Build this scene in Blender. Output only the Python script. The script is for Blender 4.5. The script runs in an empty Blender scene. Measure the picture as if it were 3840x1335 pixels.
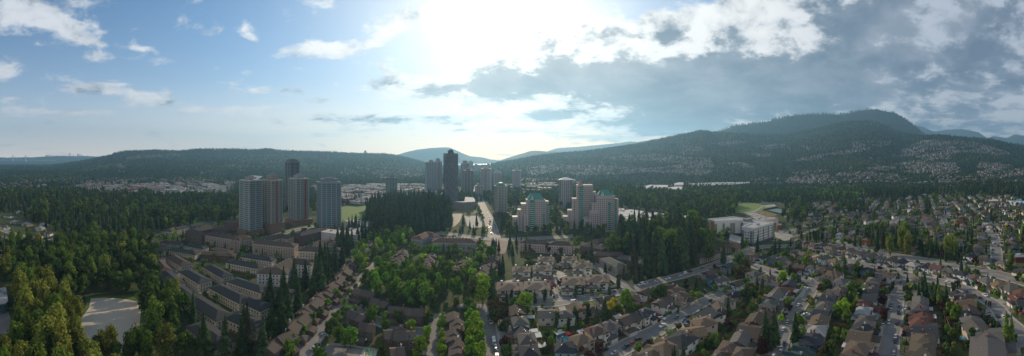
HAZE=1.1e-4
import bpy, math, random
import numpy as np
from mathutils import Vector, Matrix
R = random.Random(7)
NR = np.random.default_rng(11)
PI = math.pi
H = 110.0            # height of the viewpoint
F = 1222.3           # photo pixels per radian
SC = bpy.context.scene
COL = SC.collection
D = bpy.data

# ------------------------------------------------------------------ where things stand
TILES = {'A':(540,820,2.9875),'B':(960,820,2.9875),'C':(1440,780,2.9875),'D':(600,1035,2.9875),'E':(1080,1035,2.9875),
 'F':(1440,1035,2.9875),'G':(1840,840,2.9875),'H':(2240,840,2.9875),'I':(1840,1035,2.9875),'J':(2240,1035,2.9875),
 'K':(2640,840,2.9875),'L':(2640,1035,2.9875),'M':(3000,840,2.9875),'N':(3000,1035,2.9875),'O':(3360,840,2.9875),
 'P':(3360,1035,2.9875),'Q':(2640,640,3.733),'R':(3240,640,3.733),
 'a':(0,500,2.2406),'b':(640,500,2.2406),'c':(1280,500,2.2406),'d':(1920,500,2.2406),'e':(2560,500,2.2406),'f':(3200,500,2.2406),
 'g':(0,900,2.0594),'s':(0,0,1.0)}
def src(t, x, y):
    o = TILES[t]
    return o[0] + x / o[2], o[1] + y / o[2]
def w_of(sx, sy, h=0.0):
    """surveyed bearing and dip -> a point on the flat ground (or on a level h above it)"""
    az = (sx - 1920) / F
    r = (H - h) * F / max(sy - 592, 8)
    return Vector((r * math.sin(az), r * math.cos(az), 0))
def G(t, x, y, h=0.0):
    return w_of(*src(t, x, y), h)
def pts(s, h=0.0):
    """'J100,896 420,730' -> points; a letter switches the survey sheet"""
    out, t = [], 's'
    for k in s.split():
        if k[0].isalpha():
            t, k = k[0], k[1:]
        x, y = k.split(',')
        out.append(G(t, float(x), float(y), h))
    return out
def inside(p, poly):
    x, y, c = p[0], p[1], False
    n = len(poly)
    for i in range(n):
        a, b = poly[i], poly[i - 1]
        if (a[1] > y) != (b[1] > y) and x < (b[0]-a[0]) * (y-a[1]) / (b[1]-a[1]) + a[0]:
            c = not c
    return c

# ridge lines: (bearing column, crest row)
def tab(s):
    a = np.array([[float(v) for v in k.split(',')] for k in s.split()])
    return a[:,0], a[:,1]
C1 = tab('-400,640 150,640 223,622 330,604 420,584 430,577 469,571 576,567 669,569 736,563 870,562 960,565 1000,561 1060,569 1127,572 1228,575 1362,580 1442,580 1495,588 1560,604 1600,616 1650,634 1780,632 1838,620 1880,612 1920,606 2009,589 2099,578 2188,571 2299,557 2411,542 2500,522 2560,508 2630,494 2690,502 2800,508 2947,512 3081,482 3174,461 3255,458 3295,466 3375,502 3440,512 3469,513 3522,511 3616,519 3716,526 3777,539 3840,550 4200,560')
R1 = tab('-400,3600 1500,3600 1900,3200 2600,3300 3081,3400 3375,3300 3469,2700 4200,2600')
RF = tab('-400,1900 223,1900 500,1650 1400,1900 1650,2600 1780,2600 1950,1800 2400,1500 2700,1350 3200,1150 3500,1050 3840,950 4200,900')
C2 = tab('-400,700 1700,700 1850,612 1880,600 1920,587 1960,575 1987,567 2009,565 2054,569 2120,571 2190,572 2313,547 2384,533 2450,520 2560,503 2640,500 2690,494 2750,472 2880,456 2947,438 3000,430 3108,427 3150,430 3188,422 3241,412 3288,410 3315,418 3355,423 3389,442 3429,472 3469,505 3520,560 3600,600 4200,640')
R2 = tab('-400,6000 1900,6000 2300,5200 2690,4500 4200,4400')
C3 = tab('-400,589 100,589 300,588 580,590 640,600 1380,604 1481,581 1530,569 1562,562 1616,555 1670,550 1683,550 1700,556 1726,567 1762,582 1816,586 1838,592 1878,600 1900,600 2030,600 2054,567 2090,556 2188,548 2246,541 2366,525 2420,532 2500,540 3380,480 3422,465 3462,472 3502,489 3549,485 3603,482 3670,492 3703,517 3723,510 3777,518 3804,506 3840,512 4200,520')
R3 = tab('-400,8800 700,8800 1400,7400 1900,7400 2060,9000 4200,9000')
rn = np.random.default_rng(5)
WAVES = [(rn.uniform(-1,1)/s, rn.uniform(-1,1)/s, rn.uniform(0,6.28), a) for s, a in [(60,1),(90,2),(140,3),(200,4),(300,7),(420,9),(600,12),(150,3),(250,6),(500,10)]]
def land(x, y):
    """height of the land (vectorised)"""
    x = np.asarray(x, float); y = np.asarray(y, float)
    r = np.hypot(x, y)
    az = np.arctan2(x, y)
    sx = 1920 + az * F
    def lvl(C, RR, tree):
        rr = np.interp(sx, *RR)
        return rr, np.maximum(H + rr * (592 - np.interp(sx, *C)) / F - tree, 0)
    r1, z1 = lvl(C1, R1, 0); r2, z2 = lvl(C2, R2, 0); r3, z3 = lvl(C3, R3, 0)
    rf = np.interp(sx, *RF)
    z = np.zeros_like(r)
    t = np.clip((r - rf) / (r1 - rf), 0, 1)
    z = np.where(r <= r1, z1 * t ** 1.25, z)
    m12 = (r1 + r2) / 2; v12 = np.minimum(z1, z2) * 0.55
    t = np.clip((r - r1) / (m12 - r1), 0, 1)
    z = np.where((r > r1) & (r <= m12), z1 + (v12 - z1) * (t*t*(3-2*t)), z)
    t = np.clip((r - m12) / (r2 - m12), 0, 1)
    z = np.where((r > m12) & (r <= r2), v12 + (z2 - v12) * t ** 1.1, z)
    m23 = (r2 + r3) / 2; v23 = np.minimum(z2, z3) * 0.5
    t = np.clip((r - r2) / (m23 - r2), 0, 1)
    z = np.where((r > r2) & (r <= m23), z2 + (v23 - z2) * (t*t*(3-2*t)), z)
    t = np.clip((r - m23) / (r3 - m23), 0, 1)
    z = np.where((r > m23) & (r <= r3), v23 + (z3 - v23) * t, z)
    z = np.where(r > r3, z3 * np.clip(1 - (r - r3) / 3000, 0, 1), z)
    n = sum(a * np.sin(x*p + y*q + f) for p, q, f, a in WAVES)
    near = np.minimum(np.minimum(np.abs(r-r1)/400, np.abs(r-r2)/500), 1) * 0.8 + 0.2
    z = z + n * np.clip(z / 120, 0, 1) * near
    z = np.where(np.abs(az) > 2.2, 0, z)
    return np.maximum(z, 0)
_hr=np.geomspace(250,14000,1100); _hs=np.arange(-60,3901,6.0)
def _table():
    A=((_hs-1920)/F)[:,None]; zz=land(_hr[None]*np.sin(A),_hr[None]*np.cos(A))
    return zz,np.minimum.accumulate(592+(H-zz)/_hr[None]*F,axis=1)
_hz,_hrow=_table()
def hit(sx, sy):
    """first ground point met on a bearing at a row, hills included"""
    i=int(round((sx+60)/6)); i=max(0,min(len(_hs)-1,i)); az=(sx-1920)/F
    k=int(np.searchsorted(-_hrow[i],-sy))
    if k>=len(_hr): return None
    r=_hr[k]
    return Vector((r*math.sin(az),r*math.cos(az),_hz[i][k]))

# ------------------------------------------------------------------ object helpers
def link(name, data, parent=None, loc=None, rz=None, scale=None, color=None):
    o = D.objects.new(name, data)
    COL.objects.link(o)
    if parent is not None: o.parent = parent
    if loc is not None: o.location = loc
    if rz is not None: o.rotation_euler = (0, 0, rz)
    if scale is not None: o.scale = scale
    if color is not None: o.color = (color[0], color[1], color[2], 1)
    return o
def tag(o, label, cat=None, group=None, kind=None):
    if label: o['label'] = label
    if cat: o['category'] = cat
    if group: o['group'] = group
    if kind: o['kind'] = kind
    return o
def thing(name, label, cat, loc, rz=0, group=None, scale=None):
    return tag(link(name, None, None, loc, rz, scale), label, cat, group)

class MB:
    """collects faces, becomes one mesh"""
    def __init__(s): s.v=[]; s.f=[]; s.m=[]
    def quad(s, *p, m=0):
        n=len(s.v); s.v += [tuple(q) for q in p]; s.f.append(tuple(range(n,n+len(p)))); s.m.append(m)
    def box(s, x0,x1,y0,y1,z0,z1, m=0, top=True, bot=False, tm=None):
        n=len(s.v)
        s.v += [(x0,y0,z0),(x1,y0,z0),(x1,y1,z0),(x0,y1,z0),(x0,y0,z1),(x1,y0,z1),(x1,y1,z1),(x0,y1,z1)]
        fs=[(0,1,5,4),(1,2,6,5),(2,3,7,6),(3,0,4,7)]
        for f in fs: s.f.append(tuple(n+i for i in f)); s.m.append(m)
        if top: s.f.append((n+4,n+5,n+6,n+7)); s.m.append(m if tm is None else tm)
        if bot: s.f.append((n+3,n+2,n+1,n)); s.m.append(m)
    def prism(s, poly, z0, z1, m=0, tm=None, cap=True):
        """poly: xy list, counter-clockwise"""
        a = sum(poly[i-1][0]*poly[i][1]-poly[i][0]*poly[i-1][1] for i in range(len(poly)))
        if a < 0: poly = poly[::-1]
        n=len(s.v); k=len(poly)
        s.v += [(p[0],p[1],z0) for p in poly]+[(p[0],p[1],z1) for p in poly]
        for i in range(k):
            j=(i+1)%k; s.f.append((n+i,n+j,n+k+j,n+k+i)); s.m.append(m)
        if cap: s.f.append(tuple(n+k+i for i in range(k))); s.m.append(m if tm is None else tm)
    def ring(s, cx,cy,rad,z0,z1,n=10,m=0,r2=None,cap=True):
        r2 = rad if r2 is None else r2
        b=len(s.v)
        for z,q in ((z0,rad),(z1,r2)):
            s.v += [(cx+q*math.cos(2*PI*i/n),cy+q*math.sin(2*PI*i/n),z) for i in range(n)]
        for i in range(n):
            j=(i+1)%n; s.f.append((b+i,b+j,b+n+j,b+n+i)); s.m.append(m)
        if cap: s.f.append(tuple(b+n+i for i in range(n))); s.m.append(m)
    def tube(s, a, b, r=0.1, n=6, m=0):
        a=Vector(a); b=Vector(b); d=(b-a).normalized()
        u=d.orthogonal().normalized(); w=d.cross(u)
        k=len(s.v)
        for p in (a,b):
            for i in range(n):
                t=2*PI*i/n; s.v.append(tuple(p+u*r*math.cos(t)+w*r*math.sin(t)))
        for i in range(n):
            j=(i+1)%n; s.f.append((k+i,k+j,k+n+j,k+n+i)); s.m.append(m)
    def mesh(s, name, mats):
        me=D.meshes.new(name); me.from_pydata(s.v,[],s.f)
        for q in mats: me.materials.append(q)
        if len(mats)>1: me.polygons.foreach_set('material_index', s.m)
        me.update(); return me
def tri_mesh(name, V, T, mat, tint=None):
    V=np.asarray(V,np.float32); T=np.asarray(T,np.int32)
    me=D.meshes.new(name)
    me.vertices.add(len(V)); me.vertices.foreach_set('co', V.ravel())
    me.loops.add(T.size); me.loops.foreach_set('vertex_index', T.ravel())
    me.polygons.add(len(T)); me.polygons.foreach_set('loop_start', np.arange(0,T.size,3,dtype=np.int32))
    me.polygons.foreach_set('loop_total', np.full(len(T),3,np.int32))
    if tint is not None:
        a=me.attributes.new('tint','FLOAT_COLOR','POINT')
        a.data.foreach_set('color', np.concatenate([tint,np.ones((len(tint),1))],1).astype(np.float32).ravel())
    me.materials.append(mat)
    me.update(calc_edges=True); me.validate() if False else None
    return me

# ------------------------------------------------------------------ materials
def nodes(name):
    m=D.materials.new(name); m.use_nodes=True
    nt=m.node_tree; nt.nodes.clear()
    out=nt.nodes.new('ShaderNodeOutputMaterial')
    return m,nt,out
def N(nt,t,**k):
    n=nt.nodes.new(t)
    for a,b in k.items():
        if a.startswith('i_'):
            key=a[2:]; key=int(key) if key.isdigit() else key.replace('_',' ')
            n.inputs[key].default_value=b
        else: setattr(n,a,b)
    return n
def mat(name, col, rough=0.8, var=0.25, scale=1.0, metal=0.0, spec=0.3, detail=3, col2=None, obj=False, attr=None, bump=0, fine=None):
    """colour modulated by world-space noise; obj=True takes the object's own colour, attr a tint attribute"""
    m,nt,out=nodes(name)
    b=N(nt,'ShaderNodeBsdfPrincipled'); L=nt.links.new
    b.inputs['Roughness'].default_value=rough; b.inputs['Metallic'].default_value=metal
    b.inputs['Specular IOR Level'].default_value=spec
    L(b.outputs[0],out.inputs[0])
    g=N(nt,'ShaderNodeNewGeometry')
    nz=N(nt,'ShaderNodeTexNoise'); nz.inputs['Scale'].default_value=scale; nz.inputs['Detail'].default_value=detail
    L(g.outputs['Position'],nz.inputs['Vector'])
    if obj: c=N(nt,'ShaderNodeObjectInfo').outputs['Color']
    elif attr: c=N(nt,'ShaderNodeAttribute',attribute_name=attr).outputs['Color']
    else:
        rgb=N(nt,'ShaderNodeRGB'); rgb.outputs[0].default_value=(*col,1); c=rgb.outputs[0]
    if col2:
        mx=N(nt,'ShaderNodeMix',data_type='RGBA'); mr=N(nt,'ShaderNodeMapRange'); mr.inputs[1].default_value=0.4; mr.inputs[2].default_value=0.6
        L(nz.outputs[0],mr.inputs[0]); L(mr.outputs[0],mx.inputs[0]); L(c,mx.inputs[6]); mx.inputs[7].default_value=(*col2,1); c=mx.outputs[2]
        nz2=N(nt,'ShaderNodeTexNoise'); nz2.inputs['Scale'].default_value=fine or scale*8; nz2.inputs['Detail'].default_value=3
        L(g.outputs['Position'],nz2.inputs['Vector']); src_n=nz2.outputs[0]
    else: src_n=nz.outputs[0]
    mr2=N(nt,'ShaderNodeMapRange'); mr2.inputs[1].default_value=0.25; mr2.inputs[2].default_value=0.75
    mr2.inputs[3].default_value=1-var; mr2.inputs[4].default_value=1+var
    L(src_n,mr2.inputs[0])
    vm=N(nt,'ShaderNodeVectorMath',operation='SCALE'); L(c,vm.inputs[0]); L(mr2.outputs[0],vm.inputs['Scale'])
    L(vm.outputs[0],b.inputs['Base Color'])
    if bump:
        bp=N(nt,'ShaderNodeBump'); bp.inputs['Strength'].default_value=bump; L(src_n,bp.inputs['Height']); L(bp.outputs[0],b.inputs['Normal'])
    return m
def leaf_mat(name, attr=None, trans=0.42):
    m,nt,out=nodes(name); L=nt.links.new
    c=N(nt,'ShaderNodeAttribute',attribute_name=attr).outputs['Color'] if attr else N(nt,'ShaderNodeObjectInfo').outputs['Color']
    g=N(nt,'ShaderNodeNewGeometry')
    mr=N(nt,'ShaderNodeMapRange'); mr.inputs[3].default_value=0.5; mr.inputs[4].default_value=1.6
    L(g.outputs['Random Per Island'],mr.inputs[0])
    vm=N(nt,'ShaderNodeVectorMath',operation='SCALE'); L(c,vm.inputs[0]); L(mr.outputs[0],vm.inputs['Scale'])
    d=N(nt,'ShaderNodeBsdfDiffuse'); t=N(nt,'ShaderNodeBsdfTranslucent')
    L(vm.outputs[0],d.inputs[0])
    vm2=N(nt,'ShaderNodeVectorMath',operation='MULTIPLY'); vm2.inputs[1].default_value=(1.35,1.45,0.7); L(vm.outputs[0],vm2.inputs[0]); L(vm2.outputs[0],t.inputs[0])
    mx=N(nt,'ShaderNodeMixShader'); mx.inputs[0].default_value=trans
    L(d.outputs[0],mx.inputs[1]); L(t.outputs[0],mx.inputs[2]); L(mx.outputs[0],out.inputs[0])
    return m
def glassy(name, col, rough=0.12, spec=0.6, metal=0.0, obj=False):
    m=mat(name,col,rough=rough,var=0.12,scale=0.35,spec=spec,metal=metal,obj=obj); return m
M={}
M['asphalt']=mat('asphalt',(0.185,0.175,0.16),0.85,0.22,0.12,spec=0.2,detail=6)
M['avenue']=mat('worn_asphalt',(0.21,0.185,0.16),0.8,0.2,0.1,spec=0.2,detail=6)
M['walk']=mat('concrete_walk',(0.3,0.285,0.26),0.85,0.15,0.4)
M['drive']=mat('driveway_concrete',(0.27,0.25,0.225),0.85,0.3,0.09)
M['line']=mat('road_paint',(0.6,0.6,0.56),0.7,0.15,2)
M['gravel']=mat('gravel',(0.46,0.395,0.305),0.95,0.1,0.6,detail=8)
M['dirt']=mat('dirt',(0.25,0.185,0.14),0.95,0.2,0.08,detail=8)
M['grass']=mat('lawn_grass',(0.05,0.11,0.018),0.95,0.35,0.15,detail=6,col2=(0.09,0.115,0.03),fine=1.2)
M['drygrass']=mat('dry_grass',(0.2,0.14,0.045),0.95,0.3,0.2,detail=5,col2=(0.09,0.09,0.03),fine=1.0)
M['park']=mat('park_grass',(0.11,0.19,0.03),0.95,0.2,0.05,detail=5,col2=(0.13,0.16,0.035))
M['court']=mat('court_surface',(0.1,0.19,0.19),0.8,0.1,0.2)
M['roof']=mat('roof_shingles',(1,1,1),0.9,0.22,1.6,obj=True,detail=5,spec=0.12)
M['wall']=mat('painted_siding',(1,1,1),0.7,0.08,0.8,obj=True)
M['trim']=mat('white_trim',(0.45,0.45,0.43),0.6,0.05,1)
M['garage']=mat('garage_panels',(0.5,0.49,0.46),0.6,0.1,0.7)
M['glass']=glassy('window_glass',(0.035,0.045,0.055),0.15,0.7)
M['brick']=mat('brick',(0.2,0.07,0.045),0.85,0.25,1.5)
M['bark']=mat('bark',(0.075,0.055,0.04),0.95,0.3,2)
M['wood']=mat('fence_wood',(0.17,0.105,0.06),0.9,0.3,0.7)
M['metal']=mat('galvanised_metal',(0.35,0.36,0.37),0.45,0.1,1,metal=0.5)
M['tarroof']=mat('flat_roofing',(0.33,0.32,0.31),0.9,0.15,0.12,detail=6)
M['flatobj']=mat('coloured_flat_roof',(1,1,1),0.85,0.15,0.15,obj=True,detail=6)
M['carpaint']=mat('car_paint',(1,1,1),0.28,0.0,1,spec=0.6,obj=True)
M['rubber']=mat('rubber',(0.02,0.02,0.02),0.9,0.1,2)
M['leaf']=leaf_mat('foliage')
M['needle']=leaf_mat('needles',trans=0.2)
M['leaft']=leaf_mat('foliage_mass','tint',0.3)
M['tint']=mat('tinted_surface',(1,1,1),0.8,0.1,0.6,attr='tint')
M['water']=mat('pool_water',(0.03,0.35,0.45),0.1,0.1,1,spec=0.6)
M['inlet']=mat('inlet_water',(0.25,0.3,0.33),0.25,0.05,0.01,spec=0.8)
M['poly']=mat('patio_roof_sheet',(0.45,0.46,0.46),0.85,0.08,1)
M['concrete']=mat('tower_concrete',(0.36,0.35,0.34),0.8,0.12,0.25)
M['canvas']=mat('canvas',(1,1,1),0.8,0.05,1,obj=True)

ORD=['zeroth','first','second','third','fourth','fifth','sixth','seventh','eighth','ninth','tenth','eleventh','twelfth','thirteenth','fourteenth','fifteenth','sixteenth','seventeenth','eighteenth','nineteenth','twentieth','twenty-first','twenty-second','twenty-third','twenty-fourth','twenty-fifth','twenty-sixth','twenty-seventh','twenty-eighth','twenty-ninth','thirtieth']
def nth(i): return ORD[i] if i<len(ORD) else str(i)+'th'
# ------------------------------------------------------------------ camera, sun, sky
cd=D.cameras.new('camera'); cam=D.objects.new('camera',cd); COL.objects.link(cam)
cam.location=(0,0,H); cam.rotation_euler=(PI/2,0,0)
cd.type='PANO'; cd.panorama_type='CENTRAL_CYLINDRICAL'
cd.central_cylindrical_range_u_min=-1920/F; cd.central_cylindrical_range_u_max=1920/F
cd.central_cylindrical_range_v_min=-(1335-592)/F; cd.central_cylindrical_range_v_max=592/F
cd.central_cylindrical_radius=1.0
cd.clip_start=0.5; cd.clip_end=60000
SC.camera=cam
SUN_AZ=math.radians(-1.5); SUN_EL=math.radians(22)
sd=Vector((math.sin(SUN_AZ)*math.cos(SUN_EL),math.cos(SUN_AZ)*math.cos(SUN_EL),math.sin(SUN_EL)))
sl=D.lights.new('sun','SUN'); sl.energy=5.0; sl.angle=math.radians(0.6); sl.color=(1.0,0.82,0.58)
so=D.objects.new('sun',sl); COL.objects.link(so); so.rotation_euler=sd.to_track_quat('Z','Y').to_euler(); so.location=(0,0,400)

W=D.worlds.new('World'); SC.world=W; W.use_nodes=True
nt=W.node_tree; nt.nodes.clear(); L=nt.links.new
wo=nt.nodes.new('ShaderNodeOutputWorld'); bg=nt.nodes.new('ShaderNodeBackground'); bg.inputs[1].default_value=0.1
L(bg.outputs[0],wo.inputs[0])
def mth(op,a,b=None,c=None,clamp=False):
    n=nt.nodes.new('ShaderNodeMath'); n.operation=op; n.use_clamp=clamp
    for i,v in enumerate((a,b,c)):
        if v is None: continue
        if isinstance(v,(int,float)): n.inputs[i].default_value=v
        else: L(v,n.inputs[i])
    return n.outputs[0]
def cmb(x,y,z=0):
    n=nt.nodes.new('ShaderNodeCombineXYZ')
    for i,v in enumerate((x,y,z)):
        if isinstance(v,(int,float)): n.inputs[i].default_value=v
        else: L(v,n.inputs[i])
    return n.outputs[0]
def noise(vec,scale,detail,rough=0.55,dist=0.0,off=0.0):
    n=nt.nodes.new('ShaderNodeTexNoise'); n.noise_dimensions='3D'
    n.inputs['Scale'].default_value=scale; n.inputs['Detail'].default_value=detail; n.inputs['Roughness'].default_value=rough; n.inputs['Distortion'].default_value=dist
    L(vec,n.inputs['Vector']); return n.outputs[0]
def ramp(v,a,b,x=0.0,y=1.0,smooth=True):
    n=nt.nodes.new('ShaderNodeMapRange'); n.clamp=True
    if smooth: n.interpolation_type='SMOOTHSTEP'
    n.inputs[1].default_value=a; n.inputs[2].default_value=b; n.inputs[3].default_value=x; n.inputs[4].default_value=y
    L(v,n.inputs[0]); return n.outputs[0]
def mixc(f,a,b):
    n=nt.nodes.new('ShaderNodeMix'); n.data_type='RGBA'
    if isinstance(f,float): n.inputs[0].default_value=f
    else: L(f,n.inputs[0])
    for i,v in ((6,a),(7,b)):
        if isinstance(v,tuple): n.inputs[i].default_value=(*v,1)
        else: L(v,n.inputs[i])
    return n.outputs[2]
tc=nt.nodes.new('ShaderNodeTexCoord'); sp=nt.nodes.new('ShaderNodeSeparateXYZ'); L(tc.outputs['Generated'],sp.inputs[0])
dx,dy,dz=sp.outputs
hr=mth('SQRT',mth('ADD',mth('MULTIPLY',dx,dx),mth('MULTIPLY',dy,dy)))
U=mth('ARCTAN2',dx,dy); V=mth('DIVIDE',dz,mth('MAXIMUM',hr,0.02))
Vc=mth('MAXIMUM',V,0.0)
# cloud field coordinates: layers flatten towards the horizon
ly=mth('LOGARITHM',mth('ADD',Vc,0.11),2.71828)
P1=cmb(mth('MULTIPLY',U,3.0),mth('MULTIPLY',ly,2.0),0.0)
P2=cmb(mth('MULTIPLY',U,3.0),mth('MULTIPLY',ly,2.6),7.3)
def bank(sx,sy,rx,ry,amp,tilt=0.0):
    """a cloud bank centred on a bearing and elevation"""
    u0=(sx-1920)/F; v0=(592-sy)/F
    a=mth('SUBTRACT',U,u0); b=mth('SUBTRACT',V,v0)
    if tilt: b=mth('ADD',b,mth('MULTIPLY',a,tilt))
    a=mth('MULTIPLY',a,F/rx); b=mth('MULTIPLY',b,F/ry)
    q=mth('ADD',mth('MULTIPLY',a,a),mth('MULTIPLY',b,b))
    return mth('MULTIPLY',mth('EXPONENT',mth('MULTIPLY',q,-1.0)),amp)
def total(l):
    s=bank(*l[0])
    for k in l[1:]: s=mth('ADD',s,bank(*k))
    return s
COVER=[(60,40,150,75,.60,0),(190,80,150,60,.62,.45),(290,135,70,30,.4,.35),(30,270,100,32,.46,0),(330,215,70,22,.30,0),(380,165,60,14,.25,.1),(500,182,120,14,.34,.1),(540,180,40,10,.2,0),
 (60,400,240,34,.46,.12),(330,330,180,36,.42,.14),(280,425,220,22,.36,0),(640,385,180,26,.44,.15),(760,420,160,18,.34,0),(700,65,80,24,.36,-.3),(815,115,60,26,.32,-.4),(925,110,40,34,.32,.3),(620,350,60,8,.2,0),(540,505,50,10,.3,0),(200,455,50,14,.25,0),
 (1090,190,130,34,.44,-.1),(1230,190,120,34,.42,.1),(1340,185,80,30,.42,-.3),(1420,150,60,26,.3,-.5),(1500,75,120,55,.44,-.3),(1120,260,60,14,.25,0),(1180,378,60,12,.46,0),(1640,120,60,30,.15,0),(1500,340,160,30,.2,0),
 (1360,452,340,28,.44,0),(1600,440,240,12,.30,0),(1250,440,500,40,.14,0),(1720,490,280,10,.28,0),(2060,430,170,24,.55,0),
 (1720,325,280,40,.60,0),(1900,300,300,60,.26,0),(2160,150,160,60,.52,0),(2100,230,220,60,.48,0),(2320,290,420,120,.75,0),(2300,120,210,50,.42,0),(2520,90,170,55,.42,0),(2650,150,260,70,.50,0),
 (2700,340,540,120,.85,0),(2520,450,210,60,.62,0),(2640,30,140,40,.3,.5),(2450,70,60,20,.25,0),(2950,130,260,220,.62,0),(3150,250,560,280,.85,0),(3500,200,560,460,.85,0),(3700,450,460,100,.5,0),(3000,470,560,80,.55,0),(2300,520,220,18,.25,0)]
DARK=[(2140,135,130,42,.55,0),(2450,135,150,26,.4,0),(2560,150,110,26,.45,0),(2700,150,90,24,.35,0),(1740,332,220,28,.75,0),(1930,330,160,50,.7,0),(2180,290,360,75,.95,.06),(2480,380,340,90,.95,.1),(2850,315,430,80,.95,0),(2540,445,180,50,.75,0),(2060,436,170,18,.85,0),(2400,450,60,30,.3,0),(1380,455,300,18,.7,0),(1620,438,180,10,.5,0),(2500,505,220,14,.4,0),(1750,490,220,8,.3,0),
 (3200,110,160,140,.95,-.3),(3430,215,260,60,.95,0),(3750,120,260,120,.6,0),(3050,330,400,50,.55,0),(3500,400,520,80,.5,0),(3780,280,150,80,.5,0),(3000,470,300,40,.4,0),(3650,500,300,40,.45,0),(2750,250,260,50,.5,0),(3000,270,200,50,.5,0),(3600,60,300,60,.35,0),(2330,200,120,30,.4,0),(2600,230,300,40,.35,0),(3250,60,260,80,.45,0),(3500,300,400,60,.3,0),(2980,400,260,40,.4,0),(2900,150,60,40,.2,0)]
cov=total(COVER); dark=total(DARK)
nm=noise(P1,2.7,10,0.6,0.25); n2=noise(P2,2.4,10,0.62,0.3); n3=noise(P1,0.9,5,0.5,0.2); n4=noise(P2,8.0,6,0.6,0.0)
alpha=ramp(mth('ADD',cov,mth('MULTIPLY',mth('SUBTRACT',n2,0.5),2.5)),0.14,0.68)
# thin veil over the lower sky, thickest below the sun
veil=mth('MULTIPLY',mth('EXPONENT',mth('MULTIPLY',Vc,-5.0)),0.85)
sunu=mth('SUBTRACT',U,(1900-1920)/F); sunv=mth('SUBTRACT',V,(592-70)/F)
q=mth('ADD',mth('MULTIPLY',sunu,sunu),mth('MULTIPLY',mth('MULTIPLY',sunv,sunv),1.15))
g1=mth('EXPONENT',mth('MULTIPLY',q,-26.0)); g2=mth('EXPONENT',mth('MULTIPLY',q,-4.5)); g3=mth('EXPONENT',mth('MULTIPLY',q,-1.1))
sky=nt.nodes.new('ShaderNodeTexSky'); sky.sky_type='NISHITA'; sky.sun_disc=False
sky.sun_elevation=SUN_EL; sky.sun_rotation=SUN_AZ; sky.altitude=100; sky.air_density=1.0; sky.dust_density=0.6; sky.ozone_density=2.0
skb=nt.nodes.new('ShaderNodeVectorMath'); skb.operation='MULTIPLY'; L(sky.outputs[0],skb.inputs[0]); skb.inputs[1].default_value=(0.52,0.88,1.13)
base=mixc(veil,skb.outputs[0],(6.8,7.3,7.6))
backfill=mth('MULTIPLY',ramp(mth('ABSOLUTE',U),1.62,2.3),0.5)  # added fill: sky behind the viewpoint brightened to light faces turned towards it
base=mixc(backfill,base,(9.4,8.6,7.6))
base=mixc(mth('MULTIPLY',g2,0.92),base,(9.9,9.5,8.9))
# warm band over the horizon under the sun
warm=mth('MULTIPLY',mth('EXPONENT',mth('MULTIPLY',mth('MULTIPLY',V,V),-60.0)),mth('EXPONENT',mth('MULTIPLY',mth('MULTIPLY',mth('SUBTRACT',U,0.1),mth('SUBTRACT',U,0.1)),-1.1)))
base=mixc(mth('MULTIPLY',mth('EXPONENT',mth('MULTIPLY',Vc,-14.0)),0.8),base,(13.0,11.0,9.2))
base=mixc(mth('MULTIPLY',warm,0.9),base,(22.0,14.5,7.5))
# cloud colour: bright thin edges, blue-grey thick bodies
dk=mth('ADD',dark,mth('ADD',mth('MULTIPLY',mth('SUBTRACT',nm,0.5),3.3),mth('MULTIPLY',mth('SUBTRACT',n4,0.5),1.1)))
thick=mth('MULTIPLY',ramp(dk,0.15,0.85),0.95)
thick=mth('ADD',thick,mth('MULTIPLY',mth('SUBTRACT',1.0,thick),mth('MULTIPLY',ramp(nm,0.40,0.64),0.34)))
lit=mixc(g3,(6.6,6.9,7.4),(11.0,10.6,10.0))
lowwarm=mth('MULTIPLY',mth('EXPONENT',mth('MULTIPLY',Vc,-9.0)),0.55)
lit=mixc(ramp(U,0.75,1.35),lit,(4.4,4.9,5.7))
lit=mixc(lowwarm,lit,(9.5,8.1,6.6))
greyc=mixc(mth('MULTIPLY',g2,0.9),(1.15,1.6,2.3),(2.7,2.9,3.3))
greyc=mixc(mth('ADD',mth('MULTIPLY',ramp(n3,0.60,0.38),0.6),mth('MULTIPLY',ramp(nm,0.62,0.34),0.4)),greyc,mixc(mth('MULTIPLY',g2,0.9),(3.0,3.4,4.1),(5.4,5.3,5.2)))
ccol=mixc(thick,lit,greyc)
col=mixc(alpha,base,ccol)
core=nt.nodes.new('ShaderNodeVectorMath'); core.operation='SCALE'; core.inputs[0].default_value=(26,24,20); L(mth('MULTIPLY',mth('ADD',mth('MULTIPLY',g1,.16),mth('MULTIPLY',mth('EXPONENT',mth('MULTIPLY',q,-8.0)),.07)),mth('SUBTRACT',1.0,mth('MULTIPLY',thick,0.7))),core.inputs['Scale'])
ad=nt.nodes.new('ShaderNodeVectorMath'); ad.operation='ADD'; L(col,ad.inputs[0]); L(core.outputs[0],ad.inputs[1])
# below the horizon only the distance shows
below=ramp(V,-0.02,0.0)
L(mixc(below,(1.2,1.5,1.8),ad.outputs[0]),bg.inputs[0])
W.cycles.sampling_method='MANUAL'; W.cycles.sample_map_resolution=512

vs=SC.view_settings; vs.view_transform='Standard'; vs.look='None'; vs.exposure=0.17; vs.gamma=1.0; vs.use_curve_mapping=False
cy=SC.cycles; cy.use_denoising=True; cy.max_bounces=5; cy.diffuse_bounces=2; cy.glossy_bounces=2; cy.transmission_bounces=3; cy.volume_bounces=0; cy.transparent_max_bounces=4
cy.sample_clamp_indirect=4; cy.caustics_reflective=False; cy.caustics_refractive=False
try: cy.denoising_prefilter='ACCURATE'
except Exception: pass

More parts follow.
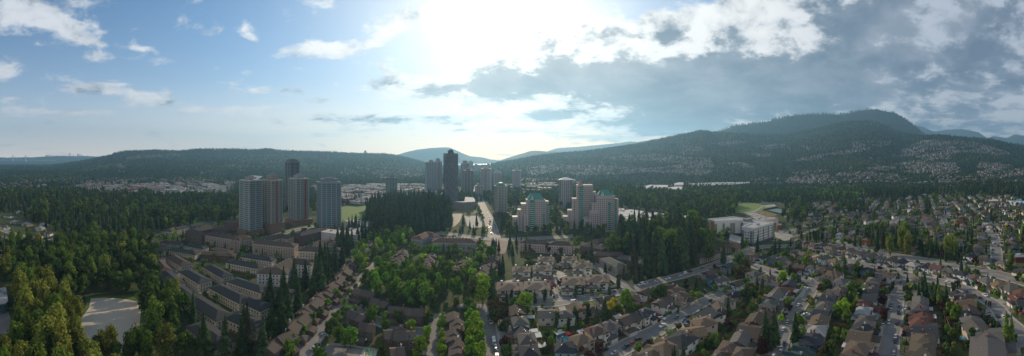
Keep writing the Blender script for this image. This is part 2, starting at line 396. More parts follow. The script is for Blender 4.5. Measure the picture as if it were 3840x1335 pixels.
# ------------------------------------------------------------------ haze
def make_haze(density):
    b=MB(); b.box(-10800,10800,-800,10900,-1,1100,bot=True)
    m,nt_,out=nodes('haze_air')
    v=nt_.nodes.new('ShaderNodeVolumePrincipled'); v.inputs['Color'].default_value=(0.35,0.67,0.99,1); v.inputs['Density'].default_value=density; v.inputs['Anisotropy'].default_value=0.42
    nt_.links.new(v.outputs[0],out.inputs['Volume'])
    o=link('haze',b.mesh('haze',[m])); tag(o,'pale blue summer haze over the whole valley','haze',kind='stuff')
    o.display_type='WIRE'
make_haze(HAZE)

# ------------------------------------------------------------------ the land
def ground():
    azs=np.concatenate([np.radians(np.arange(-100,100.01,0.4)),np.radians(np.arange(104,260,4))])
    rs=np.concatenate([[2.0,60,150,300,600],np.geomspace(850,10600,170)])
    A,RR=np.meshgrid(azs,rs)
    RR=np.where(np.abs(A)>1.62,np.minimum(RR,2+780*(RR-2)/10600),RR)
    X=RR*np.sin(A); Y=RR*np.cos(A); Z=land(X,Y)
    
    V=np.stack([X,Y,Z],-1).reshape(-1,3); na=len(azs)
    T=[]
    for i in range(len(rs)-1):
        a=np.arange(na); b=(a+1)%na
        p0=i*na+a; p1=i*na+b; p2=(i+1)*na+b; p3=(i+1)*na+a
        T.append(np.stack([p0,p2,p1],1)); T.append(np.stack([p0,p3,p2],1))
    T.append(np.stack([np.zeros(na-2,int),np.arange(1,na-1),np.arange(2,na)],1)[:, ::1])
    T=np.concatenate(T)
    m,nt_,out=nodes('land'); Lk=nt_.links.new
    b=N(nt_,'ShaderNodeBsdfPrincipled'); b.inputs['Roughness'].default_value=0.95; b.inputs['Specular IOR Level'].default_value=0.1; Lk(b.outputs[0],out.inputs[0])
    g=N(nt_,'ShaderNodeNewGeometry')
    def nz(s,d=5):
        n=N(nt_,'ShaderNodeTexNoise'); n.inputs['Scale'].default_value=s; n.inputs['Detail'].default_value=d; Lk(g.outputs['Position'],n.inputs['Vector']); return n.outputs[0]
    def mx(f,a,c):
        n=N(nt_,'ShaderNodeMix',data_type='RGBA'); Lk(f,n.inputs[0])
        for i,v in ((6,a),(7,c)):
            if isinstance(v,tuple): n.inputs[i].default_value=(*v,1)
            else: Lk(v,n.inputs[i])
        return n.outputs[2]
    def rp(v,a,c):
        n=N(nt_,'ShaderNodeMapRange'); n.inputs[1].default_value=a; n.inputs[2].default_value=c; Lk(v,n.inputs[0]); return n.outputs[0]
    soil=mx(rp(nz(0.08),0.42,0.62),(0.04,0.062,0.020),(0.085,0.082,0.036))
    soil=mx(rp(nz(0.6),0.5,0.8),soil,(0.028,0.055,0.016))
    forest=mx(rp(nz(0.05,8),0.35,0.65),(0.014,0.027,0.015),(0.034,0.054,0.024))
    forest=mx(rp(nz(0.004,4),0.45,0.6),forest,(0.022,0.040,0.020))
    ln=N(nt_,'ShaderNodeVectorMath',operation='LENGTH'); Lk(g.outputs['Position'],ln.inputs[0])
    Lk(mx(rp(ln.outputs['Value'],700,1100),soil,forest),b.inputs['Base Color'])
    bp=N(nt_,'ShaderNodeBump'); bp.inputs['Strength'].default_value=0.9; bp.inputs['Distance'].default_value=14; hm=N(nt_,'ShaderNodeMath',operation='MULTIPLY'); Lk(nz(0.035,8),hm.inputs[0]); Lk(rp(ln.outputs['Value'],900,2500),hm.inputs[1]); Lk(hm.outputs[0],bp.inputs['Height'])
    Lk(bp.outputs[0],b.inputs['Normal'])
    me=tri_mesh('ground',V,T,m)
    me.polygons.foreach_set('use_smooth',np.ones(len(T),bool))
    o=link('ground',me); tag(o,'land of the valley floor rising to wooded hills and mountains',kind='structure')
ground()

# ------------------------------------------------------------------ sheets on the ground
SHEET=[0.012]
def sheet(name, poly, m, kind='structure', label=None, z=None):
    if z is None: SHEET[0]+=0.005; z=SHEET[0]
    a=sum(poly[i-1][0]*poly[i][1]-poly[i][0]*poly[i-1][1] for i in range(len(poly)))
    if a<0: poly=poly[::-1]
    b=MB(); b.quad(*[(p[0],p[1],z) for p in poly])
    o=link(name,b.mesh(name,[m])); tag(o,label,kind=kind); return o
def resample(pl, step=4.0):
    out=[]
    for a,b in zip(pl[:-1],pl[1:]):
        n=max(1,int((b-a).length/step))
        for i in range(n): out.append(a+(b-a)*(i/n))
    out.append(pl[-1])
    for _ in range(3):       # ease the corners
        out=[out[0]]+[(out[i-1]+out[i]*2+out[i+1])/4 for i in range(1,len(out)-1)]+[out[-1]]
    return out
ROADS={}
def normals(pl):
    r=[]
    for i in range(len(pl)):
        d=(pl[min(i+1,len(pl)-1)]-pl[max(i-1,0)]); d.normalize(); r.append(Vector((-d.y,d.x,0)))
    return r
def road(key, s, width, phrase, name='road', m='asphalt', walk=True, lines=False, bulb=0):
    pl=resample(pts(s) if isinstance(s,str) else s)
    nn=normals(pl)
    SHEET[0]+=0.003; z=0.05+SHEET[0]
    b=MB()
    for i in range(len(pl)-1):
        p,q,n,k=pl[i],pl[i+1],nn[i]*width/2,nn[i+1]*width/2
        b.quad((*(p-n)[:2],z),(*(q-k)[:2],z),(*(q+k)[:2],z),(*(p+n)[:2],z))
    tag(link(name,b.mesh(name,[M[m]])),phrase,kind='structure')
    if bulb:
        c=pl[-1]; sheet(name,[(c.x+bulb*math.cos(t*PI/12),c.y+bulb*math.sin(t*PI/12)) for t in range(24)],M[m],z=z+0.002)
    if lines:
        b=MB(); z2=z+0.012
        for off,wd,dash in lines:
            for i in range(len(pl)-1):
                if dash and i%3==2: continue
                p,q,n,k=pl[i],pl[i+1],nn[i],nn[i+1]
                b.quad(*[(v.x,v.y,z2) for v in (p+n*(off-wd),q+k*(off-wd),q+k*(off+wd),p+n*(off+wd))])
        tag(link('road_markings',b.mesh('road_markings',[M['line']])),None,kind='structure')
    ROADS[key]=dict(pl=pl,nn=nn,w=width,walk=walk,phrase=phrase,key=key,z=z)
def road_dist(p, skip=None):
    best=(1e9,None,0)
    for k,r in ROADS.items():
        if k==skip: continue
        for i in range(0,len(r['pl'])):
            d=(r['pl'][i]-p).length
            if d<best[0]: best=(d,k,i)
    return best
road('avenue','C1240,350 1200,200 1165,100 1120,20 c1150,520 1118,470 1108,435 1102,405',15,'wide sunlit avenue running to the towers','avenue','avenue',lines=[(0.15,.1,0),(3.4,.09,1),(-3.4,.09,1)])
road('cross','s1640,872 1700,880 1775,890 1855,899 1930,897 2030,893 2160,885',13,'cross street at the foot of the avenue',lines=[(0,.12,0)])
road('west','E140,896 325,640 515,400 650,200 755,50 B1140,650 1190,590 1330,565 1362,510 1420,420',9,'straight street beside the brown rowhouses')
road('lane','E660,260 830,400 1000,510 1200,575 F200,600 450,630 570,640',8,'inner lane between the brown rowhouses','lane')
road('lanen','F535,896 565,700 590,560 597,420',8,'lane beside the long brown row','lane')
road('lime','F1200,896 1180,620 1110,335',9,'street beside the lime-green tree row')
road('limen','F820,338 1110,335 1180,338',7,'short cross lane behind the lime-green trees','lane',walk=False)
road('plex','F1175,300 I500,305 690,312 870,272 1050,250 1434,182 J230,175 350,190',10,'street below the white fourplexes')
road('diag','G1090,415 1250,520 1434,640 J400,170 ',7,'narrow lane beside the fourplexes','lane')
road('north','J380,165 560,100 H600,655 900,592 1200,500 1434,412 K310,383 480,305 650,252 M320,225',11,'street along the tall conifer grove')
road('near','J90,905 250,830 420,730 650,620 830,520 930,430 1080,350 1250,260 1380,235',10.5,'nearest residential street with parked cars',bulb=13)
road('neara','J830,520 1000,520 1080,470',6,'short court off the nearest street',walk=False)
road('mid','K530,455 640,500 780,535 900,585 1010,600 1120,612 1240,655',9,'street behind the yellow-green trees',)
road('court','K1290,650 1200,700 L1190,180 1080,310 1010,420 930,530 870,640 840,740 790,900',10,'curving street with the lawn circle')
road('right','M1210,575 1120,680 1090,800 N1065,330 1050,500 1020,650 1000,780 970,900',10.5,'long straight street on the right side',lines=None)
road('main','M320,215 400,222 560,258 700,275 850,308 1000,345 1200,378 1434,412 O450,425 800,490 1100,555 1434,640 s3900,1075',15,'broad collector road below the tall trees',lines=[(0,.12,0)])
road('upper','M250,312 400,350 540,400 700,450 900,495 1100,540 1250,577 O330,615 500,645 680,680 800,740 900,800 P1010,260 1120,340 1190,430 1220,500 1330,570 1420,660 1450,800',10,'street of two-storey houses below the collector road')
road('top','O1130,400 1120,260 1110,160 1060,75 R1680,830 1560,835',11,'side street climbing at the far right')
road('hill','R1085,775 1130,700 1170,600 1175,560',11,'short street behind the round lime tree')
road('hillb','R380,760 430,700 440,650',10,'short street among the distant houses')
road('rowa','s2900,905 3000,880 3090,850 3200,838 3330,822 3480,806',8,'upper street behind the trees',walk=False)
road('rowb','s3000,822 3200,800 3400,785 3600,770 3840,760',8,'farther street among small houses',walk=False)
road('rowc','s3560,842 3700,835 3860,828',8,'street along the upper right houses',walk=False)
road('drivea','A210,395 240,480 330,590 420,680 640,845 D560,190',7,'winding drive between grey townhouses','lane',walk=False)
road('driveb','D680,605 820,430 960,330 A1400,660',7,'drive between the slate-roofed townhouses','lane',walk=False)
road('towers','s780,960 861,942 915,935 955,918 1067,872 1117,860 1230,838 1290,830',12,'street in front of the glass towers')
road('gate','G850,850 760,700 700,600',8,'entrance drive of the fourplexes','lane',walk=False)
road('leftst','a-20,790 60,830 200,865 350,890',9,'street at the left edge behind the trees')
road('farleft','a-10,870 90,880 190,900',8,'second street at the left edge',walk=False)
def sidewalks():
    for k,r in ROADS.items():
        if not r['walk']: continue
        b=MB(); pl,nn,w=r['pl'],r['nn'],r['w']/2
        for s in (-1,1):
            for i in range(len(pl)-1):
                c=(pl[i]+pl[i+1])/2+nn[i]*s*(w+0.8)
                bad=False
                for k2,r2 in ROADS.items():
                    if k2==k: continue
                    for p in r2['pl']:
                        if abs(p.x-c.x)<9 and abs(p.y-c.y)<9 and (p-c).length<r2['w']/2+1.6: bad=True;break
                    if bad:break
                if bad: continue
                a0=pl[i]+nn[i]*s*w; a1=pl[i+1]+nn[i+1]*s*w; o0=pl[i]+nn[i]*s*(w+1.6); o1=pl[i+1]+nn[i+1]*s*(w+1.6)
                z=0.24
                q=(a0,a1,o1,o0) if s>0 else (a0,o0,o1,a1)
                b.quad(*[(v.x,v.y,z) for v in q])
                b.quad((a0.x,a0.y,0),(a1.x,a1.y,0),(a1.x,a1.y,z),(a0.x,a0.y,z)); b.quad((o0.x,o0.y,0),(o1.x,o1.y,0),(o1.x,o1.y,z),(o0.x,o0.y,z))
        if b.v: tag(link('sidewalk',b.mesh('sidewalk',[M['walk']])),'pale concrete sidewalks of the '+r['phrase'],kind='structure')
sidewalks()
def sh(name,s,m,label=None,**k): return sheet(name,[p for p in pts(s)],M[m],label=label,**k)
sh('sports_field','g700,450 800,447 900,450 1000,462 1060,480 1090,505 1085,600 1075,680 1040,770 950,870 820,865 640,800 590,620 640,590 690,520','gravel','grey gravel playing field ringed by tall trees')
sh('lawn','g660,430 1010,425 1100,480 1110,600 1085,780 980,880 600,830 560,640 620,580 670,500','grass',z=0.008)
sh('parking_lot','g-60,560 60,545 100,650 80,720 -60,740','asphalt')
sh('park_lawn','s1255,778 1300,772 1392,772 1385,812 1360,828 1290,836 1250,820','park','sunny green playing field behind the glass tower')
sh('dirt_field','C745,65 882,65 850,150 800,200 730,240 700,150','gravel','bare pale field beside the grove')
sh('dry_field','C750,60 820,18 1040,8 1080,40 1010,62','drygrass')
sh('parking_lot','C900,85 1065,88 1100,130 1095,215 1010,230 930,200','walk')
sh('vacant_lot','C1135,375 1395,370 1360,505 1330,515 1215,520 1130,430','dirt','bare reddish vacant lot below the avenue')
sh('forecourt','G90,670 130,648 230,625 520,610 700,600 700,500 850,560 1060,575 1060,615 900,625 780,640 860,860 750,870 660,720 560,690 120,690','drive')
sh('playground_surface','E390,905 440,765 1000,835 975,905','asphalt')
sh('play_sand','E800,905 848,824 1000,838 985,905','gravel')
sh('park_lawn','Q380,430 600,440 800,470 830,500 1010,508 860,540 720,585 540,600 400,590 350,520','park','green park with curving footpaths')
sh('dry_bank','Q700,580 810,550 1020,612 980,640 850,640','drygrass')
sh('parking_lot','Q560,600 700,585 880,645 1000,650 1040,700 760,700','drive')
sh('tennis_court','Q820,545 1010,512 1270,572 1075,604','court','blue-green tennis courts inside a dark fence')
sh('parking_lot','Q760,425 1090,430 1080,460 800,460','asphalt')
sh('skate_plaza','Q830,490 990,470 1010,500 860,508','walk')
sh('parking_lot','K790,90 1000,120 960,180 900,190 800,150','drive')
sh('parking_lot','Q1030,820 1300,810 1280,880 1060,880','asphalt')
sh('meadow','Q1240,140 1480,135 1500,180 1280,185','drygrass')
sh('sports_field','Q1370,212 1480,212 1475,262 1370,250','park')
sh('sports_field','R190,205 470,212 480,262 200,258','park','green sports field in front of the grey apartments')
sh('sports_field','R-60,265 165,265 150,300 20,345 -80,350','gravel','pale ball field at the forest edge')
sh('dry_lot','Q1600,520 1850,510 1900,550 1720,590','drygrass')
sh('mall_parking','s1290,700 1650,700 1700,720 1640,760 1300,760 1240,740','drive')
sh('mall_parking','s330,700 860,700 870,722 330,725','drive')
sh('boulevard_verge','M330,150 560,235 850,290 1000,328 960,330 700,300 560,275 400,240','drygrass',z=0.011)
sh('park_path','Q560,598 720,575 800,520 850,488 830,482 790,512 700,566 540,592','walk')
sh('lawn','L1075,70 1125,110 1130,150 1085,200 1050,190 1040,110','park')
sh('patio','L1130,90 1150,150 1110,245 1050,235 1085,200 1130,150','walk')
sh('school_ground','O930,440 1190,520 1200,560 920,500','drygrass',z=0.011)
# inlet behind the towers
sheet('inlet_water',[w_of(1690,621)[:2],w_of(1850,621)[:2],w_of(1850,614.5)[:2],w_of(1700,614.5)[:2]],M['inlet'],label='pale strip of sea inlet beyond the towers',z=0.6)

SHORT={'avenue': 'the wide avenue', 'cross': 'the avenue cross street', 'west': 'the brown rowhouse street', 'lane': 'the inner rowhouse lane', 'lanen': 'the long brown row lane', 'lime': 'the lime-tree street', 'limen': 'the short cross lane', 'plex': 'the street below the fourplexes', 'diag': 'the diagonal fourplex lane', 'north': 'the conifer grove street', 'near': 'the nearest parked-car street', 'neara': 'the short near court', 'mid': 'the yellow-green tree street', 'court': 'the street with the lawn circle', 'right': 'the long straight right-hand street', 'main': 'the broad collector road', 'upper': 'the terrace street', 'top': 'the far right climbing street', 'hill': 'the round lime-tree street', 'hillb': 'the short suburb street', 'rowa': 'the upper tree-lined street', 'rowb': 'the farther small-house street', 'rowc': 'the upper right street', 'drivea': 'the winding townhouse drive', 'driveb': 'the slate townhouse drive', 'towers': 'the glass tower street', 'gate': 'the fourplex entrance drive', 'leftst': 'the left edge street', 'farleft': 'the second left edge street'}
for k_,r_ in ROADS.items(): r_['short']=SHORT[k_]
# ------------------------------------------------------------------ houses
RC={'b':(0.090,0.072,0.057),'g':(0.10,0.095,0.088),'c':(0.038,0.042,0.050),'t':(0.135,0.098,0.068),'r':(0.10,0.052,0.042),'n':(0.034,0.062,0.055),'w':(0.23,0.24,0.235),'d':(0.070,0.055,0.046),'s':(0.040,0.043,0.046)}
WC={'w':(0.58,0.57,0.54),'c':(0.46,0.41,0.33),'e':(0.36,0.30,0.23),'s':(0.16,0.25,0.31),'n':(0.035,0.045,0.07),'o':(0.42,0.11,0.035),'k':(0.12,0.07,0.05),'p':(0.44,0.34,0.32),'g':(0.28,0.29,0.30),'m':(0.16,0.04,0.04),'l':(0.30,0.27,0.34),'y':(0.42,0.40,0.24)}
RN={'b':'brown','g':'grey','c':'charcoal','t':'tan','r':'rust-red','n':'dark green','w':'silver-grey','d':'dark brown','s':'slate'}
WN={'w':'white','c':'cream','e':'beige','s':'blue-grey','n':'navy','o':'orange','k':'brown','p':'pinkish','g':'light grey','m':'maroon','l':'lilac-grey','y':'pale yellow'}
def roof_mb(kind,b,x0,x1,y0,y1,z,rise,o=0.5):
    X0,X1,Y0,Y1=x0-o,x1+o,y0-o,y1+o; zz=z-0.12; t=z+0.08
    cx,cy=(X0+X1)/2,(Y0+Y1)/2; w,d=X1-X0,Y1-Y0
    if kind=='H':
        if w>=d: A=(X0+d/2,cy); B=(X1-d/2,cy)
        else: A=(cx,Y0+w/2); B=(cx,Y1-w/2)
    elif kind=='G': A=(X0,cy);B=(X1,cy)
    else: A=(cx,Y0);B=(cx,Y1)
    a=(*A,t+rise); c=(*B,t+rise)
    p=[(X0,Y0,t),(X1,Y0,t),(X1,Y1,t),(X0,Y1,t)]; u=[(q[0],q[1],zz) for q in p]
    for i in range(4): b.quad(u[i],u[(i+1)%4],p[(i+1)%4],p[i])
    b.quad(u[3],u[2],u[1],u[0])
    if (kind=='H' and w>=d) or kind=='G':
        b.quad(p[0],p[1],c,a); b.quad(p[2],p[3],a,c); b.quad(p[1],p[2],c); b.quad(p[3],p[0],a)
    else:
        b.quad(p[1],p[2],c,a); b.quad(p[3],p[0],a,c); b.quad(p[0],p[1],a); b.quad(p[2],p[3],c)
KIT={}
def wins(spec):
    return spec
def pane_mesh(w,h):
    k=('pane',w,h)
    if k not in KIT:
        b=MB(); b.box(-w/2-.1,w/2+.1,-0.06,0,-0.1,h+.1,m=0,bot=True)
        b.quad((-w/2,-0.075,0),(w/2,-0.075,0),(w/2,-0.075,h),(-w/2,-0.075,h),m=1)
        if w>1.6: b.box(-0.04,0.04,-0.10,-0.076,0,h,m=0)
        KIT[k]=b.mesh('window',[M['trim'],M['glass']])
    return KIT[k]
def garage_mesh():
    if 'gar' not in KIT:
        b=MB(); b.box(-2.5,2.5,-0.08,0,0,2.3,m=0)
        for i in range(1,4): b.box(-2.5,2.5,-0.1,-0.081,i*.57,i*.57+.05,m=0,bot=True)
        KIT['gar']=b.mesh('garage_door',[M['garage']])
    return KIT['gar']
def door_mesh():
    if 'door' not in KIT:
        b=MB(); b.box(-.5,.5,-0.07,0,0,2.1,m=0); b.quad((-.25,-.085,1.2),(.25,-.085,1.2),(.25,-.085,1.9),(-.25,-.085,1.9),m=1)
        KIT['door']=b.mesh('front_door',[M['wood'],M['glass']])
    return KIT['door']
def chim_mesh():
    if 'ch' not in KIT:
        b=MB(); b.box(-.45,.45,-.35,.35,0,3.1,m=0); b.box(-.55,.55,-.45,.45,3.1,3.35,m=0,bot=True); b.ring(0,0,.16,3.35,3.7,8,m=1)
        KIT['ch']=b.mesh('chimney',[M['brick'],M['metal']])
        b=MB(); b.box(-.45,.45,-.35,.35,0,3.1,m=0); b.box(-.55,.55,-.45,.45,3.1,3.35,m=0,bot=True); b.ring(0,0,.16,3.35,3.7,8,m=1)
        KIT['ch2']=b.mesh('chimney',[M['trim'],M['metal']])
    return KIT['ch'] if R.random()<.5 else KIT['ch2']
# plan: body w12 x d12 centred on origin, street side is -y
def kit(kind,low,detail):
    k=(kind,low,detail)
    if k in KIT: return KIT[k]
    e=3.1 if low else 5.5
    w=MB(); r=MB()
    bd=5.2
    rise={'H':2.3,'G':2.2,'F':2.5,'X':2.3}[kind]
    w.box(-6,6,-bd,6,0,e,top=False)
    rk='H' if kind=='X' else kind
    roof_mb(rk,r,-6,6,-bd,6,e,rise)
    if rk=='G':
        for s in (-6,6): 
            q=[(s,-bd,e),(s,6,e),(s,(6-bd)/2,e+rise*.92)]
            w.quad(*(q if s>0 else q[::-1]))
    if rk=='F':
        for y,s in ((-bd,1),(6,-1)):
            q=[(-6,y,e),(6,y,e),(0,y,e+rise*.92)]
            w.quad(*(q if s>0 else q[::-1]))
    # garage wing towards the street
    gx0,gx1=(-5.9,-0.3)
    w.box(gx0,gx1,-9.2,-bd+.02,0,2.7,top=False)
    if kind in ('F','X'):
        roof_mb('F',r,gx0,gx1,-9.2,-bd+1.0,2.72,1.3,.4)
        w.quad((gx0,-9.2,2.7),(gx1,-9.2,2.7),((gx0+gx1)/2,-9.2,3.85))
    else:
        roof_mb('H',r,gx0,gx1,-9.2,-bd+1.5,2.72,0.9,.4)
    if kind=='X' and not low:   # gabled bay over the door side
        w.box(1.0,5.4,-6.6,-bd+.02,0,5.45,top=False)
        roof_mb('F',r,1.0,5.4,-6.6,1.0,5.47,1.3,.4)
        w.quad((1.0,-6.6,5.45),(5.4,-6.6,5.45),(3.2,-6.6,6.6))
    if kind=='G' and not low:
        w.box(1.2,4.6,-6.0,-bd+.02,0.6,5.2,top=False,bot=True); roof_mb('H',r,1.2,4.6,-6.0,-bd+.6,5.15,.5,.25)
    if not detail:     # small copies keep their openings in the wall mesh
        for x in (-3.5,3.2): w.box(x-.9,x+.9,(-6.66 if kind=='X' and x>0 and not low else -6.06 if kind=='G' and x>0 and not low else -5.26),-5.0,(3.6 if not low else 1.1),(4.9 if not low else 2.3),m=1,bot=True)
        w.box(-5.4,-.8,-9.27,-9.0,0.05,2.2,m=2)
        for s in (-1,1):
            for y in (-2.2,2.6): w.box(*((5.9,6.06) if s>0 else (-6.06,-5.9)),y-.7,y+.7,(3.6 if not low else 1.1),(4.8 if not low else 2.2),m=1,bot=True)
        for x in (-3,3): w.box(x-1,x+1,5.9,6.06,(3.6 if not low else 1.0),(4.9 if not low else 2.2),m=1,bot=True)
    KIT[k]=(w.mesh('wall',[M['wall'],M['glass'],M['garage']]),r.mesh('roof',[M['roof']]),e)
    return KIT[k]
HOUSES=[]   # dict(p,kind,roof,wall,...)
def add_house(p,kind,rc,wc,s=13,dep=None,ang=None,low=None,place=None,chim=True,flip=None):
    s*=.9
    HOUSES.append(dict(p=p,k=kind,rc=rc,wc=wc,w=s,d=dep or s*R.uniform(.9,1.0),ang=ang,low=low,place=place,chim=chim,flip=flip))
def houses_txt(t,s):
    for e in s.split(';'):
        f=e.split()
        if len(f)<3: continue
        x,y=map(float,f[0].split(','))
        kw={}
        for q in f[3:]:
            if q[0]=='a': kw['ang']=math.radians(float(q[1:]))
            elif q=='low': kw['low']=True
            elif q[0]=='S': kw['s']=float(q[1:])
            elif q[0]=='D': kw['dep']=float(q[1:])
        add_house(G(t,x,y,6.5 if not kw.get('low') else 4),f[1],f[2][0],f[2][1],**kw)
houses_txt('I','285,385 G de;320,480 H gw;345,575 G ce;400,690 H ge;425,830 H se;635,400 G gc S14;825,410 H gw S14;965,350 F tc;1140,320 H be;1285,245 G bc;840,770 X cs;1020,690 X tc;1190,600 X bw;1325,545 X gg')
houses_txt('J','350,470 G bc S15;530,390 X cw S13;730,280 G bw S13;535,165 G bw S12;820,80 G rc S11;890,140 H te S12;940,200 X be S13;400,235 F be S10;935,690 H cw S16;1075,605 G te S15;1190,500 H tp S15;1285,400 F cw S15;740,790 X te S15;610,850 X be S14')
houses_txt('L','235,265 X gc S13;165,345 G bk S11;330,190 G ce S11;362,70 F bw S12;200,30 H gw S13;790,215 G gw S14;735,300 X gp S14;665,380 H be S15;590,475 G bw S14;520,590 F dc S17;415,695 G gw S13;290,790 X bw S14;430,860 X be S13;190,885 X be S11;1110,790 G nc S16;1210,690 X cn S14;1255,595 X wg S14;1280,495 G bw S14;1310,405 F cw S13;1345,320 X gg S13')
houses_txt('K','55,540 b ;55,540 G be S12;110,590 X cs S12;262,460 G ng S12;560,335 X tp S13;658,362 F cw S10;772,370 F gs S12;868,390 F gc S12;965,430 X bc S12;1070,462 G bm S12;1205,475 H gw S11;1330,500 X be S13;1425,550 X te S12;565,545 H gw S13;700,580 H bw S14;795,620 G gs S12;960,655 G co S13;855,735 H bw S14;1035,300 G ce S11;1120,320 H ge S11;1262,350 H te S11;1350,370 F gw S13;1055,180 F gg S11;1140,200 F bp S10;1232,225 F bp S11;1335,230 F gw S11;1425,262 H te S12')
houses_txt('N','320,235 F ce S13;370,170 F ge S13;440,108 H bc S14;830,42 H ge S14;830,100 G gw S13;808,165 F cw S13;790,228 F cw S14;718,295 H re S12;712,372 X we S13;820,350 H re S9 low;825,435 H we S9 low;740,480 X ge S15;700,572 H ce S15;680,655 F bw S16;650,780 X bw S17;600,865 G cw S18;1320,28 H bw S12')
houses_txt('M','395,550 X tw S13;455,625 X gw S13;260,230 F bg S10;362,255 H te S11;458,268 F rw S11;560,292 F ge S11;678,320 F gg S12;790,342 F gg S13;898,372 F gl S11;1020,392 F bc S12;1130,415 F cg S12;400,400 H tp S13;590,472 F gg S11;760,500 H cs S12;912,525 F gg S11;1012,558 F bw S13;30,325 G ge S10;740,170 H to S10;450,108 H ww S11;560,55 F cw S12;470,28 H be S11;378,42 F cw S11;692,82 F be S11;300,30 F gw S11;300,90 H be S12;550,130 H be S11')
houses_txt('P','280,182 X gs S14;268,258 G gw S14;262,322 H gs S14;290,420 G rp S17;262,495 X rw S15;325,590 F ss S18;300,700 H be S17;285,812 X be S18;680,160 H ce S14;770,218 X de S15;785,305 F tc S15;830,390 G de S15;850,468 G ge S17;905,565 G ge S18;1060,655 F gs S20;1040,790 G ge S24')
houses_txt('O','188,440 H we S13;330,462 F cw S13;452,480 G rw S13;600,512 X ge S13;732,542 H cw S13;880,580 X bs S14;1010,622 H gc S14;1142,658 X tc S14;1270,702 X gc S15;1400,755 X rw S14;1345,815 G rw S12 low;1415,872 F cw S12 low;270,185 H tc S10;190,262 H te S9;190,165 H cs S9;432,100 H be S11;522,130 G cs S12;600,68 H bw S11;505,45 H ge S11;392,35 H be S11;770,238 G cn S12;712,185 F gw S10;825,350 F cw S12;925,240 H bw S13;935,278 F ge S12;955,108 F bw S12;912,165 H te S12;1055,400 H cg S12;1190,422 H ge S12;1405,482 G cy S13;1315,260 G ss S16;1305,148 G ge S13;1300,182 H be S13;1292,112 X ce S12;1232,65 H ce S11;1395,345 X wm S13;1045,8 H gw S13;1155,12 H ge S12;980,368 F ge S10;900,65 H te S11;630,140 H ge S10')
houses_txt('R','1115,640 ; 930,660 H bw S15;960,700 X be S14;840,690 H tw S13;1720,740 H ww S15;1870,750 H gw S14;1990,740 G ce S13;1620,760 H tw S12;1960,800 X gw S13;700,650 F bw S12;570,640 F gw S12;1370,640 G to S15;1330,690 H bo S14;1180,520 G gs S14;1390,540 F gw S12;1330,480 G ge S14;1450,560 G gs S12;2090,740 F ge S13;1080,800 X gw S13;1200,810 H gw S14;930,790 H be S13;800,770 H be S13;40,690 X gw S12;200,720 G gk S14;290,690 F gw S11;660,540 X ww S13;720,505 H re S12;440,620 F bw S12;620,380 H wp S13;690,420 H bp S12;840,330 X ww S12;1130,310 H bp S14;1250,395 H tw S13;1200,450 X te S14;1640,480 F cw S12;1790,480 F gw S11;1930,490 F gw S11;2010,570 F gw S12;1880,620 G be S13')
houses_txt('A','')
# ---- the rest of the far suburb, on its own street grid
SUB=[pts('s2960,800 3060,770 3180,752 3300,738 3480,735 3620,735 3840,735 3900,760 3900,880 3700,870 3560,880 3440,870 3300,862 3150,850 3020,850 2960,880')]
def fill_suburb():
    rr=random.Random(3); n=0
    poly=SUB[0]
    ang=math.radians(20)
    u=Vector((math.cos(ang),math.sin(ang),0)); v=Vector((-u.y,u.x,0))
    P=[h['p'] for h in HOUSES]
    for i in range(-10,60):
        for j in range(-80,80):
            p=v*(i*27)+u*(j*16.5)+Vector((rr.uniform(-2,2),rr.uniform(-2,2),0))
            if not inside(p,poly) or rr.random()<.16: continue
            if any((p-q).length<15 for q in P): continue
            if road_dist(p)[0]<12: continue
            P.append(p); n+=1
            add_house(p,rr.choice('HHGFX'),rr.choice('bbggtccdr'),rr.choice('wwwcceegps'),rr.uniform(11,13.5),ang=ang+(PI if i%2 else 0)+rr.uniform(-.06,.06),place='suburb')
    # small houses on the left edge
    for s in 's20,858 s60,838 s105,846 s150,862 s35,815 s75,800 s140,892 s185,880 s215,905 s10,905 s165,848'.split():
        add_house(pts(s)[0],rr.choice('HG'),rr.choice('gbw'),rr.choice('wce'),13,low=True)
fill_suburb()
def num_parse_guard(): pass
PLEX_P=[]
def face_rot(p):
    d,k,i=road_dist(p)
    r=ROADS[k]; n=r['nn'][i]; to=r['pl'][i]-p
    if n.dot(to)<0: n=-n
    if abs(n.normalized().dot(to.normalized()))<0.6: n=to.normalized()
    return math.atan2(n.x,-n.y),k,i,d
NOV={}
def uniq(label):
    """keeps labels apart when two read the same"""
    NOV[label]=NOV.get(label,0)+1
    return label if NOV[label]==1 else None
def jitter(c,a=0.12,rr=R):
    k=1+rr.uniform(-a,a); return tuple(max(0,v*k*(1+rr.uniform(-.05,.05))) for v in c)
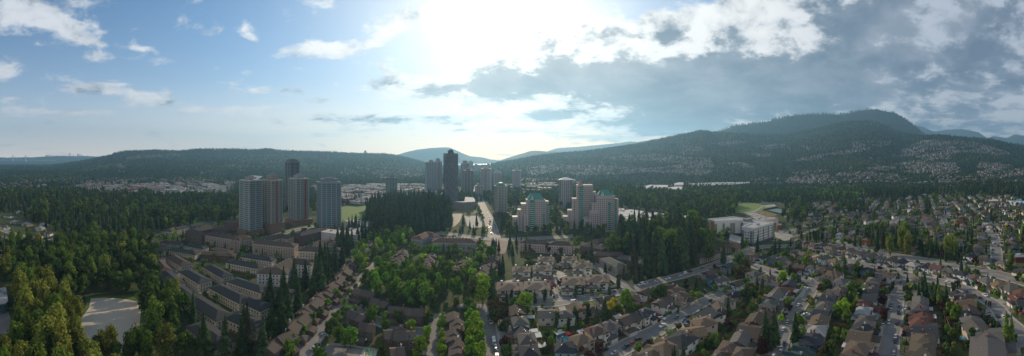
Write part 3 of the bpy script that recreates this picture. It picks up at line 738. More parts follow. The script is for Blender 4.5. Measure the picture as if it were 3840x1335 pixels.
def build_houses():
    lots={}
    for h in HOUSES:
        h['r']=h['p'].length
        rz,k,i,d=face_rot(h['p'])
        if h['ang'] is not None: rz=h['ang']
        h.update(rz=rz,road=k,ri=i,rd=d)
        side=1 if ROADS[k]['nn'][i].dot(h['p']-ROADS[k]['pl'][i])>0 else -1
        h['side']=side
        if h['place']: k='suburb'; h['road']='suburb'
        lots.setdefault((k,side if k!='suburb' else 0),[]).append(h)
    for (k,side),l in lots.items():
        if k=='suburb':
            l.sort(key=lambda h:h['p'].length)
            for a in range(0,len(l),15):
                row=sorted(l[a:a+15],key=lambda h:math.atan2(h['p'].x,h['p'].y))
                for q,h in enumerate(row): h['where']=f"far suburb row {a//15+1} from the front, {nth(q+1)} from left"
        else:
            # walk along the street from its end nearest the viewpoint, left or right bank as seen from there
            pl=ROADS[k]['pl']; rev=pl[-1].length<pl[0].length
            l.sort(key=lambda h:h['ri'],reverse=rev)
            c=pl[len(pl)//2]; s=ROADS[k]['nn'][len(pl)//2]*side
            az=lambda v: math.atan2(v.x,v.y)
            right=(az(c+s*10)-az(c)); far=(c+s*10).length-c.length
            bank=('right' if right>0 else 'left') if abs(right)*c.length>abs(far) else ('far' if far>0 else 'near')
            for q,h in enumerate(l): h['where']=f"{nth(q+1)} on {bank} side of {ROADS[k]['short']}"
    drive=MB(); lawn=MB(); dry=MB()
    fences=0
    for n,h in enumerate(sorted(HOUSES,key=lambda h:h['r'])):
        p,r=h['p'],h['r']
        if n>=300: h['over']=True; continue
        low=h['low'] if h['low'] is not None else (h['k'] in 'HG' and R.random()<.18)
        full=r<345; some=r<470
        wm,rm,e=kit(h['k'],bool(low),full)
        rcn,wcn=RN[h['rc']],WN[h['wc']]
        lab=f"{rcn}-roofed {wcn} house, {h['where']}"
        t=thing('house',lab,'house',p,h['rz'],'detached houses of the hillside suburb' if h['road']=='suburb' else 'detached houses along the streets',(h['w']/12,h['d']/12,1+R.uniform(-.06,.08)))
        wc=jitter(WC[h['wc']],.08); rc=jitter(RC[h['rc']],.15)
        mir=(R.random()<.5) if h['flip'] is None else h['flip']
        sx=-1 if mir else 1
        link('wall',wm,t,color=wc,scale=(sx,1,1)); link('roof',rm,t,color=rc,scale=(sx,1,1))
        if (some or R.random()<.3) and h['chim']:
            roofo=t.children[-1] if False else None
            ch=link('chimney',chim_mesh(),t,loc=(sx*R.choice([6.3,-4.4,2.6]),R.uniform(-1,3),e-0.4 if not low else e-.4))
            if abs(abs(ch.location.x)-6.3)<.01: ch.location.z=0; ch.scale=(1,1,(e+2.4)/3.5)
        if some:
            link('garage_door',garage_mesh(),t,loc=(-3.1*sx,-9.203 if full else -9.28,0.02))
        if full:
            link('vent',vent_mesh(),t,loc=(1.6*sx,2.4,e+(1.0 if h['k']!='F' else 1.4)),scale=(.5,.5,.8))
            link('front_door',door_mesh(),t,loc=(0.6*sx,-5.203,0.1))
            fy=-6.603 if (h['k']=='X' and not low) else (-6.003 if (h['k']=='G' and not low) else -5.203)
            zz=3.5 if not low else 1.1
            L4=[((3.2 if h['k']!='G' else 2.9)*sx,fy,zz,0,2.2),(-3.2*sx,-5.203,3.75 if not low else 1.1,0,1.5)]
            if not low: L4.append((3.6*sx,fy,0.9,0,1.5))
            if low: L4=L4[:1]
            for s in (-1,1):
                L4+= [(6.003*s,-2.2,zz,s*PI/2,1.2),(6.003*s,2.6,zz,s*PI/2,1.2)]
            L4+=[(-2.8,6.003,zz,PI,1.5),(2.8,6.003,zz,PI,1.5),(0,6.003,.4,PI,2.2)]
            for x,y,z,rz,w in L4: link('window',pane_mesh(w,1.3),t,loc=(x,y,z),rz=rz)
        # drive and front garden
        c,s_=math.cos(h['rz']),math.sin(h['rz'])
        def wp(x,y): x*=h['w']/12; return (p.x+x*c-y*s_, p.y+x*s_+y*c)
        if h['road']!='suburb' and h['rd']<34 and r<800:
            end=-(h['rd']-ROADS[h['road']]['w']/2+.2)
            if end<-9.6:
                z=.02+.00004*n
                a,b=sorted((-5.6*sx,-.6*sx)); drive.quad((*wp(a,end),z+.015),(*wp(b,end),z+.015),(*wp(b,-9),z+.015),(*wp(a,-9),z+.015))
                a,b=sorted((0.2*sx,6.2*sx)); q=lawn if R.random()<.5 else dry
                q.quad((*wp(a,end),z),(*wp(b,end),z),(*wp(b,-5.4),z),(*wp(a,-5.4),z))
        if r<800 and R.random()<.75:
            z=.0125+.00002*n; q=lawn if R.random()<.6 else dry
            q.quad((*wp(-6.5,6.5),z),(*wp(6.5,6.5),z),(*wp(6.5,13+R.random()*4),z),(*wp(-6.5,13+R.random()*4),z))
        # back garden fence
        if r<420 and h['road']!='suburb' and R.random()<.62 and road_dist(Vector((*wp(0,16),0)))[0]>8:
            f=KIT.get('fence')
            if not f:
                b=MB()
                for i in range(7): b.box(-7.5+i*2.5-.07,-7.5+i*2.5+.07,-.07,.07,0,1.9)
                for i in range(6): b.box(-7.42+i*2.5,-5.08+i*2.5,-.03,.03,.1,1.75)
                for y0,y1 in ((-7.9,-.1),):
                    for x in (-7.5,):
                        b.box(x-.03,x+.03,y0,y1,.1,1.75)
                KIT['fence']=f=b.mesh('wooden_fence',[M['wood']])
            o=link('wooden_fence',f,None,(*wp(0,15.5),0),h['rz'],(h['w']/12,1,1))
            tag(o,f"fence behind {rcn} roof {h['where']}",'fence','wooden garden fences')
            fences+=1
    for nm,b,m in (('driveway',drive,'drive'),('lawn',lawn,'grass'),('lawn',dry,'drygrass')):
        if b.v: tag(link(nm,b.mesh(nm,[M[m]])),None,kind='structure' if nm=='driveway' else 'stuff')
def vent_mesh():
    if 'vent' not in KIT:
        vb=MB(); vb.ring(0,0,.35,0,.8,8); vb.ring(0,0,.5,.8,1.0,8); KIT['vent']=vb.mesh('vent',[M['metal']])
    return KIT['vent']
build_houses()

# ------------------------------------------------------------------ longer buildings made of wings
def wing_frame(a,b):
    d=(b-a); d.z=0; L_=d.length; u=d.normalized(); return u,Vector((-u.y,u.x,0)),L_
def storey_windows(t,a,b,width,ext,storeys,fh,step,pw,ph,z0=1.0,cap=90,only=True,brickbase=False):
    """windows on the sides a viewer from the high viewpoint sees"""
    u,v,Ln=wing_frame(a,b); c=(a+b)/2; n=0; half=Ln/2+ext
    for nrm,along,halfw,off in ((v,u,half,width/2),(-v,-u,half,width/2),(u,-v,width/2,half),(-u,v,width/2,half)):
        fc=c+nrm*off
        if only and nrm.dot(-fc)<=0.02*fc.length: continue
        rz=math.atan2(nrm.x,-nrm.y)
        k=max(1,int((2*halfw-1.2)/step))
        for s in range(storeys):
            for i in range(k):
                if n>=cap: return
                q=fc+along*((i-(k-1)/2)*step)+nrm*0.004
                link('window',pane_mesh(pw,ph),t,loc=(q.x,q.y,z0+s*fh),rz=rz); n+=1
def hip(b,a,e,width,z,rise,o=.6,m=0):
    """hip roof whose ridge runs a to e"""
    u,v,Ln=wing_frame(a,e); hw=width/2+o
    A=a-u*hw; B=e+u*hw
    p=[A-v*hw,B-v*hw,B+v*hw,A+v*hw]
    t=[(q.x,q.y,z+.1) for q in p]; w=[(q.x,q.y,z-.15) for q in p]
    ra=(a.x,a.y,z+.1+rise); re=(e.x,e.y,z+.1+rise)
    for i in range(4): b.quad(w[i],w[(i+1)%4],t[(i+1)%4],t[i],m=m)
    b.quad(w[3],w[2],w[1],w[0],m=m)
    b.quad(t[0],t[1],re,ra,m=m); b.quad(t[2],t[3],ra,re,m=m); b.quad(t[1],t[2],re,m=m); b.quad(t[3],t[0],ra,m=m)
def rectp(a,e,width,ext):
    u,v,_=wing_frame(a,e); A=a-u*ext; B=e+u*ext; hw=width/2
    return [tuple((A-v*hw)[:2]),tuple((B-v*hw)[:2]),tuple((B+v*hw)[:2]),tuple((A+v*hw)[:2])]
def hipped_block(name,label,cat,group,wings,z,rise,rc,wc,storeys,fh=2.9,step=2.9,brick=None,vents=0,cap=70,pw=1.3,ph=1.3):
    t=thing(name,label,cat,(0,0,0),0,group)
    c0=sum((w[0]+w[1] for w in wings),Vector((0,0,0)))/(2*len(wings)); t.location=(c0.x,c0.y,0)
    off=Vector((c0.x,c0.y,0))
    for i,(a,b,wd) in enumerate(wings):
        a=Vector((a.x,a.y,0))-off; b=Vector((b.x,b.y,0))-off
        wm=MB(); ext=wd/2
        pol=rectp(a,b,wd,ext)
        wm.prism(pol,0,z-.02-.01*i,m=0)
        for s in range(1,storeys): wm.prism(rectp(a,b,wd+.24,ext+.12),s*fh-.12,s*fh+.1,m=1)
        if brick: wm.prism(rectp(a,b,wd+.12,ext+.06),0,brick,m=2)
        link('wall',wm.mesh('wall',[M['wall'],M['trimdark'],M['brick']]),t,color=jitter(WC[wc],.06))
        rm=MB(); hip(rm,a,b,wd,z+.02*i,rise)
        ro=link('roof',rm.mesh('roof',[M['roof']]),t,color=jitter(RC[rc],.12))
        u,v,Ln=wing_frame(a,b)
        for k in range(vents):
            q=a+u*(Ln*(k+.5)/vents)+v*1.5
            vb=MB(); vb.ring(0,0,.35,0,.8,8); vb.ring(0,0,.5,.8,1.0,8)
            link('vent',vent_mesh(),ro,loc=(q.x,q.y,z+rise*.7+.1))
    
        storey_windows_local(t,a,b,wd,ext,storeys,fh,step,pw,ph,off,cap)
    return t
def storey_windows_local(t,a,b,width,ext,storeys,fh,step,pw,ph,off,cap):
    u,v,Ln=wing_frame(a,b); c=(a+b)/2; half=Ln/2+ext; n=0
    for nrm,along,halfw,o2 in ((v,u,half,width/2),(-v,-u,half,width/2),(u,-v,width/2,half),(-u,v,width/2,half)):
        fc=c+nrm*o2; wv=-(fc+off)
        if nrm.dot(wv.normalized())<=0.04: continue
        rz=math.atan2(nrm.x,-nrm.y); k=max(1,int((2*halfw-1.4)/step))
        for s in range(storeys-1,-1,-1):
            for i in range(k):
                if n>=cap: return
                q=fc+along*((i-(k-1)/2)*step)+nrm*.13
                link('window',pane_mesh(pw,ph),t,loc=(q.x,q.y,.95+s*fh),rz=rz); n+=1
M['trimdark']=mat('dark_trim',(0.05,0.045,0.04),.7,.1,1)
TB=[('A','75,272 190,288',9,11,'d'),('A','110,322 182,322',9,12,'d'),('A','235,238 365,252',9,11,'d'),('A','355,322 555,358',9,11,'s'),('A','515,272 650,298',9,11,'s'),('A','335,408 440,468',9.5,13,'d'),
 ('A','500,572 640,650',9.5,13,'s'),('A','752,515 895,592',9.5,12,'s'),('A','1010,455 1262,500',9.5,12,'s'),('A','1160,390 1400,425',9.5,12,'s'),('A','160,455 230,535',9,12,'d'),('A','250,585 345,670',9.5,13,'s'),
 ('D','185,85 330,195',9.5,13,'s'),('D','430,245 645,378',9.5,14,'s'),('D','675,100 895,205',9.5,13,'s'),('D','870,25 1110,100',9.5,13,'s'),('D','1230,105 1440,150',9.5,13,'s'),('D','1005,235 1120,285',9.5,13,'s'),
 ('D','880,420 1050,485',9.5,13,'s'),('D','470,540 640,660',9.5,14,'s')]
def townhouses():
    for q,(t,s,h,w,c) in enumerate(TB):
        a,b=[Vector(v) for v in pts(t+s,h)]
        TB[q]=(a,b,w,c,h)
    order=sorted(range(len(TB)),key=lambda i:((TB[i][0]+TB[i][1])/2).length)
    for rk in range(0,len(order),5):
        row=sorted(order[rk:rk+5],key=lambda i:math.atan2(*(TB[i][0]+TB[i][1])[:2]))
        for j,i in enumerate(row):
            a,b,w,c,h=TB[i]
            lab=f"{'slate' if c=='s' else 'brown'}-roofed cream townhouse block, {nth(j+1)} from the left in {nth(rk//5+1)} row of its estate"
            hipped_block('townhouse_block',lab,'townhouses','grey and cream townhouse blocks',[(a,b,w)],h-2.6,2.5,c,'c',2 if h<9.3 else 2,fh=3.2,step=2.7,brick=1.2 if j%2 else None,cap=46)
townhouses()
def gp(t,s,h): return pts(t+s,h)
def apt(label,t,wings,z,rise,rc,wc,st,name='apartment_block',cat='apartments',group='low apartment blocks',**k):
    W_=[]
    for s,wd in wings:
        l=gp(t,s,z+rise)
        for a,b in zip(l[:-1],l[1:]): W_.append((Vector(a),Vector(b),wd))
    return hipped_block(name,label,cat,group,W_,z,rise,rc,wc,st,**k)
apt('brown-roofed four-storey apartments with bent plan left of the first glass tower','A',[('560,110 760,75 890,85',14),('540,115 660,150',13)],12,3,'d','k',4,vents=3)
apt('long dark-roofed apartment block directly before the leftmost glass tower','A',[('770,150 1050,190',15),('1050,190 1130,185',15)],13,3,'d','e',4,vents=4)
apt('dark-roofed apartment block partly hidden behind the first glass tower','A',[('960,15 1060,20',14)],12,3,'d','k',4)
apt('broad brown-roofed apartment block with two wings below the red-striped tower','B',[('60,215 270,165',15),('270,165 340,180',13),('60,235 380,265',15)],13,3,'d','e',4,vents=5)
apt('dark-roofed apartment block beside the blue glass tower','B',[('500,150 720,100',15)],13,3,'s','k',4,vents=3)
apt('brown-roofed apartment block with shiny roof vents','B',[('560,310 900,320',14),('640,270 800,225',14)],13,3,'d','c',4,vents=7)
apt('large brown-roofed white apartment block beside the conifer belt','B',[('120,545 260,550',15),('230,530 400,440',14),('400,440 560,455',14)],12,3,'d','w',4,vents=5)
apt('long red-brown-roofed apartment block below the dirt field','C',[('620,335 960,340',15)],11,3,'r','g',3,vents=9)
apt('red-brown-roofed apartment block at the foot of the conifer grove','C',[('395,305 480,268',15),('480,268 545,280',13)],11,3,'r','g',3,vents=4)
apt('pale apartment block with brown roof behind the bronze trees','G',[('400,170 620,185',13),('720,190 850,195',14)],10,3,'d','p',3)
apt('brown-roofed apartment block with gables below the pink towers','G',[('1090,215 1230,235',13),('1230,235 1400,165',14),('1110,200 1260,150',12)],9,2.6,'d','k',3)
apt('grey-brown rowhouse block behind the diagonal lane','G',[('1310,370 1430,430',12)],7,2.4,'g','e',2)
apt('low brown rowhouse block behind the small court','H',[('0,310 220,310',12)],7,2.4,'d','k',2)
apt('grey rowhouse block at the edge of the tall conifers','H',[('300,350 420,360',12),('400,370 540,405',11)],7,2.4,'g','k',2)
apt('beige apartment block glimpsed between conifers','H',[('960,120 1110,90',13)],10,2.5,'d','e',3)
apt('brown hall glimpsed among the tall conifers','H',[('1160,330 1240,310',12)],6,2.5,'d','e',2)
apt('brown rowhouse block below the modern white building','K',[('250,225 350,230',12)],6,2.5,'r','e',2)
apt('brown rowhouse block at the left of the collector road','K',[('0,320 120,290',12)],6,2.5,'d','e',2)
apt('pool house with low dark roofs beside the blue pool','A',[('720,370 960,385',14),('830,325 940,350',13)],5,1.6,'d','k',1)
# grey townhouse rows behind the forest edge, left
for i,(s,c) in enumerate([('290,115 330,95','d'),('360,95 460,72','s'),('530,60 640,40','s'),('650,32 760,12','s')]):
    apt(['small brown rowhouse at the forest edge','white-gabled grey rowhouse beside the forest edge','second white-gabled grey rowhouse farther up the street','farthest white-gabled rowhouse of the hedge-lined street'][i],'A',[(s,11)],7,2.6,c,'c',2,name='rowhouse',cat='rowhouse',group='rowhouses behind the hedge street')
# hillside and valley apartments, right
for i,(s,w,z) in enumerate([('90,75 280,75',16,12),('300,70 350,85',16,12),('700,85 860,95',16,12),('980,110 1150,115',16,12),('1250,115 1440,120',16,12),('0,60 100,65',16,12),('660,40 900,45',14,9),('420,30 560,20',14,9)]):
    t='R'; l=gp(t,s,z+3); a,b=l
    apt(f'grey apartment block at the foot of the right hills, {nth(i+1)} of its group','R',[(s,w)],z,3,'g','g',4,group='grey apartments at the foot of the hills',cap=40,step=4)

# brown staggered rowhouses
def row_kit(v):
    k=('row',v)
    if k not in KIT:
        w=MB(); r=MB()
        h1,h2=(5.6,4.2)
        w.box(-5.5,5.5,-5,5,0,h1-.02,top=False)
        # two asymmetric shed roofs with a clerestory step
        for x0,x1,za,zb in ((-5.9,0.6,h1,h1+2.1),(0.6,5.9,h1+.1,h1+1.5)):
            r.quad((x0,-5.4,za),(x1,-5.4,za),(x1,0.5,zb+.6),(x0,0.5,zb+.6)); r.quad((x0,0.5,zb+.6),(x1,0.5,zb+.6),(x1,5.4,za),(x0,5.4,za))
            r.quad((x1,-5.4,za),(x1,5.4,za),(x1,0.5,zb+.6)); r.quad((x0,5.4,za),(x0,-5.4,za),(x0,0.5,zb+.6))
            r.quad((x0,-5.4,za-.2),(x1,-5.4,za-.2),(x1,-5.4,za),(x0,-5.4,za)); r.quad((x1,5.4,za-.2),(x0,5.4,za-.2),(x0,5.4,za),(x1,5.4,za))
        r.quad((-5.9,-5.4,h1-.02),(-5.9,5.4,h1-.02),(5.9,5.4,h1-.02),(5.9,-5.4,h1-.02))
        c=MB(); c.box(-5,0.5,-10,-5.02,0,2.4,top=False); 
        cr=MB(); roof_mb('G' if v else 'H',cr,-5.3,.8,-10.3,-4.6,2.5,1.0,.2)
        KIT[k]=(w.mesh('wall',[M['wall']]),r.mesh('roof',[M['roof']]),c.mesh('carport',[M['wall']]),cr.mesh('carport_roof',[M['roof']]))
    return KIT[k]
def rows(line,label_base,unit=11,face=None,group='brown staggered rowhouses',scale=1,carport=True):
    pl=line; L_=[0]
    for a,b in zip(pl[:-1],pl[1:]): L_.append(L_[-1]+(b-a).length)
    n=max(1,int(round(L_[-1]/unit))); out=0
    for i in range(n):
        s=(i+.5)*L_[-1]/n
        j=max(q for q in range(len(L_)-1) if L_[q]<=s)
        a,b=pl[j],pl[j+1]; u=(b-a).normalized(); p=a+u*(s-L_[j])
        nrm=Vector((-u.y,u.x,0))
        if face=='cam':
            if nrm.dot(-p)<0: nrm=-nrm
        else:
            d,k,ri=road_dist(p)
            if nrm.dot(ROADS[k]['pl'][ri]-p)<0: nrm=-nrm
        p=p+nrm*(1.4 if i%2 else -1.0)
        t=thing('rowhouse',label_base%nth(i+1),'rowhouse',p,math.atan2(nrm.x,-nrm.y),group,(L_[-1]/n/11*.995,scale,1+.05*(i%3)))
        v=i%2; w,r,c,cr=row_kit(v)
        sx=-1 if R.random()<.3 else 1
        link('wall',w,t,color=jitter((.10,.07,.055),.1),scale=(sx,1,1)); link('roof',r,t,color=jitter((.092,.073,.062),.1),scale=(sx,1,1))
        if carport:
            link('carport',c,t,color=jitter((.11,.08,.065),.1)); link('carport_roof',cr,t,color=jitter((.09,.072,.06),.1))
        link('chimney',chim_mesh(),t,loc=(3.6,3.2,5))
        if p.length<420:
            for x,y,z,rz in ((3,-5.003,1,0),(3,-5.003,3.5,0),(-3,-5.003,3.6,0),(-2,5.003,3.4,PI),(2.4,5.003,3.4,PI),(-2,5.003,.8,PI)): link('window',pane_mesh(1.4,1.1),t,loc=(x,y,z),rz=rz)
rows(gp('D','1230,870 1350,715 E30,645 130,505 250,365 370,245 500,135 585,30 B1010,590 1080,495 1160,440 1215,370 1310,275',5.5),'brown staggered rowhouse beside the straight street, %s from the near end',11.5)
rows(gp('F','800,900 800,640 800,430',5.5),'brown rowhouse of the column beside the lime trees, %s from the front',11,scale=.9)
rows(gp('C','160,690 190,590 235,500',5.5),'brown rowhouse in the leftmost row inside the tree belt, %s from the front',10)
rows(gp('C','480,700 505,600 530,530',5.5),'brown rowhouse in the second row inside the tree belt, %s from the front',10)
rows(gp('C','820,720 870,650 950,580',5.5),'brown rowhouse in the third row inside the tree belt, %s from the front',10)
rows(gp('C','1040,800 1100,720 1180,640 1240,560',5.5),'brown rowhouse in the row beside the dark cedars, %s from the front',11)
rows(gp('C','850,470 1000,490',5.5),'brown rowhouse below the long apartment block, %s from the left',11,face='cam')
rows(gp('E','740,175 960,230',5.5),'brown rowhouse at the bend of the inner lane, %s from the left',12)
rows(gp('E','930,290 1110,340',5.5),'brown rowhouse behind the inner lane trees, %s from the left',12)
rows(gp('E','1130,385 F100,395 300,400 450,410',5.5),'brown rowhouse of the long block behind the inner lane, %s from the left',12)
rows(gp('E','670,420 860,490',6),'brown rowhouse on the island beside the street, %s from the left',12,face='cam')
rows(gp('E','800,570 960,590',6),'brown rowhouse behind the white garden table, %s from the left',12,face='cam')
rows(gp('E','1080,660 1220,650 F80,650 350,650',6),'beige-walled brown rowhouse along the playground, %s from the left',13,face='cam',carport=False)
rows(gp('F','70,870 230,860',6),'brown rowhouse at the bottom edge beside the lane, %s from the left',13,face='cam')
rows(gp('G','0,400 60,385',6),'brown rowhouse at the corner below the vacant lot, %s from the left',11)

# white fourplexes
def post_mesh(h):
    if ('post',h) not in KIT:
        b=MB(); b.box(-.1,.1,-.1,.1,0,h); KIT[('post',h)]=b.mesh('post',[M['trim']])
    return KIT[('post',h)]
def fourplex():
    l=[('345,500',16),('580,487',17),('620,385',16),('880,378',15),('1030,457',18),('215,690',20),('520,680',20),('925,630',19),('1195,600',19)]
    l=[(gp('G',s,7)[0],w) for s,w in l]
    l.sort(key=lambda q:(q[0].length))
    names=['front row','front row','front row','front row','middle row','middle row','middle row','back row','back row']
    k2={'front row':0,'middle row':0,'back row':0}
    fr=sorted(l[:4],key=lambda q:math.atan2(q[0].x,q[0].y)); md=sorted(l[4:7],key=lambda q:math.atan2(q[0].x,q[0].y)); bk=sorted(l[7:],key=lambda q:math.atan2(q[0].x,q[0].y))
    for nm,g in (('front row',fr),('middle row',md),('back row',bk)):
        for i,(p,w) in enumerate(g):
            rz=math.atan2(-p.x,p.y)+PI+PI
            rz=math.atan2(-p.x,p.y) if False else math.atan2((-p).x,-(-p).y)
            wm,rm,e=kit('X',False,True)
            t=thing('fourplex',f'white fourplex with brown hipped roof, {nth(i+1)} from the left in the {nm}','fourplex',p,rz,'white fourplexes around the court',(w/12,w/13,1.1))
            link('wall',wm,t,color=jitter(WC['w'],.05)); link('roof',rm,t,color=jitter((.135,.105,.08),.06))
            for x in (-4,4): link('chimney',KIT['ch2'] if 'ch2' in KIT else chim_mesh(),t,loc=(x,3,5))
            for x,y,z,rz2,ww in ((3.2,-6.603,3.5,0,2.2),(-3.2,-5.203,3.7,0,1.5),(3.4,-6.603,.9,0,1.5),(6.003,0,3.5,PI/2,1.3),(-6.003,0,3.5,-PI/2,1.3),(-3,-9.203,.8,0,1.5)): link('window',pane_mesh(ww,1.3),t,loc=(x,y,z),rz=rz2)
    for i,s in enumerate(('375,605','628,585','715,452','840,455','880,520')):
        p=gp('G',s,3)[0]; r=MB()
        roof_mb('H',r,-4.8,4.8,-3.2,3.2,2.6,1.3,.4)
        t=thing('carport',['open brown carport left of the court','open brown carport beside the middle fourplex','open brown carport under the plum tree','open brown carport right of the plum tree','open brown carport in the middle of the court'][i],'carport',p,math.atan2(-p.x,p.y),'open carports of the fourplexes')
        for x in (-4.2,0,4.2):
            for y in (-2.6,2.6): link('post',post_mesh(2.5),t,loc=(x,y,0))
        link('roof',r.mesh('roof',[M['roof']]),t,color=(.13,.1,.08))
fourplex()
# ------------------------------------------------------------------ towers
M['tglass']=glassy('curtain_glass',(1,1,1),0.18,0.5,obj=True)
M['copper']=mat('green_copper',(0.05,0.20,0.16),.5,.15,.5)
def balcony_mesh(w,d):
    k=('balc',w,d)
    if k not in KIT:
        b=MB(); b.box(-w/2,w/2,-d,0,-.12,.12,m=0,bot=True)
        b.box(-w/2,w/2,-d,-d+.06,.12,1.1,m=1); b.box(-w/2,-w/2+.06,-d+.06,0,.12,1.1,m=1); b.box(w/2-.06,w/2,-d+.06,0,.12,1.1,m=1)
        KIT[k]=b.mesh('balcony',[M['slab'],M['railglass']])
    return KIT[k]
M['slab']=mat('balcony_slab',(0.62,0.62,0.60),.7,.08,.5)
M['railglass']=glassy('rail_glass',(0.16,0.20,0.21),.2,.5)
def at(sx,row):
    return w_of(sx,row)
def view_rot(p): return math.atan2(-p.x,p.y)      # local -y looks at the viewpoint
def tower(label,sx,base,wx,wy,h,rot,glass=(.05,.10,.11),wallc=(.33,.33,.33),balc=((0,-.25,5),(1,0.1,5)),piers=4,fh=2.95,pent=(.55,.55,5,0),podium=None,crown=None,accent=None,pos=None,name='tower',group='residential towers',bands=True,chamfer=0,step=1,far=False):
    p=pos or at(sx,base); t=thing(name,label,'tower',p,view_rot(p)+math.radians(rot),group)
    g=MB(); hx,hy=wx/2,wy/2; c=chamfer
    def ringp(e):
        X,Y=hx+e,hy+e
        if c: return [(-X+c,-Y),(X-c,-Y),(X,-Y+c),(X,Y-c),(X-c,Y),(-X+c,Y),(-X,Y-c),(-X,-Y+c)]
        return [(-X,-Y),(X,-Y),(X,Y),(-X,Y)]
    g.prism(ringp(0),0,h,m=0)
    link('glazing',g.mesh('glazing',[M['tglass']]),t,color=glass)
    w=MB(); nf=int(h/fh)
    if bands:
        for k in range(0,nf+1,step): w.prism(ringp(.14),k*fh-.25,k*fh+.42,m=0)
    for (nx,ny,half) in ((0,-1,hx),(0,1,hx),(1,0,hy),(-1,0,hy)):
        for i in range(piers):
            s=-half+c+(2*half-2*c)*(i/(piers-1)) if piers>1 else 0
            s=max(-half+.5+c,min(half-.5-c,s))
            if nx==0: w.box(s-.5,s+.5,(ny*hy-.22),(ny*hy+.22),0,h+.2)
            else: w.box(nx*hx-.22,nx*hx+.22,s-.5,s+.5,0,h+.2)
    w.prism(ringp(.3),h-.1,h+1.0,m=0)
    link('wall',w.mesh('wall',[M['wall']]),t,color=wallc)
    if accent:    # a coloured vertical strip on one face
        a=MB(); face,off,ww,colr=accent; d=hy if face==0 else hx
        a.box(off*hx*1-ww/2,off*hx+ww/2,-hy-.5,-hy,2,h-1) if face==0 else a.box(hx,hx+.5,off*hy-ww/2,off*hy+ww/2,2,h-1)
        link('panel',a.mesh('panel',[M['flatobj']]),t,color=colr)
    n=0
    for (face,off,bw) in balc:
        for k in range(1,nf):
            if n>=95: break
            bm=balcony_mesh(bw,1.7)
            if face==0: l=(off*2*hx,-hy-.23,k*fh); rz=0
            elif face==1: l=(hx+.23,off*2*hy,k*fh); rz=PI/2
            elif face==3: l=(-hx-.23,off*2*hy,k*fh); rz=-PI/2
            else: l=(off*2*hx,hy+.23,k*fh); rz=PI
            link('balcony',bm,t,loc=l,rz=rz); n+=1
    if pent:
        b=MB(); px,py,ph,tp=pent
        b.box(-hx*px,hx*px,-hy*py,hy*py,h+.9,h+1+ph); b.box(-hx*px*.5,hx*px*.6,-hy*py*.55,hy*py*.4,h+1+ph,h+2.8+ph)
        b.box(hx*px+.5,hx*px+2.5,-2,2,h+1.0,h+2.6)
        link('penthouse',b.mesh('penthouse',[M['wall']]),t,color=tuple(v*.7 for v in wallc))
    if crown: crown(t,hx,hy,h)
    if podium:
        b=MB()
        for (x0,x1,y0,y1,z) in podium: b.box(x0,x1,y0,y1,0,z); b.box(x0-.2,x1+.2,y0-.2,y1+.2,z-.6,z-.1,bot=True)
        link('podium',b.mesh('podium',[M['wall']]),t,color=(.2,.12,.09))
    return t
def swoop(t,hx,hy,h):
    b=MB(); n=8
    for i in range(n):
        a=i/n; c=(i+1)/n; z=lambda q: h+2+4.5*q*q
        y0,y1=-hy,hy; x0=-hx*.2+hx*1.25*a; x1=-hx*.2+hx*1.25*c
        b.quad((x0,y0,z(a)),(x1,y0,z(c)),(x1,y1,z(c)),(x0,y1,z(a))); b.quad((x0,y1,z(a)-.5),(x1,y1,z(c)-.5),(x1,y0,z(c)-.5),(x0,y0,z(a)-.5))
        b.quad((x0,y0,z(a)-.5),(x1,y0,z(c)-.5),(x1,y0,z(c)),(x0,y0,z(a)))
    link('roof_wing',b.mesh('roof_wing',[M['slab']]),t)
BG=(.10,.17,.17)
tower('leftmost pale blue-green glass tower with curved white roof wing',940,875,24,24,77,38,glass=BG,balc=((0,-.28,7),(0,.2,5),(1,.2,9)),podium=[(-14,15,-14,14,7),(-17,-10,-16,10,4)],crown=swoop,pent=(.5,.5,4,0),piers=3)
tower('grey and brown tower close behind the leftmost glass tower',1021,866,23,22,76,40,glass=(.15,.17,.16),wallc=(.34,.31,.28),balc=((1,.25,7),(1,-.3,4),(0,.35,4)),accent=(0,-.1,4,(.16,.09,.07)),podium=[(-14,14,-14,14,14)],pent=(.55,.6,7,0))
tower('tower with a dark red vertical stripe and brick podium',1120,836,26,24,75,33,glass=(.10,.14,.14),wallc=(.33,.33,.32),balc=((0,-.38,4),(1,-.15,7),(1,.3,4)),accent=(0,.42,3.2,(.2,.03,.025)),podium=[(-18,18,-16,14,8)],pent=(.5,.6,5,0))
tower('tall dark tower rising behind the red-striped tower',1096,786,23,22,101,30,glass=(.05,.075,.09),wallc=(.19,.20,.21),balc=((1,-.2,5),(1,.3,4)),pent=(.75,.8,4,0),piers=3,group='residential towers')
tower('broad blue glass tower right of the red-striped one',1233,857,32,24,72,20,glass=(.075,.14,.165),wallc=(.27,.30,.31),balc=((0,.18,8),(1,.0,6)),podium=[(-18,17,-14,14,5)],pent=(.8,.55,5,0),piers=5)
tower('small teal glass tower left of the conifer grove',1468,762,22,20,62,25,glass=(.03,.13,.13),wallc=(.28,.28,.27),balc=((1,0,6),(0,.3,4)),pent=(.5,.6,5,0))
tower('slim dark blue tower with vertical ribs behind the grove',1616,722,34,22,96,12,glass=(.06,.09,.12),wallc=(.3,.33,.36),balc=((0,.3,4),),piers=7,pent=(.35,.6,5,0),bands=True)
tower('pale stepped tower behind the ribbed blue tower',1642,716,20,20,98,35,glass=(.13,.15,.16),wallc=(.36,.36,.36),balc=((0,-.2,4),(1,.2,4)),pent=(.5,.6,8,0))
tk=at(1690,778)
tt=tower('tallest dark tower with a checkered white frame at the centre',1690,776,28,25,119,12,glass=(.035,.055,.075),wallc=(.10,.125,.15),balc=((1,.0,7),),pent=(.35,.6,7,0),piers=2,podium=[(-16,16,-15,15,6)])
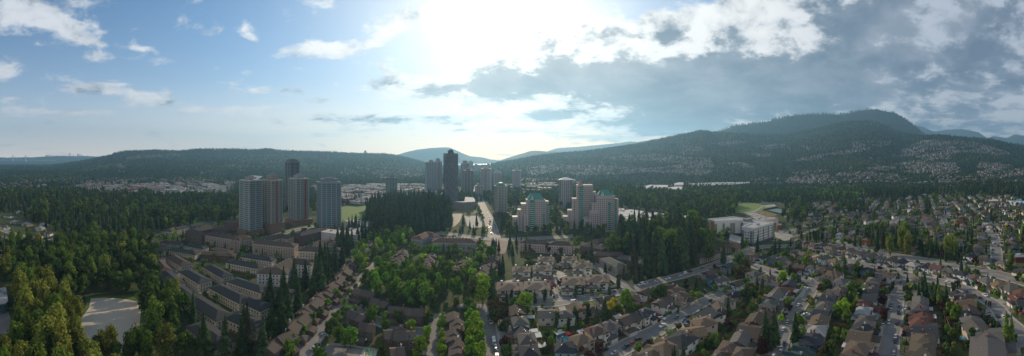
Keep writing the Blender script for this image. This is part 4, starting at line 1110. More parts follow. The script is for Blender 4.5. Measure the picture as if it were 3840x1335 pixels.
bm=MB(); bm.box(0,2.4,-13.1,-12.5,0,.35,bot=True); bm.box(0,.3,-13.1,-12.5,.35,2.9)
bmm=bm.mesh('frame_panel',[M['concrete']]); nfp=0
for k in range(0,36):
    for i in range(5):
        x0=-13+i*5.2+(2.6 if k%2 else 0); z=12+k*2.95
        if x0+2.6>13.5: continue
        if (i+k//2)%3!=2 and nfp<99: link('frame_panel',bmm,tt,loc=(x0,0,z)); nfp+=1
tower('dark slab tower right of the checkered tower',1755,732,28,20,73,15,glass=(.07,.08,.09),wallc=(.22,.23,.24),balc=((0,.2,5),),pent=(.4,.5,4,0))
tower('stepped pale tower behind the dark slab tower',1744,722,20,20,92,25,glass=(.15,.17,.17),wallc=(.34,.35,.35),balc=((0,0,4),(1,0,4)),pent=(.6,.6,7,0))
tower('pale tower with vertical white piers right of the avenue',1823,724,30,20,76,-12,glass=(.10,.12,.13),wallc=(.46,.47,.47),balc=((0,.0,4),),piers=8,pent=(.5,.6,4,0))
tower('pair-topped cream tower behind the white-pier tower',1864,703,26,20,54,20,glass=(.15,.15,.14),wallc=(.42,.41,.38),balc=((0,.25,4),),pent=(.7,.6,5,0))
def dome(t,hx,hy,h):
    b=MB(); b.ring(0,0,hx*.98,h+1,h+3,12,r2=hx*.95); b.ring(0,0,hx*.95,h+3,h+6.5,12,r2=hx*.5); b.ring(0,0,hx*.5,h+6.5,h+7.5,12,r2=hx*.1)
    link('roof',b.mesh('roof',[M['copper']]),t)
tower('pink tower with green copper top beside the avenue',1877,808,19,18,56,25,glass=(.035,.15,.14),wallc=(.44,.34,.31),balc=((0,-.3,4),(1,.2,4)),pent=None,crown=dome,piers=4,podium=[(-12,12,-14,10,7)])
tower('grey-white twin-shaft tower far right of the avenue',1938,710,28,18,66,-5,glass=(.12,.14,.15),wallc=(.44,.45,.46),balc=((0,0,3),),piers=7,pent=(.5,.5,3,0))
def pyr(t,hx,hy,h):
    b=MB(); b.quad((-hx,-hy,h+1.0),(hx,-hy,h+1.0),(2,1,h+6),(-2,1,h+6)); b.quad((hx,-hy,h+1),(hx,hy,h+1),(2,1,h+6)); b.quad((hx,hy,h+1),(-hx,hy,h+1),(-2,1,h+6),(2,1,h+6)); b.quad((-hx,hy,h+1),(-hx,-hy,h+1),(-2,1,h+6))
    link('roof',b.mesh('roof',[M['slab']]),t)
tower('octagonal pale grey tower with shallow pyramid roof behind the pink towers',2121,778,30,26,61,0,glass=(.11,.13,.14),wallc=(.40,.38,.37),balc=((0,-.42,3),(0,.42,3),(0,.1,4)),chamfer=6,pent=None,crown=pyr,piers=5)
tower('faint pale tower far behind the avenue',1765,655,30,24,84,10,glass=(.15,.16,.17),wallc=(.35,.36,.37),balc=(),step=3)
tower('farther faint tower beside the inlet',1785,650,22,20,60,10,glass=(.15,.16,.17),wallc=(.3,.32,.33),balc=(),step=3)
tower('low glass office tower between the avenue towers',1796,735,20,16,30,10,glass=(.13,.15,.15),wallc=(.36,.3,.28),balc=(),step=1)

# pink stepped towers with green glass bays
PINK=(.36,.315,.30)
def pink_tower(label,sx,base,masses,bays,rot,tops):
    p=at(sx,base); t=thing('tower',label,'tower',p,view_rot(p)+math.radians(rot),'pink towers with green glass bays')
    nwin=0; extra=MB(); wl=MB()
    for i,(x0,x1,y0,y1,h) in enumerate(masses):
        wl.box(x0,x1,y0,y1,0,h+.01*i)
        wl.box(x0-.15,x1+.15,y0-.15,y1+.15,h+.02*i,h+1+.01*i,bot=True)
        for s in range(int(h/3)-1,0,-1):
            k=max(1,int((x1-x0-1)/3.1))
            for j in range(k):
                x=(x0+x1)/2+(j-(k-1)/2)*3.1; z=s*3
                if nwin<98: link('window',pane_mesh(1.5,1.3),t,loc=(x,y0-.004-.001*i,z)); nwin+=1
                else: extra.box(x-.75,x+.75,y0-.08,y0-.005,z,z+1.3,bot=True)
            k=max(1,int((y1-y0-1)/3.6))
            for j in range(k):
                y=(y0+y1)/2+(j-(k-1)/2)*3.6; z=s*3
                extra.box(x1+.005,x1+.08,y-.7,y+.7,z,z+1.3,bot=True); extra.box(x0-.08,x0-.005,y-.7,y+.7,z,z+1.3,bot=True)
    link('wall',wl.mesh('wall',[M['wall']]),t,color=PINK)
    tag(link('window',extra.mesh('window',[M['glass']]),t),None,kind='stuff')
    for (x0,x1,y0,y1,h) in bays:
        b=MB(); b.box(x0,x1,y0,y1,3,h,m=0)
        for s in range(1,int(h/3)): b.box(x0-.1,x1+.1,y0-.1,y1,s*3-.2,s*3+.2,m=1,bot=True)
        link('glass_bay',b.mesh('glass_bay',[M['bayglass'],M['slab']]),t)
    tops(t)
    for b_ in masses[:1]:
        x0,x1,y0,y1,h=b_
        for s in range(2,int(h/3)): link('balcony',balcony_mesh(3.4,1.5),t,loc=(x1-2.2,y0-.1,s*3))
M['bayglass']=glassy('green_bay_glass',(.02,.17,.14),.15,.6)
def greenhip(x0,x1,y0,y1,z,rise):
    def f(t):
        b=MB(); cx=(x0+x1)/2; cy=(y0+y1)/2; q=(x1-x0)*.28
        P=[(x0,y0,z),(x1,y0,z),(x1,y1,z),(x0,y1,z)]; a=(cx-q,cy,z+rise); c=(cx+q,cy,z+rise)
        b.quad(P[0],P[1],c,a); b.quad(P[2],P[3],a,c); b.quad(P[1],P[2],c); b.quad(P[3],P[0],a)
        link('roof',b.mesh('roof',[M['copper']]),t)
        g=MB(); g.quad((x0+4,y0-1.2,z-1),(x0+10,y0-1.2,z-1),(x0+7,y0-1.2,z+7)); g.quad((x0+10,y0-1.2,z-1),(x0+10,y0+2,z-1),(x0+7,y0-1.2,z+7)); g.quad((x0+4,y0+2,z-1),(x0+4,y0-1.2,z-1),(x0+7,y0-1.2,z+7))
        link('gable',g.mesh('gable',[M['wall']]),t,color=(.46,.40,.38))
    return f
def spire(x,y,z,h,w=3.5,c='wall'):
    def f(t):
        b=MB(); P=[(x-w,y-w,z),(x+w,y-w,z),(x+w,y+w,z),(x-w,y+w,z)]
        for i in range(4): b.quad(P[i],P[(i+1)%4],(x,y,z+h))
        link('spire',b.mesh('spire',[M[c]]),t,color=(.30,.20,.17))
    return f
def both(*f): return lambda t:[g(t) for g in f]
pink_tower('left pink stepped tower with broad green roof',2005,862,[(-13,15,-9,9,46),(-21,-13,-7,9,40),(-26,-21,-6,8,31),(15,21,-6,8,43),(-34,-26,-4,9,20),(-18,-11,-13,-8,24)],[(-8,-2,-11,-9,47),(11,14,-10.5,-9,26),(19,21.5,-7.2,-5,40)],8,greenhip(-12,14,-8,8,47,9))
pink_tower('tall pink tower with pointed top and green glass shaft',2188,855,[(-11,14,-9,9,67),(14,19,-6,8,56),(-18,-11,-7,8,46),(-25,-18,-6,8,28),(-32,-25,-5,8,18)],[(-7,-1,-10.5,-9,66)],5,both(spire(-5,-2,68,9,4),lambda t:None))
pink_tower('right pink stepped tower with dark green roof and sharp fin',2266,866,[(-13,14,-9,9,53),(14,21,-5,9,47),(-20,-13,-8,8,42),(-24,-10,-14,-8,32),(-32,-24,-10,6,20)],[(4,7,-10.5,-9,44),(14.5,18,-6.2,-5,49)],10,both(greenhip(-11,11,-7,8,54,8),spire(13,0,54,10,2.2,'copper')))

# modern white block right of centre
def modern():
    h=22
    A=[Vector((v.x,v.y,0)) for v in gp('Q','50,680 410,645 560,668 680,685 975,725 680,805 530,785 665,740 548,722 548,692 400,692 150,705',h)]
    c=sum(A,Vector((0,0,0)))/len(A); P=[v-c for v in A]
    t=thing('apartment_building','six-storey modern white and grey apartment building with an orange corner','apartments',c)
    w=MB(); pl=[(p.x,p.y) for p in P]; w.prism(pl,0,h-.5,m=0,tm=1)
    sg=sum(pl[i-1][0]*pl[i][1]-pl[i][0]*pl[i-1][1] for i in range(len(pl)))
    n=len(P); par=MB(); nwin=0
    for i in range(n):
        a,b=P[i],P[(i+1)%n]
        u,v,Ln=wing_frame(a,b); nrm=-v if sg>0 else v
        q=[a+nrm*.25,b+nrm*.25,b-nrm*.3,a-nrm*.3]
        par.prism([(k.x,k.y) for k in q],h-1.0,h+.7)
        fc=(a+b)/2
        if nrm.dot(-(fc+c))<=0: continue
        rz=math.atan2(nrm.x,-nrm.y)
        k=max(1,int(Ln/3.4))
        for s in range(6):
            for j in range(k):
                if nwin>=97: break
                d=a+u*(Ln*(j+.5)/k)+nrm*.05
                o=link('window',pane_mesh(1.8,1.6),t,loc=(d.x,d.y,1+s*3.45),rz=rz); nwin+=1
        # coloured bays and dark base
        for z0,z1,m_,e in ((0,3.3,3,.04),):
            w.quad(*[(g.x,g.y,z) for g,z in ((a+nrm*e,z0),(b+nrm*e,z0),(b+nrm*e,z1),(a+nrm*e,z1))],m=m_)
        for j in range(0,k,3):
            d0=a+u*(Ln*(j+.05)/k)+nrm*.03; d1=a+u*(Ln*min(1,(j+1.0)/k))+nrm*.03
            w.quad((d0.x,d0.y,3.3),(d1.x,d1.y,3.3),(d1.x,d1.y,18),(d0.x,d0.y,18),m=2 if j%2 else 4)
    # orange corner
    a,b=P[11],P[0]
    u,v,Ln=wing_frame(a,b); nrm=-v if sg>0 else v
    e0=a+(b-a)*.05+nrm*.3; e1=a+(b-a)*.55+nrm*.3
    cb=MB(); cb.quad((e0.x,e0.y,3),(e1.x,e1.y,3),(e1.x,e1.y,h-1.5),(e0.x,e0.y,h-1.5)); cb.quad((e1.x,e1.y,3),(e0.x,e0.y,3),(e0.x,e0.y,h-1.5),(e1.x,e1.y,h-1.5))
    cb=MB(); i0=e0-nrm*.5; i1=e1-nrm*.5; cb.prism([(e0.x,e0.y),(e1.x,e1.y),(i1.x,i1.y),(i0.x,i0.y)],3,h-1.2)
    link('panel',cb.mesh('panel',[M['flatobj']]),t,color=(.5,.25,.05))
    link('wall',w.mesh('wall',[M['wall'],M['tarroof'],M['greypanel'],M['navypanel'],M['greypanel']]),t,color=(.55,.55,.53))
    link('parapet',par.mesh('parapet',[M['slab']]),t)
    b=MB(); cx,cy=P[3].x,P[3].y; cc=(P[3]+P[8])/2
    b.box(cc.x-6,cc.x+5,cc.y-4,cc.y+4,h-.4,h+3.5); link('stair_tower',b.mesh('stair_tower',[M['greypanel']]),t)
    b=MB(); m_=(P[4]+P[6])/2
    b.box(m_.x-2,m_.x+2,m_.y-1.5,m_.y+1.5,h-.4,h+1.8); link('roof_unit',b.mesh('roof_unit',[M['metal']]),t)
    l=gp('K','290,120 430,165 430,240 280,190',1)
    b=MB(); b.prism([(v.x-c.x,v.y-c.y) for v in l],0,3); link('terrace',b.mesh('terrace',[M['concrete']]),t)
M['greypanel']=mat('grey_panel',(.2,.2,.19),.7,.08,.4); M['navypanel']=mat('navy_panel',(.03,.045,.075),.6,.1,.4)
modern()
def flat_block(label,t,s,h,wc,rc=(.33,.32,.31),name='apartment_block',cat='apartments',group='flat-roofed buildings',win=True,step=4,fh=3,units=0,cap=60):
    A=[Vector((v.x,v.y,0)) for v in gp(t,s,h)]
    c=sum(A,Vector((0,0,0)))/len(A); P=[v-c for v in A]; pl=[(p.x,p.y) for p in P]
    o=thing(name,label,cat,c,0,group)
    b=MB(); b.prism(pl,0,h-.3,cap=False); link('wall',b.mesh('wall',[M['wall']]),o,color=wc)
    big=[((p*(1+.5/max(p.length,1))).x,(p*(1+.5/max(p.length,1))).y) for p in P]
    b=MB(); b.prism(big,h-.45,h+.3); link('roof',b.mesh('roof',[M['flatobj']]),o,color=rc)
    sg=sum(pl[i-1][0]*pl[i][1]-pl[i][0]*pl[i-1][1] for i in range(len(pl))); n=0
    if win:
        for i in range(len(P)):
            a,e=P[i],P[(i+1)%len(P)]; u,v,Ln=wing_frame(a,e); nrm=-v if sg>0 else v
            if nrm.dot(-((a+e)/2+c))<=0 or Ln<4: continue
            k=max(1,int(Ln/step))
            for s_ in range(max(1,int((h-1)/fh))):
                for j in range(k):
                    if n>=cap: break
                    d=a+u*(Ln*(j+.5)/k)+nrm*.004; link('window',pane_mesh(1.8,1.4),o,loc=(d.x,d.y,1+s_*fh),rz=math.atan2(nrm.x,-nrm.y)); n+=1
    for k in range(units):
        q=P[k%len(P)]*.45+P[(k*2+1)%len(P)]*.2
        b=MB(); b.box(-1.5,1.5,-1,1,0,1.5); b.ring(0,0,.7,1.5,1.8,8); link('roof_unit',b.mesh('roof_unit',[M['metal']]),o,loc=(q.x,q.y,h+.3))
    return o
flat_block('flat grey-roofed white apartment block with long front wing','B','730,150 790,115 1010,135 1060,100 1215,102 1205,135 1130,185 1020,185',13,(.45,.42,.39),(.36,.34,.33),units=4)
flat_block('flat-roofed apartment block nearer the sports field','B','990,28 1085,8 1308,40 1270,88 1105,92 1100,48',13,(.42,.39,.36),(.36,.34,.33),units=4)
WH=(.48,.45,.43)
for i,s in enumerate(['862,625 940,632 948,655 865,655','868,655 1000,640 1105,655 1060,690 940,700 870,680','945,705 1060,690 1110,700 1130,740 1000,745','1110,672 1210,665 1298,680 1290,700 1150,700','1130,715 1300,705 1400,735 1330,760 1180,755','1290,725 1434,705 1434,740 1340,745','1180,690 1250,688 1300,705 1200,712']):
    flat_block(f'low white flat-roofed condominium beyond the dark trees, {nth(i+1)} of its cluster','d',s,12,WH,(.42,.41,.41),group='white condominiums beyond the trees',units=2,cap=30)
flat_block('low white flat-roofed condominium left of the modern apartment building','e','-10,700 60,685 135,698 100,722 0,725',12,WH,(.42,.41,.41),group='white condominiums beyond the trees',cap=20)
flat_block('long pale-roofed school building beyond the river trees','Q','-420,190 0,172 190,165 640,158 640,178 200,200 -50,215 -400,215',9,(.16,.14,.13),(.42,.42,.42),'school','school',None,step=9)
flat_block('curved white college building among trees at centre right','d','1105,445 1160,433 1310,435 1310,450 1210,458 1205,468 1130,465',12,(.45,.44,.42),(.45,.45,.44),'college_building','college',None,step=7)
flat_block('second white college building farther right','d','1310,455 1434,440 1434,470 1330,472',14,(.45,.44,.42),(.47,.47,.46),'college_building','college',None,step=7)
flat_block('white tiered college hall behind the others','d','1365,422 1400,412 1440,415 1440,432 1370,432',20,(.45,.44,.42),(.47,.47,.46),'college_building','college',None,step=7)
flat_block('white sports dome roof beside red hall','Q','555,112 680,108 700,128 640,130',8,(.4,.4,.4),(.5,.5,.5),'sports_hall','hall',None,win=False)
flat_block('red-roofed sports hall in front of the hill forest','Q','695,105 770,92 860,98 975,108 975,122 705,125',9,(.3,.05,.04),(.36,.12,.10),'sports_hall','hall',None,step=9)
flat_block('red-brick low building with grey parapet behind the modern block','Q','850,700 985,680 1030,650 1040,710 1040,745 985,735',7,(.22,.2,.19),(.12,.11,.1),'community_hall','hall',None,win=False)
flat_block('small red-brown brick building beside the parking lot','Q','1015,745 1085,742 1090,765 1025,768',7,(.17,.06,.045),(.15,.1,.08),'brick_building','building',None)
flat_block('pale-roofed long school building in the far suburb','R','1740,405 1925,395 1925,425 1745,425',6,(.3,.28,.25),(.42,.38,.35),'school','school',None)
flat_block('blue-and-white roofed school hall at the right edge','R','2020,420 2240,425 2240,455 2120,450',7,(.38,.4,.42),(.36,.42,.47),'school','school',None)
flat_block('bright blue roofed hall at the right edge','R','2130,395 2200,392 2210,420 2130,420',8,(.1,.25,.4),(.08,.30,.45),'school_hall','hall',None,win=False)
flat_block('pinkish-roofed low apartments behind the conifers','R','1260,200 1370,197 1370,215 1265,218',8,(.32,.28,.26),(.36,.30,.28),group=None)
flat_block('long low white terraces in the dry meadow','Q','1300,95 1480,90 1670,95 1670,110 1300,112',6,(.4,.38,.35),(.25,.24,.23),'terrace','terrace',None)
flat_block('glass and timber podium building beside the tallest tower','c','945,575 1035,572 1040,535 1110,540 1122,560 1122,575 1030,580',16,(.16,.15,.14),(.38,.37,.36),'podium_building','building',None,step=4)
flat_block('pale industrial hall at the far left','a','0,0 0,0 1,1',5,(.1,.1,.1)) if False else None
flat_block('grey workshop with pale roof behind the left trees','g','-40,380 45,368 60,470 40,490 -40,500',7,(.06,.13,.14),(.36,.34,.32),'workshop','workshop','left edge workshops',step=6,units=2)
flat_block('pale small hall between the left poplars','g','180,335 245,330 245,430 200,430',6,(.35,.34,.33),(.38,.37,.36),'workshop','workshop','left edge workshops',win=False)
flat_block('low flat-roofed building at the top left street','g','-20,38 80,28 100,50 20,58',6,(.35,.32,.3),(.40,.39,.37),'shop','shop',None)
flat_block('second low flat-roofed building at the top left street','g','-20,70 60,62 80,92 -20,100',6,(.35,.32,.3),(.40,.38,.35),'shop','shop',None)

# ---- malls, warehouses and offices of the valley floor
def commerce():
    rr=random.Random(21); used=[]
    zones=[('s280,695 870,690 860,706 300,716',26),('s1180,700 1640,694 1680,712 1560,728 1260,735 1200,722',46),('s1280,740 1400,735 1400,765 1290,768',8),('s560,712 860,712 860,735 600,735',8),('s1400,655 1560,650 1580,668 1420,672',8),('s1890,700 2060,690 2080,720 1950,730',12),('s1540,655 1700,645 1700,660 1560,668',7)]
    zn=['beyond the left conifers','in the valley shopping district','behind the sunny field','left of the glass towers','below the middle hills','right of the avenue towers','under the far ridge']
    for zi,(z,n) in enumerate(zones):
        poly=pts(z); xs=[p.x for p in poly]; ys=[p.y for p in poly]; k=0; tr=0; L_=[]
        while k<n and tr<4000:
            tr+=1
            p=Vector((rr.uniform(min(xs),max(xs)),rr.uniform(min(ys),max(ys)),0))
            if not inside(p,poly): continue
            w=rr.uniform(30,90); d=rr.uniform(22,50)
            if any((p-q).length<(w+r_)*.55 for q,r_ in used): continue
            used.append((p,w)); L_.append((p,w,d)); k+=1
        L_.sort(key=lambda q:math.atan2(q[0].x,q[0].y))
        for i,(p,w,d) in enumerate(L_):
            h=rr.uniform(6,11); col=rr.choice([(.42,.42,.42),(.36,.36,.37),(.46,.45,.43),(.28,.22,.2),(.2,.2,.21),(.5,.5,.5)])
            cn={.42:'light grey',.36:'grey',.46:'cream',.28:'brown',.2:'dark grey',.5:'white'}[col[0]]
            t=thing('commercial_building',f'{cn}-roofed flat commercial building {zn[zi]}, {nth(i+1)} from the left','commercial building',p,rr.uniform(-.2,.2)-.15,'flat commercial buildings of the valley')
            b=MB(); b.box(-w/2,w/2,-d/2,d/2,0,h,top=False); b.box(-w/2-.1,w/2+.1,-d/2-.3,-d/2,.5,3,m=1); link('wall',b.mesh('wall',[M['wall'],M['glass']]),t,color=rr.choice([(.4,.38,.35),(.3,.28,.27),(.35,.12,.08),(.45,.45,.44)]))
            b=MB(); b.box(-w/2-.5,w/2+.5,-d/2-.5,d/2+.5,h,h+.8,bot=True); b.box(-w*.2,-w*.1,-3,2,h+.8,h+2.4); b.box(w*.15,w*.25,-1,4,h+.8,h+2.2); link('roof',b.mesh('roof',[M['flatobj']]),t,color=tuple(v*.45 for v in col))
commerce()
# ---- far skyline and cable bridge
def far_things():
    rr=random.Random(9)
    for i,(x,top,wd) in enumerate([(383,186,5),(390,184,4),(398,182,6),(406,184,5),(414,186,6),(426,187,7),(442,186,6),(475,189,5),(578,182,4),(588,166,8),(603,190,6),(616,180,7),(637,186,6),(655,172,10),(667,180,6),(680,177,7),(691,184,7),(735,182,5),(448,189,4)]):
        sx=x/2.2406; r=8700; az=(sx-1920)/F; row=500+top/2.2406; h=H+r*(592-row)/F
        g=land(r*math.sin(az),r*math.cos(az)); p=Vector((r*math.sin(az),r*math.cos(az),float(g)))
        w=wd/2.2406*r/F
        b=MB(); b.box(-w/2,w/2,-w/2,w/2,0,max(20,h-float(g)),m=0); 
        b.box(-w/4,w/4,-w/4,w/4,max(20,h-float(g)),max(20,h-float(g))+9)
        for z in range(20,int(h-float(g)),24): b.box(-w/2-.8,w/2+.8,-w/2-.8,w/2+.8,z,z+3,bot=True)
        o=link('distant_tower',b.mesh('distant_tower',[M['concrete']]),None,p,view_rot(p)); tag(o,f'hazy tower on the far left skyline, {nth(i+1)} from the left' if i<18 else 'short hazy tower squeezed into the far left skyline','tower','skyline towers on the far plateau')
    r=7600
    t=None
    px=[108/2.2406,217/2.2406]
    P=[Vector((r*math.sin((s-1920)/F),r*math.cos((s-1920)/F),0)) for s in px]
    u=(P[1]-P[0]).normalized(); c=(P[0]+P[1])/2
    t=thing('cable_bridge','pale cable-stayed bridge with two tall pylons on the left horizon','bridge',c)
    d=MB(); a=P[0]-u*900-c; b_=P[1]+u*700-c; d.tube((a.x,a.y,58),(b_.x,b_.y,52),5,6); link('deck',d.mesh('deck',[M['slab']]),t)
    for q in P:
        b=MB(); v=Vector((-u.y,u.x,0)); k=q-c
        for s in (-1,1): b.tube(tuple(k+v*s*26),(*(k+v*s*7)[:2],158),9,6)
        b.tube((*(k)[:2],120),(*(k)[:2],172),11,6)
        py=link('pylon',b.mesh('pylon',[M['slab']]),t)
        cb=MB()
        for i in range(1,10):
            for s in (-1,1):
                e=k+u*s*i*38; cb.tube((k.x,k.y,165-i*3),(e.x,e.y,57),.9,4)
        link('cable_fan',cb.mesh('cable_fan',[M['slab']]),t)
    # masts
    for label,sx,row,r,h in (('lattice mast on the right forest ridge',2643,492,3450,42),('thin mast on the left wooded ridge',587,566,3600,38),('round-topped tower on the crest of the middle ridge',1370,577,3600,42)):
        az=(sx-1920)/F; x,y=r*math.sin(az),r*math.cos(az); z=float(land(x,y))
        b=MB(); w=1.6 if 'mast' in label else 11
        if w<5:
            for i in range(4):
                a=PI/4+i*PI/2; b.tube((w*1.6*math.cos(a),w*1.6*math.sin(a),-3),(.5*math.cos(a),.5*math.sin(a),h),.5,4)
            for k in range(6): b.box(-1.2,1.2,-1.2,1.2,k*h/6,k*h/6+.5,bot=True)
        else:
            b.box(-w,w,-8,8,-5,h); b.box(-w*.6,w*.6,-5,5,h,h+8)
        tag(link('mast' if w<5 else 'ridge_tower',b.mesh('mast',[M['concrete']]),None,(x,y,z)),label,'mast' if w<5 else 'tower')
far_things()
# ------------------------------------------------------------------ tree shapes (unit height)
def conifer_tpl(seed,nb,r=.15,core=True,lo=.1,dens=1.0):
    g=random.Random(seed); V=[];T=[]
    def tri(*p):
        n=len(V); V.extend(p); T.append((n,n+1,n+2))
    lean=(g.uniform(-.01,.01),g.uniform(-.01,.01))
    gaps=[(g.uniform(0,6.28),g.uniform(.2,.8)) for _ in range(4)]
    for k in range(nb):
        t=1-math.sqrt(g.random()) if k%3 else g.random(); z=lo+(1-lo)*t
        R_=r*((1-t)**.82)*(g.uniform(.68,1.18))+.008
        if t<.12: R_*=.75
        a=g.uniform(0,6.283)
        for ga,gz in gaps:
            if abs((a-ga+PI)%(2*PI)-PI)<.5 and abs(t-gz)<.07: R_*=.5
        c,s=math.cos(a),math.sin(a); w=.30*R_+.010
        z0=z+.025; z1=z-.16*R_/r*.35-.01
        m=.55
        p0=(0,0,z0); pm=(c*R_*m,s*R_*m,(z0+z1)/2+.008)
        pl=(c*R_*m-s*w,s*R_*m+c*w,(z0+z1)/2-.012); pr=(c*R_*m+s*w,s*R_*m-c*w,(z0+z1)/2-.012); pt=(c*R_,s*R_,z1-.012)
        n=len(V); V.extend([p0,pl,pr,pt,pm]); T.extend([(n,n+1,n+4),(n,n+4,n+2),(n+1,n+3,n+4),(n+4,n+3,n+2)])
    if core:
        m=9 if core is True else 5
        if core=='far':
            n=len(V); V.append((0,0,1)); V.extend([(r*(.8+.3*math.sin(i*2.7+seed))*math.cos(2*PI*i/6),r*(.8+.3*math.sin(i*2.7+seed))*math.sin(2*PI*i/6),lo) for i in range(6)]); T.extend([(n,n+1+i,n+1+(i+1)%6) for i in range(6)])
        else:
         for (za,ra,zb,rb) in ((lo+.03,r*.55,.45,r*.40),(.45,r*.40,.97,.004)):
            for i in range(m):
                a=2*PI*i/m; b=2*PI*(i+1)/m; f=lambda q,i_: q*(1+.25*math.sin(i_*2.7+seed))
                P=[(f(ra,i)*math.cos(a),f(ra,i)*math.sin(a),za),(f(ra,(i+1)%m)*math.cos(b),f(ra,(i+1)%m)*math.sin(b),za),(f(rb,(i+1)%m)*math.cos(b),f(rb,(i+1)%m)*math.sin(b),zb),(f(rb,i)*math.cos(a),f(rb,i)*math.sin(a),zb)]
                n=len(V); V.extend(P); T.extend([(n,n+1,n+2),(n,n+2,n+3)])
    V=[(x+lean[0]*z*3,y+lean[1]*z*3,z) for x,y,z in V]
    return np.array(V),np.array(T)
def leafy_tpl(seed,n,lobes,rx,z0,z1,leaf,core=True,up=0.0,lob=.42):
    """crown of leaf clumps gathered in lobes"""
    g=random.Random(seed); V=[];T=[]
    cz=(z0+z1)/2; rz=(z1-z0)/2; LB=[]
    for i in range(lobes):
        a=g.uniform(0,6.283); q=g.uniform(-1,1)
        rr=math.sqrt(max(0,1-q*q))*g.uniform(.35,.75)
        if up: q=-.9+1.75*(i+.5)/lobes; rr=math.sqrt(max(0.05,1-abs(q)**2.2))*g.uniform(.2,.62)
        L_=g.uniform(.75,1.2)*lob
        LB.append((rr*rx*math.cos(a),rr*rx*math.sin(a),cz+q*rz*.72,rx*L_,(rx*L_ if not up else rx*L_*g.uniform(1.5,2.4))))
    for k in range(n):
        x,y,z,lr,lz=LB[k%lobes]
        q=g.uniform(-1,1); a=g.uniform(0,6.283); s=math.sqrt(1-q*q); d=g.uniform(.72,1.08)
        nx,ny,nz_=s*math.cos(a),s*math.sin(a),q
        if nz_<-.3 and g.random()<.5: nz_=-nz_
        p=Vector((x+nx*lr*d,y+ny*lr*d,z+nz_*lz*d))
        nrm=Vector((nx+g.uniform(-.6,.6),ny+g.uniform(-.6,.6),nz_+g.uniform(-.3,.9))).normalized()
        u=nrm.orthogonal().normalized(); v=nrm.cross(u); th=g.uniform(0,6.28); u,v=u*math.cos(th)+v*math.sin(th),v*math.cos(th)-u*math.sin(th)
        l=leaf*g.uniform(.6,1.4)
        m=len(V); V.extend([tuple(p-u*l),tuple(p+v*l*.7-nrm*l*.25),tuple(p+u*l),tuple(p-v*l*.7-nrm*l*.25)]); T.extend([(m,m+1,m+2),(m,m+2,m+3)])
    if core:
        for (x,y,z,lr,lz) in LB:
            m=len(V); e=.74
            for (a,b,c) in ((1,0,0),(0,1,0),(-1,0,0),(0,-1,0),(0,0,1),(0,0,-1)): V.append((x+a*lr*e,y+b*lr*e,z+c*lz*e))
            for i in range(4): T.extend([(m+i,m+(i+1)%4,m+4),(m+(i+1)%4,m+i,m+5)])
    V=np.array(V); V[:,2]=np.maximum(V[:,2],0.02)
    return V,np.array(T)
TPL={'C':[conifer_tpl(i,360,.165+.02*(i%3)) for i in range(6)],
 'B':[leafy_tpl(20+i,720,11,.36,.16,1.0,.052) for i in range(6)],
 'T':[leafy_tpl(40+i,950,12,.33,.10,1.0,.036) for i in range(4)],       # taller broadleaf
 'P':[leafy_tpl(60+i,1500,11,.30,.04,1.0,.026,up=1,lob=.46) for i in range(5)],
 'S':[leafy_tpl(80+i,420,9,.16,.03,1.0,.035,up=1,lob=.7) for i in range(3)],
 'L':[leafy_tpl(100+i,420,8,.5,.05,1.0,.08,lob=.5) for i in range(3)]}    # low bush
MID={'C':[conifer_tpl(i,120,.18) for i in range(5)],'B':[leafy_tpl(20+i,190,8,.36,.12,1.0,.085) for i in range(5)],'T':[leafy_tpl(40+i,200,9,.28,.1,1.0,.07) for i in range(4)],
 'P':[leafy_tpl(60+i,300,9,.29,.04,1.0,.055,up=1,lob=.5) for i in range(4)],'S':[leafy_tpl(80+i,90,6,.13,.02,1.0,.07,up=1,lob=.7) for i in range(2)],'L':[leafy_tpl(100+i,60,5,.5,.03,1.0,.16,lob=.5) for i in range(4)]}
FAR={'C':[conifer_tpl(i,3,.19,'far',.03) for i in range(4)],'B':[leafy_tpl(20+i,7,2,.42,.05,1.0,.2,lob=.8) for i in range(4)]}
FAR['T']=FAR['P']=FAR['B']; FAR['S']=FAR['C']; FAR['L']=FAR['B']
CM={k:[tri_mesh('crown',V,T,M['needle' if k in 'CS' else 'leaf']) for V,T in v] for k,v in TPL.items()}
def trunk_mesh():
    b=MB(); b.ring(0,0,.016,-.02,.55,7,r2=.009,cap=False); b.ring(0,0,.009,.55,.9,6,r2=.002)
    for a,z in ((.5,.35),(2.6,.42),(4.4,.5)): b.tube((0,0,z),(.13*math.cos(a),.13*math.sin(a),z+.2),.005,5)
    return b.mesh('trunk',[M['bark']])
TRUNK=trunk_mesh()
COLR={'con':(.038,.064,.026),'dark':(.058,.094,.026),'mid':(.098,.15,.028),'olive':(.17,.19,.042),'green':(.11,.21,.028),'lime':(.20,.30,.03),'bronze':(.075,.058,.026),'red':(.065,.026,.026),'pink':(.20,.085,.085),'yellow':(.40,.32,.03),'pale':(.36,.40,.22),'brownc':(.052,.056,.03)}
CN={'con':'dark','dark':'dark green','mid':'green','olive':'olive-green','green':'bright green','lime':'lime-green','bronze':'bronze-leaved','red':'dark red','pink':'pinkish plum','yellow':'golden yellow','pale':'white-blossoming','brownc':'brownish'}
KN={'C':'conifer','B':'round tree','T':'tall broadleaf tree','P':'feathery poplar','S':'slim cedar','L':'bush'}
NMK={'C':'conifer_tree','B':'broadleaf_tree','T':'broadleaf_tree','P':'poplar_tree','S':'cedar_tree','L':'bush'}
TREES=[]
def tree(p,k,h,c,place): TREES.append([p.x,p.y,k,h,c,place])
def tl(t,s,place,defc='mid'):
    """crown centres: x,y,kind,height[,colour]"""
    for e in s.split():
        f=e.split(','); h=float(f[3]); c=f[4] if len(f)>4 else ('con' if f[2] in 'CS' else defc)
        tree(G(t,float(f[0]),float(f[1]),h*.55),f[2],h,c,place)
st='beside the straight street'
